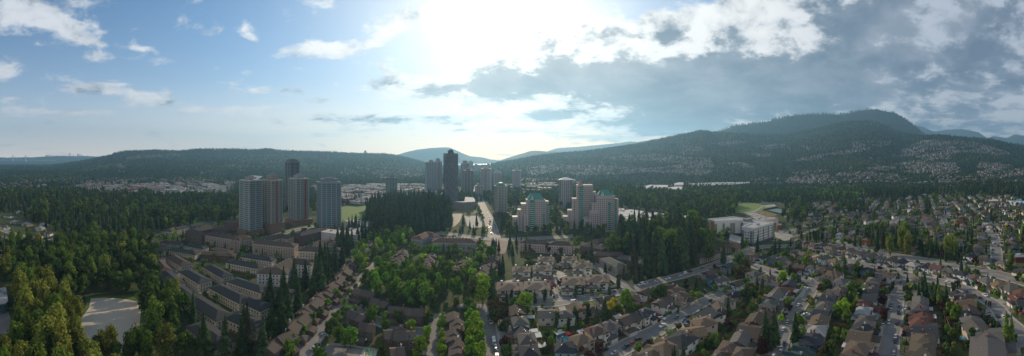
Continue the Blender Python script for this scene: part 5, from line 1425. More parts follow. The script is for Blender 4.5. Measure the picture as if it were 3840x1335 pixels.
tl('E','180,600,B,8,green 85,710,B,8,green 285,465,B,8.5,green 365,395,B,8.5,green 455,285,B,8,green 540,190,B,9,green 625,95,B,8,green 15,810,B,11,green 695,190,B,8,green 725,220,B,6,green 625,278,B,8.5,lime 670,355,B,8,green 635,385,B,8,mid 760,365,B,7,lime 755,128,B,8,mid 700,15,B,8,green',st)
tl('E','540,450,B,9,mid 515,500,B,8.5,mid 470,565,B,12,dark 560,620,B,12,mid 700,680,B,13,green 640,690,B,11,mid 640,520,C,14 930,440,B,12,green 980,372,B,9,mid 1075,430,B,8.5,mid 860,310,B,9,dark 1085,540,B,9.5,green 1385,558,B,8.5,lime 325,850,B,8,green 1230,450,B,9,mid 1050,850,B,8,dark 420,890,B,7,green','around inner lane and playground')
tl('F','505,462,B,9.5,mid 310,560,B,8.5,lime 650,460,B,8,green 650,550,B,9,green 640,655,B,8.5,lime 482,615,B,8.5,lime 645,740,B,8.5,lime 640,820,B,10,lime 412,810,B,13,lime 285,720,C,9 370,740,B,7,dark 455,730,B,8,olive 0,440,B,8,green','along the lane of the brown row')
tl('F','950,305,B,13,green 1000,380,B,12,green 960,450,B,12,green 1010,500,B,13,lime 1040,590,B,13,lime 960,590,B,12,green 1010,680,B,14,lime 1080,700,B,11,green 990,770,B,13,lime 1060,840,B,13,lime 950,860,B,12,green','of the lime-green street row','lime')
tl('F','1110,150,T,21,lime 1190,230,C,12 1270,420,B,14,bronze 1320,380,B,13,bronze 1230,430,B,13,dark 1340,560,L,6,dark 1340,740,L,5,red 1380,830,L,6,mid 1000,120,T,20,mid 920,130,C,22,brownc 830,120,T,20,green 800,300,B,9,dark 1210,60,C,24 1380,280,C,16','between rowhouses and lime trees')
tl('I','400,270,B,14,lime 350,300,B,12,lime 250,290,B,10,green 175,250,C,12 30,225,C,12 60,350,B,14,bronze 100,400,B,13,dark 235,200,S,10 320,200,S,8.5 400,190,S,8.5 498,215,C,11 608,205,S,11.5 960,155,S,12 1035,150,S,9 1330,165,S,10 1140,165,B,6,dark 1240,120,B,6,dark 670,200,B,5,green 485,160,B,7,pink 650,75,B,9,pink 700,110,B,8,pink 770,70,B,9,red 285,155,B,7,pink 120,175,B,7,pink 850,110,B,8,pink 1060,90,B,7,pink 1180,75,B,8,pink 580,325,B,4.5,olive 705,300,B,4.5,green','around the white fourplexes')
tl('I','755,470,S,10 735,500,S,9 870,520,S,9 940,420,S,11 965,450,S,10 950,530,C,11 1095,385,S,11 1080,470,S,9 1185,430,C,14 1280,410,C,15 1330,240,C,11 1240,245,B,7,lime 1350,330,B,10,yellow 1400,290,B,9,yellow 1380,400,B,7,mid 1035,830,B,7,red 1210,790,B,7,red 1120,880,L,5,red 150,735,L,6,red 215,760,C,10 160,840,B,9,dark 500,550,L,4,mid 600,660,L,4,mid 560,760,L,4,olive 680,720,L,5,green 640,640,L,5,dark 830,590,B,6,mid 1010,550,L,5,mid 410,400,B,7,dark','in the gardens of the nearest houses')
tl('J','320,260,T,18,green 350,330,T,17,mid 190,290,B,8,yellow 160,330,L,5,olive 230,360,L,6,mid 80,340,C,14 235,80,S,11 135,180,S,11 560,250,L,5,olive 450,340,L,4,mid 705,165,B,15,dark 640,200,B,11,dark 1100,200,B,10,mid 1110,85,C,14 1000,85,B,8,red 590,470,L,4,red 245,635,L,5,red 550,765,L,5,red 20,805,B,8,red 800,615,B,7.5,pale 680,712,L,4.5,olive 865,850,C,10 960,840,C,12 840,880,C,9 1320,140,B,6,green 905,390,L,3,dark 690,490,L,3,dark 820,410,L,2.5,mid 1050,490,L,3,olive 1240,720,L,5,mid 1290,680,L,6,dark 1350,770,L,6,dark 1150,790,L,4,green 1380,560,L,5,dark','along the nearest residential street')
tl('L','700,560,C,23 790,550,C,22 740,680,C,15 1030,565,C,20 655,790,B,11,red 275,310,C,14 250,530,B,8,red 300,560,B,7,red 500,190,B,15,dark 450,230,B,12,dark 560,170,B,13,dark 640,110,C,14,brownc 600,60,C,12 110,700,L,7,mid 60,760,L,7,dark 60,730,B,6,bronze 420,430,L,5,mid 510,380,B,6,lime 620,290,L,4,lime 590,190,L,6,green 960,340,L,5,red 905,440,B,6,red 865,470,B,7,lime 1215,275,B,8,olive 1150,560,L,5,mid 1120,600,L,4,green 1420,780,B,7,mid 1320,850,L,5,bronze 820,370,C,8 120,130,B,6,green 20,870,L,5,mid 1300,130,B,7,red 1385,90,C,8','around the curving street')
tl('K','75,310,T,22,mid 215,300,C,26 425,180,C,21 600,210,C,22 795,240,C,19 920,300,B,13,dark 845,220,C,15 970,190,C,13 1250,130,S,17 1280,120,S,15 1190,130,S,14 1090,110,C,18 1060,60,C,15 1330,130,S,12 345,370,B,10,mid 395,380,B,8,dark 450,400,L,6,lime 480,410,L,5,green 540,390,S,6 575,380,S,6 265,530,C,11 400,550,B,14,bronze 430,500,B,12,bronze 485,455,B,8,red 740,520,C,7 845,445,B,8.5,green 890,580,B,12,lime 860,620,B,10,green 960,510,S,13 1050,600,S,8 1075,610,S,7 1165,350,T,14,olive 1040,360,B,6,olive 480,640,B,8,green 130,720,B,7,green 120,100,T,17,green 200,110,T,16,green 270,80,T,15,mid 330,290,B,8,mid 390,260,B,8,dark 450,240,B,7,mid 480,200,T,13,mid 860,190,B,9,mid 940,40,T,10,green 990,30,T,10,green 1310,700,B,7,red 1390,650,L,5,dark 1350,640,L,5,dark 1010,530,L,5,red 1230,570,L,4,lime 1150,600,L,3,dark 660,640,C,12,brownc','between white block and cul-de-sac')
tl('N','570,150,B,12,mid 620,120,B,10,mid 600,180,B,10,green 490,350,B,13,lime 440,370,B,11,green 520,450,B,10,mid 570,260,S,13 640,290,L,5,lime 950,400,B,9,red 940,440,B,8,red 1005,150,S,8 1030,110,S,9 1045,90,S,8 1200,140,S,8 1270,120,B,9,olive 1250,160,S,7 1160,130,S,6 1215,235,L,5,dark 1190,240,L,5,dark 1240,240,L,5,dark 1190,470,L,4,dark 1240,470,L,4,dark 1160,560,L,4,dark 1210,565,L,4,dark 1170,650,L,3.5,red 1190,740,C,7 1130,780,C,7,mid 940,120,B,7,red 340,760,B,8,mid 380,700,L,6,dark 420,640,L,6,mid 350,670,L,5,dark 240,850,B,8,bronze 450,640,L,4,dark 410,600,L,5,lime 480,570,L,5,bronze 860,580,L,5,mid 830,620,L,4,olive 940,290,L,3.5,mid 880,330,S,4 915,500,L,4,dark 310,200,S,6 270,120,L,6,dark 330,120,L,6,dark 100,260,B,8,olive 890,370,L,3,lime 640,560,L,4,dark 700,880,L,3,dark','along the straight right-hand street')
tl('M','500,460,C,20 640,490,B,12,dark 700,500,B,11,mid 415,465,B,10,mid 840,520,C,13 1100,565,B,5,green 1305,555,B,7,lime 1400,620,C,18 615,170,C,16 675,180,C,16 870,180,C,23 930,150,C,25,brownc 770,80,C,17 820,90,C,15 1015,230,P,23,olive 1150,160,P,28,olive 1200,210,P,25,olive 380,190,B,9,mid 500,200,B,12,mid 550,190,B,10,dark 845,290,L,6,mid 300,140,C,12 240,120,C,13 155,120,S,17 190,110,S,15 80,150,C,15 20,130,C,15 1080,100,C,14 1300,110,C,14 1250,90,C,12 1390,80,B,12,green 780,250,L,4,green 490,320,B,4,mid 940,630,L,5,red 1105,460,B,4,olive 660,580,L,4,red 150,570,L,4,green 690,380,S,3','near the collector road')
tl('O','80,110,P,24,olive 120,170,P,20,olive 190,80,C,14 240,70,C,15 310,90,B,12,green 290,210,C,18 350,190,C,21,mid 400,240,C,22 450,200,C,21 380,290,C,17 470,270,C,16 300,280,C,15 570,230,P,24,olive 630,220,P,22,olive 660,290,C,19 560,330,C,16 500,400,C,11 735,430,C,16 690,380,C,12 800,100,C,22 850,80,C,21 760,60,C,14 930,380,C,10 890,450,B,7,mid 800,290,B,8,lime 840,200,B,7,bronze 1290,420,P,18,mid 1250,470,T,12,mid 1400,110,C,17,mid 1420,60,C,16 130,590,C,10 20,565,B,5,mid 230,560,B,7,lime 245,430,B,6,mid 510,540,B,6,mid 690,110,B,9,bronze 560,70,C,12 690,20,B,9,dark 1100,80,L,4,red 1240,15,B,5,yellow 1200,150,L,5,green 1220,225,L,6,green 1110,410,L,4,green 1070,470,L,5,mid 1100,490,L,4,green 1390,560,B,9,mid 1350,600,L,5,dark 1420,620,L,5,mid 790,450,B,5,dark 880,530,L,4,red 820,500,L,4,green','along far right collector road')
tl('P','300,120,C,20 340,170,C,18 260,180,C,17 470,60,C,15 480,190,C,19,mid 560,180,C,17 440,220,C,14,mid 690,85,S,8 660,90,S,8 715,95,S,7 690,400,T,14,mid 650,380,B,10,mid 590,345,B,9,mid 620,390,L,6,dark 500,320,B,8,red 455,300,L,5,red 655,495,L,5,red 965,480,S,8 990,485,S,8 1015,510,S,8 1045,515,S,8 1075,530,S,8 1105,540,S,8 1135,555,S,8 1160,565,S,8 1245,560,C,21,mid 1300,570,C,18,mid 1330,680,B,6,dark 870,660,B,10,dark 640,660,B,9,mid 545,700,B,6,dark 560,820,B,8,dark 635,790,B,7,olive 90,760,L,5,mid 90,830,C,8,mid 570,570,B,6,green 580,610,L,5,green 715,560,S,8 610,520,S,7 660,560,S,6 990,90,L,6,red 960,120,L,6,red 1100,170,B,6,green 1140,200,L,5,green 1210,240,L,4,green 985,390,B,4,mid 1010,290,S,5 1040,300,S,5 1060,310,S,5 870,300,B,5,mid 560,420,L,5,dark 110,140,L,6,dark 150,120,B,8,olive 210,130,B,8,mid 130,200,L,6,dark 170,200,L,6,dark 120,470,L,5,dark 160,480,L,5,dark 110,560,L,4,dark 95,650,L,4,red 1350,370,L,4,dark 1390,360,L,4,dark 1210,760,L,3,olive','in lower right corner gardens')
tl('G','200,230,C,14 60,200,C,14 35,190,C,13 90,220,C,13 220,150,C,20 250,280,C,17 290,170,C,16 390,240,C,14 410,140,B,12,mid 440,250,C,14 340,190,C,15 500,230,C,15 690,220,C,14 400,340,B,11,bronze 460,320,B,10,bronze 440,400,B,13,dark 650,260,B,13,bronze 780,290,B,10,bronze 1040,340,B,13,bronze 770,395,B,9,red 950,310,B,7,red 720,350,B,7,red 580,440,L,5,red 1130,300,C,25 1190,270,B,12,dark 880,240,C,16 1000,190,B,14,mid 950,200,B,12,green 130,430,C,16,brownc 50,550,L,5,green 60,580,L,4,lime 725,548,B,5,mid 660,770,B,5,mid 1280,490,C,13 1360,480,B,9,olive 1240,350,B,8,mid 330,680,B,3,dark 10,310,B,10,green 1350,280,L,6,mid 25,600,C,14 1430,650,S,10','between vacant lot and fourplexes')
tl('H','90,490,C,12 300,520,C,15,brownc 445,450,C,17 415,600,L,6,green 150,490,B,7,mid 235,620,S,12 340,450,B,6,olive','at the corner of the conifer grove')
tl('R','590,750,B,15,lime 540,800,B,12,green 840,840,B,13,green 560,880,P,14,green 720,820,C,15 690,850,C,13 640,840,B,9,dark 390,385,B,13,green 870,480,C,32 920,460,C,30,brownc 985,380,T,30,mid 960,350,T,24,mid 1260,560,B,15,mid 500,500,C,26 450,490,C,18 60,520,C,20 140,580,C,20 90,400,C,16 370,640,C,12 340,740,C,14 1140,570,C,12 1365,380,B,9,yellow 1290,310,T,20,mid 1350,320,T,20,mid 1400,330,T,18,mid 1470,290,C,30 1990,765,B,9,yellow 1520,690,C,25 1700,660,C,14 1780,600,C,22 1810,670,C,14 1920,650,C,14 2130,560,C,20,mid 1540,490,B,9,mid 1640,320,P,20,mid 1700,330,P,14,mid 1530,760,C,22,mid 1480,800,C,18,mid 2220,780,C,22,mid 1210,750,B,8,mid 1280,740,C,10 1320,740,C,11 1400,750,C,13 1870,840,L,5,red 1860,560,C,11,mid 120,780,C,14 80,800,C,16 270,830,C,18,brownc 230,860,C,14 1140,740,L,4,olive 700,690,B,5,green 1840,500,B,9,bronze 2190,690,B,8,bronze 780,590,L,7,dark 720,580,L,7,dark','in the far suburb')
tl('C','1040,120,C,24,brownc 890,120,C,22 880,210,C,15 850,230,C,13 1120,230,C,16 1100,240,C,14 1000,230,C,14 960,180,C,16 1020,250,C,12 945,45,B,9,lime 960,60,B,8,lime 1100,80,B,9,dark 1065,20,B,9,dark 1140,220,B,8,lime 1155,250,B,7,yellow 705,245,B,9,lime 790,260,B,8,mid 1210,400,C,17,brownc 1245,420,C,16 1285,410,C,17 1310,160,C,20 1350,120,C,18 1400,40,B,12,mid 1420,170,B,14,mid 1190,150,B,6,dark 1100,440,T,16,green 1190,500,T,19,green 1130,570,T,13,lime 1080,590,T,15,mid 1035,560,T,16,green 1070,380,B,12,dark 1030,400,B,11,olive 790,440,B,12,mid 660,460,C,18,brownc 730,470,C,17,brownc 590,470,B,15,green 550,440,B,12,green 460,470,B,14,green 320,420,B,13,green 330,440,B,12,lime 210,465,B,5,olive 270,600,B,12,mid 275,650,B,12,green 380,640,B,13,mid 410,600,B,12,green 970,520,B,11,green 890,540,B,9,mid 1200,740,C,22 1110,850,T,20,lime 1330,620,C,20 1300,640,C,17,brownc 930,680,B,12,lime 1030,660,B,12,green 990,740,B,12,lime 860,750,B,12,green 700,710,B,14,green','inside the green rowhouse estate')
# field fringe
tl('g','790,790,P,17,olive 860,775,P,18,olive 740,830,P,14,mid 1000,800,P,17,mid 1070,770,P,18,mid 1130,820,P,17,mid 1270,890,P,12,mid 690,860,P,14,olive 900,860,P,12,mid','at the near edge of the gravel field')
BND={}
def segd(p,a,b):
    a=Vector((a.x,a.y,0)); b=Vector((b.x,b.y,0)); u=(b-a).normalized(); w=((b-a).length); t=max(-6,min(w+6,(p-a).dot(u))); return (p-a-u*t).length
def region(place,s,spacing,mix,h,avoid=True,seed=0):
    """mix: list of (weight, kind, colour)"""
    g=random.Random(seed+len(s)); poly=pts(s)
    xs=[p.x for p in poly]; ys=[p.y for p in poly]; A=0
    cell=spacing; grid={}
    n=int((max(xs)-min(xs))*(max(ys)-min(ys))/(spacing*spacing)*2.2)
    tw=sum(m[0] for m in mix)
    for _ in range(n):
        p=Vector((g.uniform(min(xs),max(xs)),g.uniform(min(ys),max(ys)),0))
        if not inside(p,poly): continue
        k=(int(p.x//cell),int(p.y//cell))
        if any((q-p).length<spacing for a in (-1,0,1) for b in (-1,0,1) for q in grid.get((k[0]+a,k[1]+b),())): continue
        if avoid=='blocks':
            if any(segd(p,a,b)<w/2+3 for a,b,w,c_,h_ in TB) or ((RP[:,0]-p.x)**2+(RP[:,1]-p.y)**2<(RP[:,2]+1.5)**2).any(): continue
        elif avoid and blocked(p,2.2): continue
        grid.setdefault(k,[]).append(p)
        w=g.random()*tw
        for m in mix:
            w-=m[0]
            if w<=0: break
        tree(p,m[1],g.uniform(*h)*(1 if m[1]!='B' else .8),m[2],place)
RP=np.array([(p.x,p.y,r['w']/2) for r in ROADS.values() for p in r['pl']])
HP=[(h['p'].x,h['p'].y,h['w']*.62) for h in HOUSES]
for o in list(COL.objects):
    if o.get('category') in ('townhouses','apartments','rowhouse','fourplex','commercial building','tower','school','college','hall') and o.parent is None:
        for c in (o.children[:] if o.children else [o]):
            if c.name.startswith(('wall','glazing','roof')) and c.data:
                vs_=[v.co for v in c.data.vertices]
                if not vs_: continue
                if o.get('category') in ('apartments','townhouses','school','hall','college'):
                    # footprint sampled along its bounding box
                    x0,x1=min(v.x for v in vs_),max(v.x for v in vs_); y0,y1=min(v.y for v in vs_),max(v.y for v in vs_)
                    import math as _m
                    for a in range(0,5):
                        vv=vs_[0]
                    pts_=[(v.x,v.y) for v in vs_]
                    for i in range(0,len(pts_),2):
                        for f in (.25,.6,.9): HP.append((o.location.x+pts_[i][0]*f+.0,o.location.y+pts_[i][1]*f,5.5))
                    HP.append((o.location.x,o.location.y,7))
                else:
                    w=max(abs(v.x) for v in vs_)*o.scale.x; HP.append((o.location.x,o.location.y,min(w,30)*.9))
HP=np.array(HP)
NOGO=[pts(s) for s in ('g700,450 800,447 900,450 1000,462 1060,480 1090,505 1085,600 1075,680 1040,770 950,870 820,865 640,800 590,620 640,590 690,520','s1255,778 1300,772 1392,772 1385,812 1360,828 1290,836 1250,820','C745,65 882,65 850,150 800,200 760,200 730,120','C1150,375 1395,370 1360,505 1220,515','Q820,545 1010,512 1270,572 1075,604','Q560,600 700,585 880,645 1000,650 1040,700 760,700')]
def blocked(p,m=2.0):
    if ((RP[:,0]-p.x)**2+(RP[:,1]-p.y)**2<(RP[:,2]+m)**2).any(): return True
    if ((HP[:,0]-p.x)**2+(HP[:,1]-p.y)**2<(HP[:,2]+m*.5)**2).any(): return True
    return any(inside(p,z) for z in NOGO)
CF=[(6,'C','con'),(1,'C','brownc'),(1,'T','dark')]
region('in the grove left of the avenue','s1400,790 1500,770 1660,778 1690,820 1690,866 1640,872 1560,884 1440,890 1390,870 1375,830',8.2,[(8,'C','con'),(1,'C','brownc')],(22,46))
region('in the belt beside the brown rows','s760,1400 985,1400 1050,1310 1140,1190 1220,1100 1280,1030 1320,940 1380,900 1420,885 1400,860 1330,860 1290,905 1230,975 1180,1040 1120,1080 1060,1110 980,1180 900,1260 800,1300',8.5,[(9,'C','con'),(1,'C','brownc')],(23,31))
region('in the grove above the street','s2290,980 2320,900 2420,872 2600,868 2640,930 2640,985 2560,1020 2470,1042 2400,1050 2350,1050',9,[(7,'C','con'),(2,'C','brownc'),(1,'T','mid')],(27,42))
region('in the screen behind rowhouse court','s2350,1050 2480,1035 2570,1010 2640,985 2650,1000 2560,1030 2460,1050 2380,1062',8,[(3,'C','brownc'),(4,'C','con')],(15,22))
region('in the rowhouse estate tree belt','s1330,1080 1345,1010 1400,940 1420,880 1480,860 1540,880 1560,912 1500,925 1480,960 1460,1010 1440,1060',8,[(4,'T','green'),(3,'T','mid'),(2,'B','lime')],(14,20))
region('in the belt across the rowhouse estate','s1380,1080 1450,1050 1560,1040 1640,1050 1700,1060 1700,1150 1560,1158 1450,1140 1400,1120',8.5,[(4,'T','mid'),(4,'T','green'),(2,'T','dark')],(15,20))
region('in the tree belt left of the inner lane','s1300,1000 1345,930 1400,880 1420,900 1370,985 1340,1030',7,[(4,'T','green'),(3,'B','lime')],(10,14))
region('behind the inner lane','s1360,1090 1450,1130 1560,1160 1700,1155 1690,1170 1540,1172 1420,1150',9,[(3,'T','mid'),(2,'T','dark')],(13,17))
region('among the rowhouse estate rows','s1560,930 1700,930 1860,950 1860,1000 1760,1060 1600,1040 1540,1000',10.5,[(4,'B','green'),(3,'B','mid'),(2,'B','lime')],(9,15))
# left woods
region('in the forest at the left','s-60,720 280,722 560,735 700,742 880,745 890,768 800,778 700,790 650,812 640,850 600,868 520,895 420,905 330,898 230,880 150,846 60,800 -60,800',10.5,[(6,'C','con'),(1,'C','brownc'),(3,'T','dark'),(1,'T','mid')],(15,28))
region('in the woodland behind the gravel field','s-60,915 60,925 250,925 420,915 560,912 600,935 610,980 640,1040 700,1100 720,1160 760,1240 770,1400 560,1400 545,1320 548,1200 535,1125 500,1112 345,1108 300,1140 280,1180 200,1140 100,1070 -60,1060',9,[(5,'T','dark'),(3,'P','mid'),(2,'C','con'),(1,'P','olive')],(18,25))
region('left of the gravel field','s60,1080 200,1120 275,1190 285,1290 330,1400 420,1450 560,1500 -100,1500 -60,1360 40,1330 50,1200 45,1130',9,[(6,'P','olive'),(3,'P','mid')],(19,26))
region('left edge of the poplar wood','s-150,1040 -20,1050 -20,1080 -60,1240 -150,1300',12,[(3,'P','mid'),(1,'P','olive')],(17,22))
region('along the hedge street by the townhouses','s700,842 900,830 900,850 760,880 690,900 620,930 600,905 680,870',9,[(3,'B','green'),(2,'C','con'),(2,'B','mid')],(9,13))
region('among the townhouses','s600,920 900,900 1000,960 1020,1050 900,1150 760,1200 680,1080 600,960',9.5,[(4,'B','mid'),(2,'B','green'),(3,'B','dark'),(1,'C','con')],(7,11),'blocks')
region('behind the hedge street','s600,850 650,812 720,790 880,775 900,800 880,828 780,842 700,850 640,868',9,[(4,'C','con'),(3,'T','dark'),(3,'B','mid')],(14,26))
region('around the apartment blocks','s860,900 900,880 1100,880 1290,850 1390,870 1330,900 1200,960 1020,1000 960,1010 880,960',12,[(4,'B','mid'),(3,'B','green'),(2,'B','dark'),(2,'C','con')],(8,13))
region('around the glass towers','s860,905 1000,890 1180,850 1290,835 1290,850 1180,870 1080,900 960,930 870,935',12,[(3,'B','green'),(3,'T','green'),(1,'B','dark')],(8,13))
region('behind the glass towers','s850,760 1370,740 1380,770 1250,775 1230,800 1100,810 1000,800 870,800',11,[(6,'C','con'),(2,'T','dark')],(13,21))
region('in the wood around the pink towers','s1900,870 1930,800 2080,800 2130,860 2300,885 2440,862 2560,860 2600,880 2320,900 2280,930 2150,895 2050,895 1960,890',9.5,[(3,'T','dark'),(3,'C','con'),(2,'T','mid')],(14,21))
region('behind the pink towers','s1850,735 2060,735 2240,720 2300,760 2240,800 2100,790 1960,790 1880,780',11,[(3,'T','dark'),(2,'C','con'),(2,'T','mid')],(16,24))
region('along the left kerb of the avenue','s1752,712 1775,725 1800,770 1812,800 1822,830 1800,832 1780,790 1755,750',8,[(4,'T','mid'),(2,'B','lime')],(7,12))
region('along the right kerb of the avenue','s1800,712 1822,740 1850,790 1875,840 1895,885 1925,885 1900,800 1870,750 1840,712',8,[(4,'T','dark'),(3,'C','con'),(2,'B','mid')],(9,17))
region('along the avenue behind the towers','s1650,735 1780,735 1790,765 1720,772 1660,770',11,[(3,'C','con'),(2,'T','mid')],(14,24))
region('in the riverside wood at the centre right','s2230,740 2320,705 2500,730 2640,740 2700,752 2760,775 2760,812 2680,835 2560,822 2480,795 2330,780 2270,790',10,[(6,'T','dark'),(2,'T','mid'),(1,'C','con')],(18,26))
region('in front of the white condominiums','s2290,860 2440,840 2560,850 2680,860 2660,890 2560,900 2450,890 2320,890',10,[(3,'C','con'),(3,'T','mid'),(1,'T','green')],(17,25))
region('in the wood above the park','s2560,705 2740,715 2820,735 2830,752 2750,760 2640,750 2560,735',11,[(5,'T','dark'),(2,'T','mid')],(16,24))
region('around the park parking lot','s2830,735 2960,715 3100,705 3240,705 3300,735 3250,752 3120,760 2990,752 2960,762 2920,752 2850,752',11.5,[(4,'T','dark'),(3,'T','mid'),(1,'T','green')],(13,20))
region('right of the tennis courts','s2940,770 3000,765 3050,770 3050,800 3000,840 2960,850 2930,810',11,[(4,'C','con'),(2,'T','dark'),(1,'T','mid')],(15,24))
region('in the conifer line before the far suburb','s3240,745 3330,760 3400,742 3480,735 3560,725 3620,735 3480,722 3380,722 3300,720 3240,725',8.5,[(8,'C','con'),(1,'C','brownc')],(22,32))
region('in the conifer wood at the far right','s3600,740 3700,735 3820,742 3860,735 3860,715 3740,705 3620,712 3580,725',10,[(8,'C','con'),(2,'T','dark')],(22,34))
region('left of the far suburb','s3130,790 3160,765 3240,770 3240,800 3180,805',9,[(4,'C','con'),(1,'T','dark')],(18,26))
region('in the gardens of the suburb','s2650,1010 2900,930 3100,920 3300,960 3500,985 3840,1060 3900,1335 2300,1335 2400,1240 2560,1180',9.5,[(4,'L','dark'),(4,'L','mid'),(1,'L','red'),(3,'B','mid'),(3,'B','dark'),(1,'C','con'),(1,'L','green'),(1,'S','con')],(4,8))
region('in the gardens of the far suburb','s2960,880 2980,800 3060,770 3180,752 3300,738 3480,735 3840,735 3900,760 3900,960 3700,1000 3400,950 3200,905 3000,890',12,[(4,'B','dark'),(3,'B','mid'),(3,'C','con'),(1,'B','red'),(1,'T','mid'),(1,'L','mid')],(7,14))
region('along the collector road','s3130,890 3300,925 3480,960 3620,985 3600,960 3480,935 3340,900 3160,880',11,[(3,'C','con'),(2,'T','dark'),(1,'P','olive')],(12,22))
region('in gardens left of nearest street','s1900,1180 2100,1170 2300,1130 2400,1120 2420,1180 2300,1240 2150,1335 1990,1335',12,[(3,'L','dark'),(2,'L','mid'),(1,'B','mid'),(1,'L','green')],(3,6))
print('trees',len(TREES))

def plant():
    T=TREES
    by={}
    for i,t in enumerate(T):
        fam='C' if t[2]=='C' else 'S' if t[2]=='S' else 'L' if t[2]=='L' else 'P' if t[2]=='P' else 'B'
        r=math.hypot(t[0],t[1]); vis=abs(math.atan2(t[0],t[1]))<PI/2+.03
        by.setdefault(fam,[]).append((-(t[3]/r) if vis else 1,i))
    single=[]; rest=[]
    for fam,l in by.items():
        l.sort(); single+=[i for _,i in l[:295]]; rest+=[i for _,i in l[295:]]
    # labels by place, row and order
    places={}
    for i in single: places.setdefault(T[i][5],[]).append(i)
    g=random.Random(77)
    for place,l in places.items():
        l.sort(key=lambda i:math.hypot(T[i][0],T[i][1]))
        per=12 if len(l)>12 else 14
        for a in range(0,len(l),per):
            row=sorted(l[a:a+per],key=lambda i:math.atan2(T[i][0],T[i][1]))
            for q,i in enumerate(row):
                x,y,k,h,c,_=T[i]
                big=('tall ' if h>28 else '') if k=='C' else ''
                where=f"{nth(q+1)} from left in row {a//per+1}" if len(l)>12 else f"{nth(q+1)} from left"
                lab=f"{big}{CN[c]} {KN[k]} {place}, {where}"
                if len(lab.split())>16: lab=f"{CN[c]} {KN[k]} {place}, {where}"
                if len(lab.split())>16: lab=f"{CN[c]} tree {place}, {nth(q+1)} in row {a//per+1}"
                z=float(land(x,y)) if math.hypot(x,y)>800 else 0
                s=h*g.uniform(.9,1.12)
                t=thing(NMK[k],lab,'bush' if k=='L' else 'tree',(x,y,z),g.uniform(0,6.28),{'C':'conifers','S':'slim cedars','L':'garden bushes','P':'poplars'}.get(k,'broadleaf trees'),(s,s,h))
                col=jitter(COLR[c],.34,g)
                link('crown',g.choice(CM[k]),t,color=col)
                if k!='L': link('trunk',TRUNK,t)
    return rest
REST=plant()
def mass(name,label,items,tpls,fam):
    """many trees as one object"""
    if not items: return
    g=np.random.default_rng(3); Vs=[];Ts=[];Cs=[]; base=0
    for (x,y,z,k,h,c) in items:
        l=tpls[k]; V,T=l[int(g.integers(len(l)))]
        a=g.uniform(0,6.28); ca,sa=math.cos(a),math.sin(a); s=h*g.uniform(.85,1.15)
        W=np.empty_like(V); W[:,0]=(V[:,0]*ca-V[:,1]*sa)*s+x; W[:,1]=(V[:,0]*sa+V[:,1]*ca)*s+y; W[:,2]=V[:,2]*h+z-.3
        Vs.append(W); Ts.append(T+base); base+=len(V)
        col=np.array(c)*g.uniform(.6,1.45)*np.array([g.uniform(.85,1.25),1,1]); Cs.append(np.repeat(col[None],len(V),0))
    me=tri_mesh(name,np.concatenate(Vs),np.concatenate(Ts),M['leaft'],np.concatenate(Cs))
    tag(link(name,me),label,kind='stuff'); print(name,len(items),len(me.polygons))
it={'C':[],'B':[],'L':[]}
for i in REST:
    x,y,k,h,c,_=TREES[i]; r=math.hypot(x,y)
    it['C' if k in 'CS' else 'L' if k=='L' else 'B'].append((x,y,float(land(x,y)) if r>800 else 0,k,h,COLR[c]))
mass('conifer_forest','remaining conifers massed behind the nearer ones',it['C'],MID,'C')
mass('broadleaf_forest','remaining broadleaf trees massed behind the nearer ones',it['B'],MID,'B')
mass('garden_shrubbery','small bushes scattered through the gardens',it['L'],MID,'L')

# ------------------------------------------------------------------ hillside suburbs and the far woods
HOODS=[('d','80,310 330,262 520,280 760,262 900,290 1190,300 1434,262 1434,345 1200,340 900,350 560,365 380,330 180,365',1),('d','740,215 960,190 1200,180 1434,200 1434,250 1250,262 1190,240 960,235',1),
('e','0,205 230,215 270,330 180,360 0,350',1),('e','0,110 150,120 200,175 0,185',1),('e','200,90 350,75 530,60 530,80 330,120 200,110',1),('e','610,115 780,95 900,100 900,135 700,135',1),('e','980,110 1090,115 1060,145',1),('e','560,180 740,175 740,200 580,200',1),('e','440,240 500,250 620,290 560,305 470,275 370,265',1),('e','920,240 1150,180 1434,140 1434,180 1200,190 1100,235',1),
('f','0,75 320,65 310,100 160,130 50,165 0,160',1),('f','400,140 570,70 740,50 1000,70 1180,120 1370,190 1180,190 980,170 830,175 800,210 700,240 430,185 400,160',1),('f','130,215 400,185 620,190 400,215 150,230',1),('f','100,300 330,270 500,240 830,215 900,330 860,355 560,350 330,320 180,320',1),('f','1040,300 1070,250 1350,265 1340,290 1200,330 1060,370',1),('f','1190,390 1260,360 1434,335 1434,430 1300,420',1),
('b','250,320 430,320 430,350 250,350',.6),('b','560,190 900,180 1130,210 1150,290 900,300 600,320 440,280',.28),('a','1060,205 1434,175 1434,197 1060,228',.8),('a','980,260 1040,260 1050,340 990,330',.8),('b','0,165 60,170 80,190 0,200',.5),('e','560,395 1000,330 1434,300 1434,430 900,440 620,430',.16),('a','0,390 1434,370 1434,470 0,470',.14),('c','0,290 700,290 700,370 0,370',.2),('b','0,380 500,380 560,420 0,430',.2),('d','80,380 560,390 560,460 80,460',.22),('f','0,330 900,370 1434,300 1434,460 900,440 0,420',.14)]
HOODP=[[src(t,*map(float,q.split(','))) for q in s.split()] for t,s,_ in HOODS]
OVER=[h for h in HOUSES if h.get('over')]
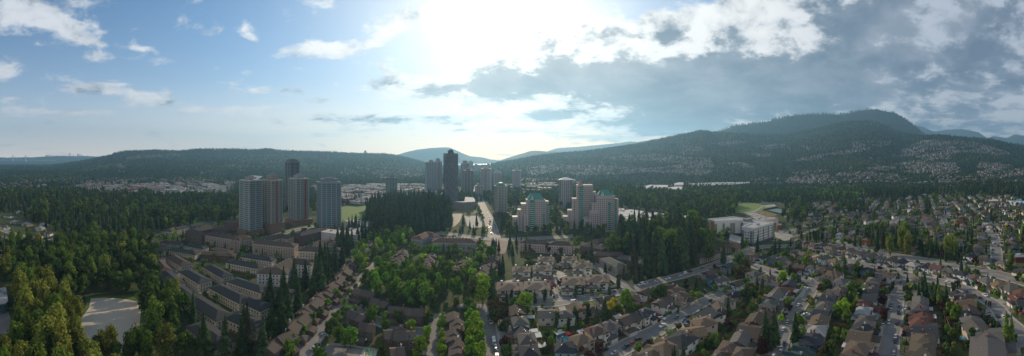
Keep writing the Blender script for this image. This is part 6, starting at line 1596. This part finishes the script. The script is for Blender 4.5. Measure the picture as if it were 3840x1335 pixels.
def hillside():
    g=random.Random(31); V=[];T=[];C=[];grid={}; n=0
    WCL=[(.25,.245,.235),(.21,.195,.17),(.17,.15,.135),(.15,.165,.17),(.19,.16,.145),(.3,.3,.3)]; RCL=[(.13,.11,.10),(.10,.085,.075),(.16,.14,.125),(.08,.08,.085),(.17,.10,.075),(.22,.21,.2)]
    def put(x,y,z,a,w,d,e,rise,wc,rc):
        nonlocal n
        ca,sa=math.cos(a),math.sin(a)
        def P(u,v,q): return (x+u*ca-v*sa,y+u*sa+v*ca,z+q)
        b=len(V); w/=2; d/=2
        V.extend([P(-w,-d,-2),P(w,-d,-2),P(w,d,-2),P(-w,d,-2),P(-w,-d,e),P(w,-d,e),P(w,d,e),P(-w,d,e)]); C.extend([wc]*8)
        for i in range(4): j=(i+1)%4; T.extend([(b+i,b+j,b+4+j),(b+i,b+4+j,b+4+i)])
        V.extend([P(-w,0,e+rise),P(w,0,e+rise)]); C.extend([wc]*2); T.extend([(b+7,b+4,b+8),(b+5,b+6,b+9)])
        b=len(V); o=.6
        V.extend([P(-w-o,-d-o,e-.1),P(w+o,-d-o,e-.1),P(w+o,d+o,e-.1),P(-w-o,d+o,e-.1),P(-w-o,0,e+rise+.15),P(w+o,0,e+rise+.15)]); C.extend([rc]*6)
        T.extend([(b,b+1,b+5),(b,b+5,b+4),(b+2,b+3,b+4),(b+2,b+4,b+5)])
        # dark window strips
        b=len(V); V.extend([P(-w*.7,-d-.05,e-2.2),P(w*.7,-d-.05,e-2.2),P(w*.7,-d-.05,e-.9),P(-w*.7,-d-.05,e-.9)]); C.extend([(.05,.06,.07)]*4); T.extend([(b,b+1,b+2),(b,b+2,b+3)])
        n+=1
    for h in HOUSES:
        if h.get('over'): put(h['p'].x,h['p'].y,0,h['rz'],h['w'],h['d'],5.5,2.3,WC[h['wc']],RC[h['rc']])
    for (t,s,dn),poly in zip(HOODS,HOODP):
        xs=[p[0] for p in poly]; ys=[p[1] for p in poly]; area=(max(xs)-min(xs))*(max(ys)-min(ys))
        for _ in range(int(area*.34*dn)+12):
            sx,sy=g.uniform(min(xs),max(xs)),g.uniform(min(ys),max(ys))
            if not inside((sx,sy),poly): continue
            p=hit(sx,sy)
            if p is None: continue
            k=(int(p.x//17),int(p.y//17))
            if (p.length%52)>32 or math.sin(p.x/75)*math.sin(p.y/62+1)+.5*math.sin(p.x/31+p.y/40)<-.28+.5*(g.random()-.5): continue
            if any(math.hypot(q[0]-p.x,q[1]-p.y)<14.5 for a in (-1,0,1) for b in (-1,0,1) for q in grid.get((k[0]+a,k[1]+b),())): continue
            grid.setdefault(k,[]).append((p.x,p.y))
            far=view_rot(p); a=far+math.radians(25)+g.choice((0,0,PI/2))+g.uniform(-.15,.15)
            put(p.x,p.y,p.z,a,g.uniform(10,14),g.uniform(9,12),g.uniform(5,7.5),g.uniform(2,3),g.choice(WCL),g.choice(RCL))
    me=tri_mesh('hillside_houses',V,T,M['tint'],np.array(C)); tag(link('hillside_houses',me),'hundreds of small houses spread over the distant hillsides',kind='stuff')
    print('hill houses',n); return grid
HG=hillside()
def inpoly(X,Y,poly):
    c=np.zeros(len(X),bool); n=len(poly)
    for i in range(n):
        a,b=poly[i],poly[i-1]
        m=((a[1]>Y)!=(b[1]>Y)); 
        xx=(b[0]-a[0])*(Y-a[1])/((b[1]-a[1]) or 1e-9)+a[0]
        c^= m & (X<xx)
    return c
def far_woods():
    g=np.random.default_rng(8)
    n=120000
    sx=g.uniform(-40,3880,n); r=np.exp(g.uniform(math.log(760),math.log(4900),n)); az=(sx-1920)/F
    x=r*np.sin(az); y=r*np.cos(az); z=land(x,y); row=592+(H-z)/r*F
    keep=np.ones(n,bool)
    for p,(t,s,dn) in zip(HOODP,HOODS): keep&=~(inpoly(sx,row,p)&(g.random(n)<(.60 if dn>.5 else .2)))
    CLR=[('s280,690 870,688 880,722 600,736 300,720',.88),('s1160,690 1640,694 1690,712 1700,735 1560,735 1300,775 1200,740',.86),('s1700,700 1900,695 1900,800 1700,800',.85),('Q1230,120 1700,90 1720,140 1500,190 1240,185',.8),('R190,205 475,205 480,262 200,258',1),('R-80,262 165,262 150,345 -80,350',1),('s1640,560 1900,560 1900,640 1640,630',0),
     ('Q380,430 1010,508 720,600 350,560',.9),('Q680,570 1300,520 1300,640 800,720 560,640',.9),('s2950,765 3240,735 3900,728 3900,900 2950,900',.9),('d850,600 1434,600 1434,780 850,780',.9),('d1020,410 1434,410 1434,480 1020,490',.6),('Q-420,160 640,155 640,205 -420,215',.8),('Q1360,205 1485,210 1480,265 1365,255',1),('s1400,640 1700,645 1700,670 1400,680',.5),('c980,255 1300,255 1300,275 980,280',1),('s850,740 1400,735 1400,780 850,800',.5)]
    for s,pr in CLR:
        t='s'; P=[]
        for k in s.split():
            if k[0].isalpha(): t,k=k[0],k[1:]
            P.append(src(t,*map(float,k.split(','))))
        keep&=~(inpoly(sx,row,P)&(g.random(n)<pr))
    # crest trees to roughen the skyline
    m=9000; sx2=g.uniform(-40,3880,m); r2=np.interp(sx2,*R1)+g.uniform(-150,60,m); az2=(sx2-1920)/F
    x=np.concatenate([x[keep],r2*np.sin(az2)]); y=np.concatenate([y[keep],r2*np.cos(az2)]); r=np.hypot(x,y); z=land(x,y)
    nn=np.sin(x/210)*np.cos(y/260)+np.sin(x/90+y/130)*.5
    items=[]; U=g.random(len(x)); Hh=g.uniform(.55,1.1,len(x))*np.interp(r,[700,1500,2200,4000],[14,17,24,28])
    patch=np.sin(x/150+1.3)*np.sin(y/170)+.6*np.sin(x/60)*np.sin(y/75)
    for i in range(len(x)):
        if r[i]<800 or (z[i]<=0 and r[i]>4300): continue
        con=U[i]<(.62+.3*nn[i])
        big=1+.25*min(1,max(0,(r[i]-1500)/2500))
        if con: items.append((x[i],y[i],z[i],'C',Hh[i]*big,(.026,.054,.028)))
        else: items.append((x[i],y[i],z[i],'B',Hh[i]*.72*big,(.040,.074,.028) if patch[i]<.1 else (.060,.10,.034) if patch[i]<.7 else (.095,.125,.04)))
    mass('distant_forest','mixed forest covering the valley floor and hills in the distance',items,FAR,'C')
far_woods()
# ------------------------------------------------------------------ vehicles
M['carglass']=glassy('car_glass',(.02,.025,.03),.08,.8)
M['lamp']=mat('lamp_lens',(.6,.58,.5),.3,.05,1)
def car_kit(k):
    if ('car',k) in KIT: return KIT[('car',k)]
    L_,W_,hb,hr={'car':(4.5,1.8,.85,1.42),'suv':(4.7,1.9,1.0,1.75),'pickup':(5.6,1.95,1.05,1.85),'van':(5.6,2.0,1.3,2.3)}[k]
    b=MB(); l,w=L_/2,W_/2
    prof={'car':[(-l,.35),(-l,.8),(-l+.3,.92),(l-.9,.88),(l-.05,.7),(l,.35)],'suv':[(-l,.4),(-l,1.0),(-l+.1,1.05),(l-1.0,1.02),(l-.05,.85),(l,.4)],'pickup':[(-l,.5),(-l,1.15),(-l+.1,1.18),(l-1.2,1.15),(l-.05,1.0),(l,.5)],'van':[(-l,.4),(-l,1.3),(-l+.1,1.32),(l-.9,1.25),(l-.05,.95),(l,.4)]}[k]
    n=len(prof); base=len(b.v)
    for s in (-w,w): b.v += [(x,s,z) for x,z in prof]
    for i in range(n):
        j=(i+1)%n; b.f.append((base+i,base+n+i,base+n+j,base+j)); b.m.append(0)
    b.f.append(tuple(base+i for i in range(n))[::-1] if False else tuple(base+i for i in range(n))); b.m.append(0)
    b.f.append(tuple(base+n+i for i in reversed(range(n)))); b.m.append(0)
    x0,x1,t0,t1={'car':(-l+.35,l-1.15,-l+1.0,l-2.0),'suv':(-l+.05,l-1.15,-l+.45,l-1.9),'pickup':(-l+1.9,l-1.3,-l+2.2,l-2.2),'van':(-l+.02,l-.95,-l+.1,l-1.6)}[k]
    z0=prof[2][1]-.06; g=MB(); wi=w-.06; wt=w-.28
    P=[(x0,-wi,z0),(x1,-wi,z0),(x1,wi,z0),(x0,wi,z0)]; Q=[(t0,-wt,hr),(t1,-wt,hr),(t1,wt,hr),(t0,wt,hr)]
    for i in range(4): g.quad(P[i],P[(i+1)%4],Q[(i+1)%4],Q[i])
    rf=MB(); rf.box(t0,t1,-wt-.02,wt+.02,hr-.02,hr+.05,bot=True)
    for x in ((t0+t1)/2,): 
        for s in (-1,1): rf.box(x-.06,x+.06,s*(wi+wt)/2-.06,s*(wi+wt)/2+.06,z0,hr)
    if k=='van': rf.box(x0+.05,x0+3.2,-wi+.02,wi-.02,z0,hr-.03)
    if k=='pickup': b.box(-l+.1,x0-.05,-w+.02,-w+.14,1.1,1.3); b.box(-l+.1,x0-.05,w-.14,w-.02,1.1,1.3)
    wh=MB(); 
    a=len(wh.v)
    for y in (-.11,.11): wh.v += [(.34*math.cos(2*PI*i/12),y,.34*math.sin(2*PI*i/12)) for i in range(12)]
    for i in range(12): wh.f.append((a+i,a+(i+1)%12,a+12+(i+1)%12,a+12+i)); wh.m.append(0)
    wh.f.append(tuple(a+i for i in range(12))); wh.m.append(0); wh.f.append(tuple(a+12+i for i in reversed(range(12)))); wh.m.append(0)
    wh.ring(0,0,0.001,0,0.001,3,m=1)
    for y in (-.125,.125):
        a=len(wh.v); wh.v += [(.2*math.cos(2*PI*i/8),y,.2*math.sin(2*PI*i/8)) for i in range(8)]; wh.f.append(tuple(a+i for i in range(8))); wh.m.append(1)
    KIT[('car',k)]=(b.mesh('body',[M['carpaint']]),g.mesh('window',[M['carglass']]),rf.mesh('car_roof',[M['carpaint']]),wh.mesh('wheel',[M['rubber'],M['metal']]),L_,W_)
    return KIT[('car',k)]
CC={'w':(.62,.62,.61),'s':(.36,.37,.38),'d':(.03,.032,.036),'k':(.015,.015,.017),'g':(.13,.135,.14),'r':(.36,.02,.02),'b':(.02,.05,.16),'t':(.03,.10,.11),'o':(.6,.22,.02),'m':(.1,.015,.02)}
CW={'w':'white','s':'silver','d':'dark grey','k':'black','g':'grey','r':'red','b':'blue','t':'teal','o':'orange-yellow','m':'dark red'}
CARS=[]
def cars(t,s):
    for e in s.split():
        f=e.split(','); x,y=float(f[0]),float(f[1]); CARS.append((G(t,x,y,.8),f[2],{'c':'car','u':'suv','p':'pickup','v':'van'}[f[3] if len(f)>3 else 'c'],f[4] if len(f)>4 else None))
cars('J','730,555,w,p 425,615,w,u 458,595,w,u 460,705,d,u 380,753,r 320,788,d,u 190,858,s 520,760,d 888,458,t 890,545,k,u 1020,450,d,u 970,490,g 1005,505,b 995,540,g 725,470,w,p 660,425,r 490,92,w,v 550,85,w,u 655,63,w,u 790,28,w,p 35,195,t 105,185,g 183,167,b 1208,167,k,u 75,825,k,p 680,762,s 740,708,s')
cars('I','1030,230,s 935,288,w,v 35,730,w,v 50,790,d 70,887,w')
cars('H','990,548,w,v 930,572,w 1042,530,k 1175,492,t 1360,490,b,u')
cars('K','585,475,w,u 620,515,k 810,538,b 1187,628,w,u 1137,682,k 1162,722,w 290,760,s 985,845,k 945,78,w 975,85,w 1270,828,k 1230,300,k 1325,300,d')
cars('L','1060,318,w 1100,397,k 1040,422,g 938,505,s 888,590,w 898,752,k 865,805,w 940,868,w 1150,430,w,p 1170,455,b 910,890,w 780,890,w 1090,515,m')
cars('N','1022,320,g,p 1020,372,s 1110,333,g 1103,405,k,p 997,517,s,u 1088,525,m,u 912,547,w,u 1070,680,s,p 1065,722,k,p 1052,855,s 1185,378,w 1215,373,k 955,255,k 1130,63,t 838,862,r 930,197,w')
cars('M','445,345,o,p 415,345,d 550,358,w,v 652,395,w,v 640,432,r 795,463,s 883,445,k 912,455,s 915,490,g 1060,522,k 1180,548,k 1010,477,d 665,260,s 598,268,w 450,380,k')
cars('O','190,537,w 280,545,w 450,612,w 583,648,w,p 690,628,w 995,797,w,p 940,820,d 1088,225,w,v 1145,240,b,p 1083,280,g 1180,262,k 1075,320,g 890,340,w,p 1128,130,k 1150,175,w 1180,208,r')
cars('P','780,165,b,u 1140,445,k 1198,450,w 1245,437,k 1420,410,r 955,430,s')
cars('E','410,655,s 340,770,k 300,820,w,v 590,408,r 605,362,k')
cars('A','235,390,w,u 370,585,w 435,635,w 1125,320,w 1155,308,s 1185,298,m 313,182,w 365,172,s 712,845,k 1160,640,g 945,320,w,v')
cars('C','1143,28,s 1160,55,w 1168,73,s 1184,97,w 1197,120,w 1180,170,g 1165,200,k 1177,222,s 1196,213,w 1215,240,s,u 1203,283,w,u 1285,275,r 1245,195,k 1250,208,k 1255,222,k 1240,182,k')
cars('F','1232,735,w,v 1250,790,w 1250,820,k 1265,885,s 1195,515,w,u')
cars('G','1172,143,w,v')
cars('Q','760,593,w 815,607,w 790,652,w 735,630,w 770,672,k 1190,850,s 1215,855,w 1240,845,w 1110,855,w 800,440,k 840,438,s 880,445,k 920,450,k 960,452,s 1000,455,k 1040,450,w 900,432,s 1150,652,w,v')
cars('R','1152,650,w 1120,695,b 1180,672,k 1215,700,w 430,745,s 410,750,g')
def place_cars():
    lots={}
    for c in CARS:
        d,k,i=road_dist(c[0]); r=ROADS[k]; lots.setdefault(k if d<28 else 'off',[]).append((c,d,k,i))
    off={}
    for key,l in lots.items():
        if key!='off':
            pl=ROADS[key]['pl']; l.sort(key=lambda q:(q[0][0].length))
        else: l.sort(key=lambda q:math.atan2(q[0][0].x,q[0][0].y))
        cnt={}
        for (c,d,k,i) in l:
            p,colc,kind,_=c; r=ROADS[k]; pl=r['pl']; j=min(i,len(pl)-2); u=(pl[j+1]-pl[j]).normalized()
            a=math.atan2(u.y,u.x)
            if d>r['w']/2+1.0 and d<28: a+=PI/2 if d<24 else 0
            rr=random.Random(int(p.x*7)); 
            if rr.random()<.5: a+=PI
            ck=(colc,kind); cnt[ck]=cnt.get(ck,0)+1
            kw={'car':'car','suv':'tall hatchback','pickup':'pickup truck','van':'van'}[kind]
            where='in the car parks' if key=='off' else f"on {r['short']}"
            where=where
            tot=sum(1 for q in l if (q[0][1],q[0][2])==ck)
            o_='' if tot==1 else (f', {nth(cnt[ck])} from the left' if key=='off' else f', {nth(cnt[ck])} nearest')
            t=thing('parked_car' if d>2.5 else 'moving_car',f'{CW[colc]} {kw} {where}{o_}',kw.replace('tall hatchback','car').replace('pickup truck','pickup'),(p.x,p.y,r['z']+.005 if d<r['w']/2+.5 else .07),a+rr.uniform(-.04,.04),'cars on the streets and drives')
            bm,gm,rm,wm,L_,W_=car_kit(kind)
            link('body',bm,t,color=CC[colc]); link('window',gm,t); link('car_roof',rm,t,color=CC[colc])
            for sx in (-1,1):
                for sy in (-1,1): link('wheel',wm,t,loc=(sx*L_*.31,sy*(W_/2-.1),.34))
place_cars()
# ------------------------------------------------------------------ garden things
def patio():
    S=[('I','435,457',7,4,'white','beside the left garden row'),('I','860,478',11,4,'white','behind the skylit grey house'),('I','770,625',6,4.5,'white','above the garden pool'),('I','1015,615',5,4,'white','behind the tan-roofed house'),('I','485,612',5,5,'white','behind the fourth house of the left row'),('I','530,655',6,4,'cream','behind the fifth house of the left row'),('I','575,770',5,5,'grey','behind the dark green roof'),('J','235,447',6,5,'white','behind the long brown roof'),('J','700,250',9,5,'slatted white','behind the white split-level house'),('L','1030,163',7,4,'white','beside the orange house'),('N','745,80',4.5,3.5,'white','behind the grey gabled house'),('N','370,370',4,3.5,'pale','behind the black gabled house'),('N','610,468',5,4,'pale','behind the hipped middle house'),('N','515,765',6,4,'white','behind the cream house at the bottom'),('N','720,145',3,3,'white','beside the round garden table'),('P','368,280',4,4,'white','of the grey house beside the cedars'),('P','375,365',5,5,'white','of the pale blue house'),('P','402,450',6,6,'pale blue','of the long rust-roofed house'),('P','440,722',6,5,'white','of the brown hipped house'),('P','890,845',6,5,'white','at the bottom beside the large grey roof'),('P','750,465',4,6,'white','beside the flat brown roof'),('E','350,175',2.5,2.5,'white','in the rowhouse back garden')]
    for t,s,w,d,c,pl_ in S:
        p=gp(t,s,2.8)[0]
        rz=face_rot(p)[0]
        o=thing('patio_cover',f'{c} patio cover on posts {pl_}','patio cover',p,rz,'patio covers in back gardens')
        for x in (-w/2+.2,w/2-.2):
            for y in (-d/2+.2,d/2-.2): link('post',post_mesh(2.6),o,loc=(x,y,0))
        b=MB()
        if 'slatted' in c:
            for i in range(6): b.box(-w/2+i*w/6,-w/2+(i+.75)*w/6,-d/2,d/2,2.6,2.75,bot=True)
        else: b.box(-w/2,w/2,-d/2,d/2,2.6,2.75,bot=True)
        r=link('roof',b.mesh('roof',[M['poly']]),o)
patio()
def round_pool(label,t,s,r,rim=True,deck=None):
    p=gp(t,s,1)[0]; b=MB(); b.ring(0,0,r,0,1.1,20,cap=False); b.ring(0,0,r-.25,1.1,.6,20,cap=False)
    for i in range(20):
        a,c=2*PI*i/20,2*PI*(i+1)/20
        b.quad((r*math.cos(a),r*math.sin(a),1.1),(r*math.cos(c),r*math.sin(c),1.1),((r-.25)*math.cos(c),(r-.25)*math.sin(c),1.1),((r-.25)*math.cos(a),(r-.25)*math.sin(a),1.1))
    o=thing('garden_pool',label,'pool',p); link('rim',b.mesh('rim',[M['poly']]),o)
    w=MB(); w.quad(*[((r-.26)*math.cos(2*PI*i/20),(r-.26)*math.sin(2*PI*i/20),.9) for i in range(20)]); link('water',w.mesh('water',[M['water']]),o)
round_pool('small turquoise above-ground pool on the lawn at lower right','P','750,692',2.2)
round_pool('white-rimmed blue garden pool behind the tan-roofed house','I','800,692',3.8)
def lpool():
    l=gp('A','630,440 665,430 690,450 660,468 640,465',.1); c=sum(l,Vector())/len(l)
    o=thing('swimming_pool','turquoise swimming pool beside the pool house of the townhouses','pool',c)
    b=MB(); b.prism([(v.x-c.x,v.y-c.y) for v in l],0,.15,cap=False); k=[((v.x-c.x)*1.12,(v.y-c.y)*1.12) for v in l]
    b.prism(k,0,.1); link('rim',b.mesh('rim',[M['walk']]),o)
    w=MB(); w.prism([(v.x-c.x,v.y-c.y) for v in l],.101,.2); link('water',w.mesh('water',[M['water']]),o)
lpool()
def umbrella(label,t,s,col):
    p=gp(t,s,2.4)[0]; o=thing('parasol',label,'parasol',p)
    b=MB(); b.ring(0,0,.05,0,2.6,8); b.ring(0,0,.3,0,.1,10); link('pole',b.mesh('pole',[M['metal']]),o)
    b=MB(); b.ring(0,0,1.7,2.1,2.75,10,r2=.08); link('canopy',b.mesh('canopy',[M['canvas']]),o,color=col)
umbrella('red garden parasol beside the white patio roofs','I','865,637',(.6,.02,.03)); umbrella('white round parasol behind the brown rowhouse','E','855,700',(.6,.6,.6)); umbrella('white parasol on the terrace near the townhouse pool','A','502,484',(.6,.6,.58)); umbrella('white parasol behind the dark garden of the middle row','N','665,185',(.55,.55,.55))
# street lamps and utility poles
def lamps():
    S=[('J','918,500','beside the nearest street junction'),('I','1168,230','on the street below the fourplexes'),('O','1088,530','beside the collector road at the right'),('P','1388,430','at the right-hand bulb of the terrace street'),('M','935,280','beside the two tall poplars'),('N','985,330','on the straight right-hand street'),('P','1010,190','where the terrace street bends'),('O','50,560','beside the small round tree at the junction'),('E','655,150','beside the brown rowhouse street'),('C','1330,300','at the foot of the avenue'),('C','1290,220','halfway up the near avenue'),('C','1150,330','at the left corner of the avenue crossing'),('H','835,150','in front of the conifer grove'),('L','820,870','at the bottom of the curving street')]
    for t,s,w in S:
        p=gp(t,s,4)[0]; o=thing('street_lamp',f'slim grey street lamp {w}','street lamp',p,view_rot(p)+R.uniform(-1,1),'street lamps')
        b=MB(); b.ring(0,0,.11,0,8,8,r2=.06); b.tube((0,0,8),(0,-1.8,8.5),.05,6); link('pole',b.mesh('pole',[M['metal']]),o)
        b=MB(); b.box(-.16,.16,-2.4,-1.7,8.42,8.56,bot=True); link('lamp_head',b.mesh('lamp_head',[M['metal']]),o)
    for t,s,w,h in (('K','178,500','beside the teal car near the grey houses',11),('K','158,480','close to the corner of the conifer grove street',10),('Q','1040,650','behind the modern white building',16),('Q','860,640','beside the park parking lot',15),('R','1165,780','in the far suburb below the street',12),('R','380,250','at the left of the green sports field',22),('R','400,250','at the right of the twin field poles',22),('Q','1853,480','near the dry lot',14)):
        p=gp(t,s,h/2)[0]; o=thing('utility_pole',f'tall dark utility pole {w}','utility pole',p,R.uniform(0,3),'utility poles')
        b=MB(); b.ring(0,0,.2,0,h,8,r2=.12); link('pole',b.mesh('pole',[M['bark']]),o)
        b=MB(); b.box(-1.2,1.2,-.06,.06,h-1.2,h-1.05,bot=True); b.box(-.9,.9,-.06,.06,h-2.2,h-2.05,bot=True)
        for x in (-1.1,0,1.1): b.ring(x,0,.06,h-1.05,h-.8,6)
        link('crossarm',b.mesh('crossarm',[M['bark']]),o)
lamps()
# walls and fences that read in the photograph
def long_wall(name,label,cat,pl,h,th,m,cap=None,post=None):
    c=pl[0]; b=MB()
    for a,e in zip(pl[:-1],pl[1:]):
        u,v,Ln=wing_frame(a,e); q=[a+v*th/2,e+v*th/2,e-v*th/2,a-v*th/2]; b.prism([(k.x-c.x,k.y-c.y) for k in q],0,h)
    if post:
        for a,e in zip(pl[:-1],pl[1:]):
            Ln=(e-a).length; n=max(1,int(Ln/post))
            for i in range(n+1):
                q=a+(e-a)*(i/n)-c; b.box(q.x-.1,q.x+.1,q.y-.1,q.y+.1,0,h+.25)
    o=link(name,b.mesh(name,[M[m]]),None,c); tag(o,label,cat)
long_wall('garden_wall','white garden wall left of the fourplex entrance','wall',gp('I','430,238 560,245 695,240 698,215',.8),1.8,.3,'trim')
long_wall('garden_wall','long white garden wall below the right-hand fourplexes','wall',gp('I','830,212 940,185 1060,155 1200,140 1434,112',.8),1.8,.3,'trim')
long_wall('court_fence','dark windscreen fence around the tennis courts','fence',gp('Q','820,548 1010,514 1270,574 1075,606 820,548',1.5),3.2,.1,'trimdark',post=4)
long_wall('board_fence','pale board fence between conifer belt and brown rowhouses','fence',gp('E','60,480 200,300 300,190 380,110',.8),1.8,.12,'wood',post=3)
long_wall('playground_fence','low mesh fence at the top of the playground','fence',gp('E','470,760 700,780 1010,830',.6),1.2,.05,'metal',post=3)
long_wall('board_fence','orange-brown board fence along the collector road verge','fence',gp('O','940,465 1060,490 1190,525',.8),1.9,.12,'wood',post=3)
long_wall('board_fence','long dark board fence between the lower right gardens','fence',gp('P','540,370 560,470 600,570 690,720 860,780',.8),1.9,.12,'wood',post=3)
long_wall('board_fence','brown board fence between the nearest gardens','fence',gp('I','580,570 620,650 690,800 740,890',.8),1.9,.12,'wood',post=3)
long_wall('lane_wall','low concrete wall along the fourplex entrance drive','wall',gp('G','725,660 760,720 830,800',.5),1.2,.3,'concrete')
def play():
    p=gp('E','915,875',1)[0]; o=thing('playground_climber','green climbing frame with a slide on the playground','playground',p)
    b=MB()
    for x in (-2,0,2):
        for y in (-1,1): b.box(x-.1,x+.1,y-.1,y+.1,0,2.8)
    b.box(-2.1,2.1,-1.1,1.1,1.3,1.45,bot=True); b.tube((-2,-1,2.8),(2,-1,2.8),.07); b.tube((-2,1,2.8),(2,1,2.8),.07)
    link('frame',b.mesh('frame',[M['greenpaint']]),o)
    b=MB(); b.quad((2.1,-.5,1.4),(2.1,.3,1.4),(4.8,.3,.2),(4.8,-.5,.2)); b.box(2.1,2.2,-.6,-.5,1.2,1.7); link('slide',b.mesh('slide',[M['poly']]),o)
    b=MB(); b.quad((-2.3,-1.3,2.8),(0,-1.3,2.8),(-1.1,0,4)); b.quad((0,-1.3,2.8),(0,1.3,2.8),(-1.1,0,4)); b.quad((0,1.3,2.8),(-2.3,1.3,2.8),(-1.1,0,4)); b.quad((-2.3,1.3,2.8),(-2.3,-1.3,2.8),(-1.1,0,4)); link('roof',b.mesh('roof',[M['greenpaint']]),o)
M['greenpaint']=mat('green_paint',(.03,.18,.10),.5,.1,1)
play()
print('objects',len(COL.objects), 'houses',len(HOUSES))
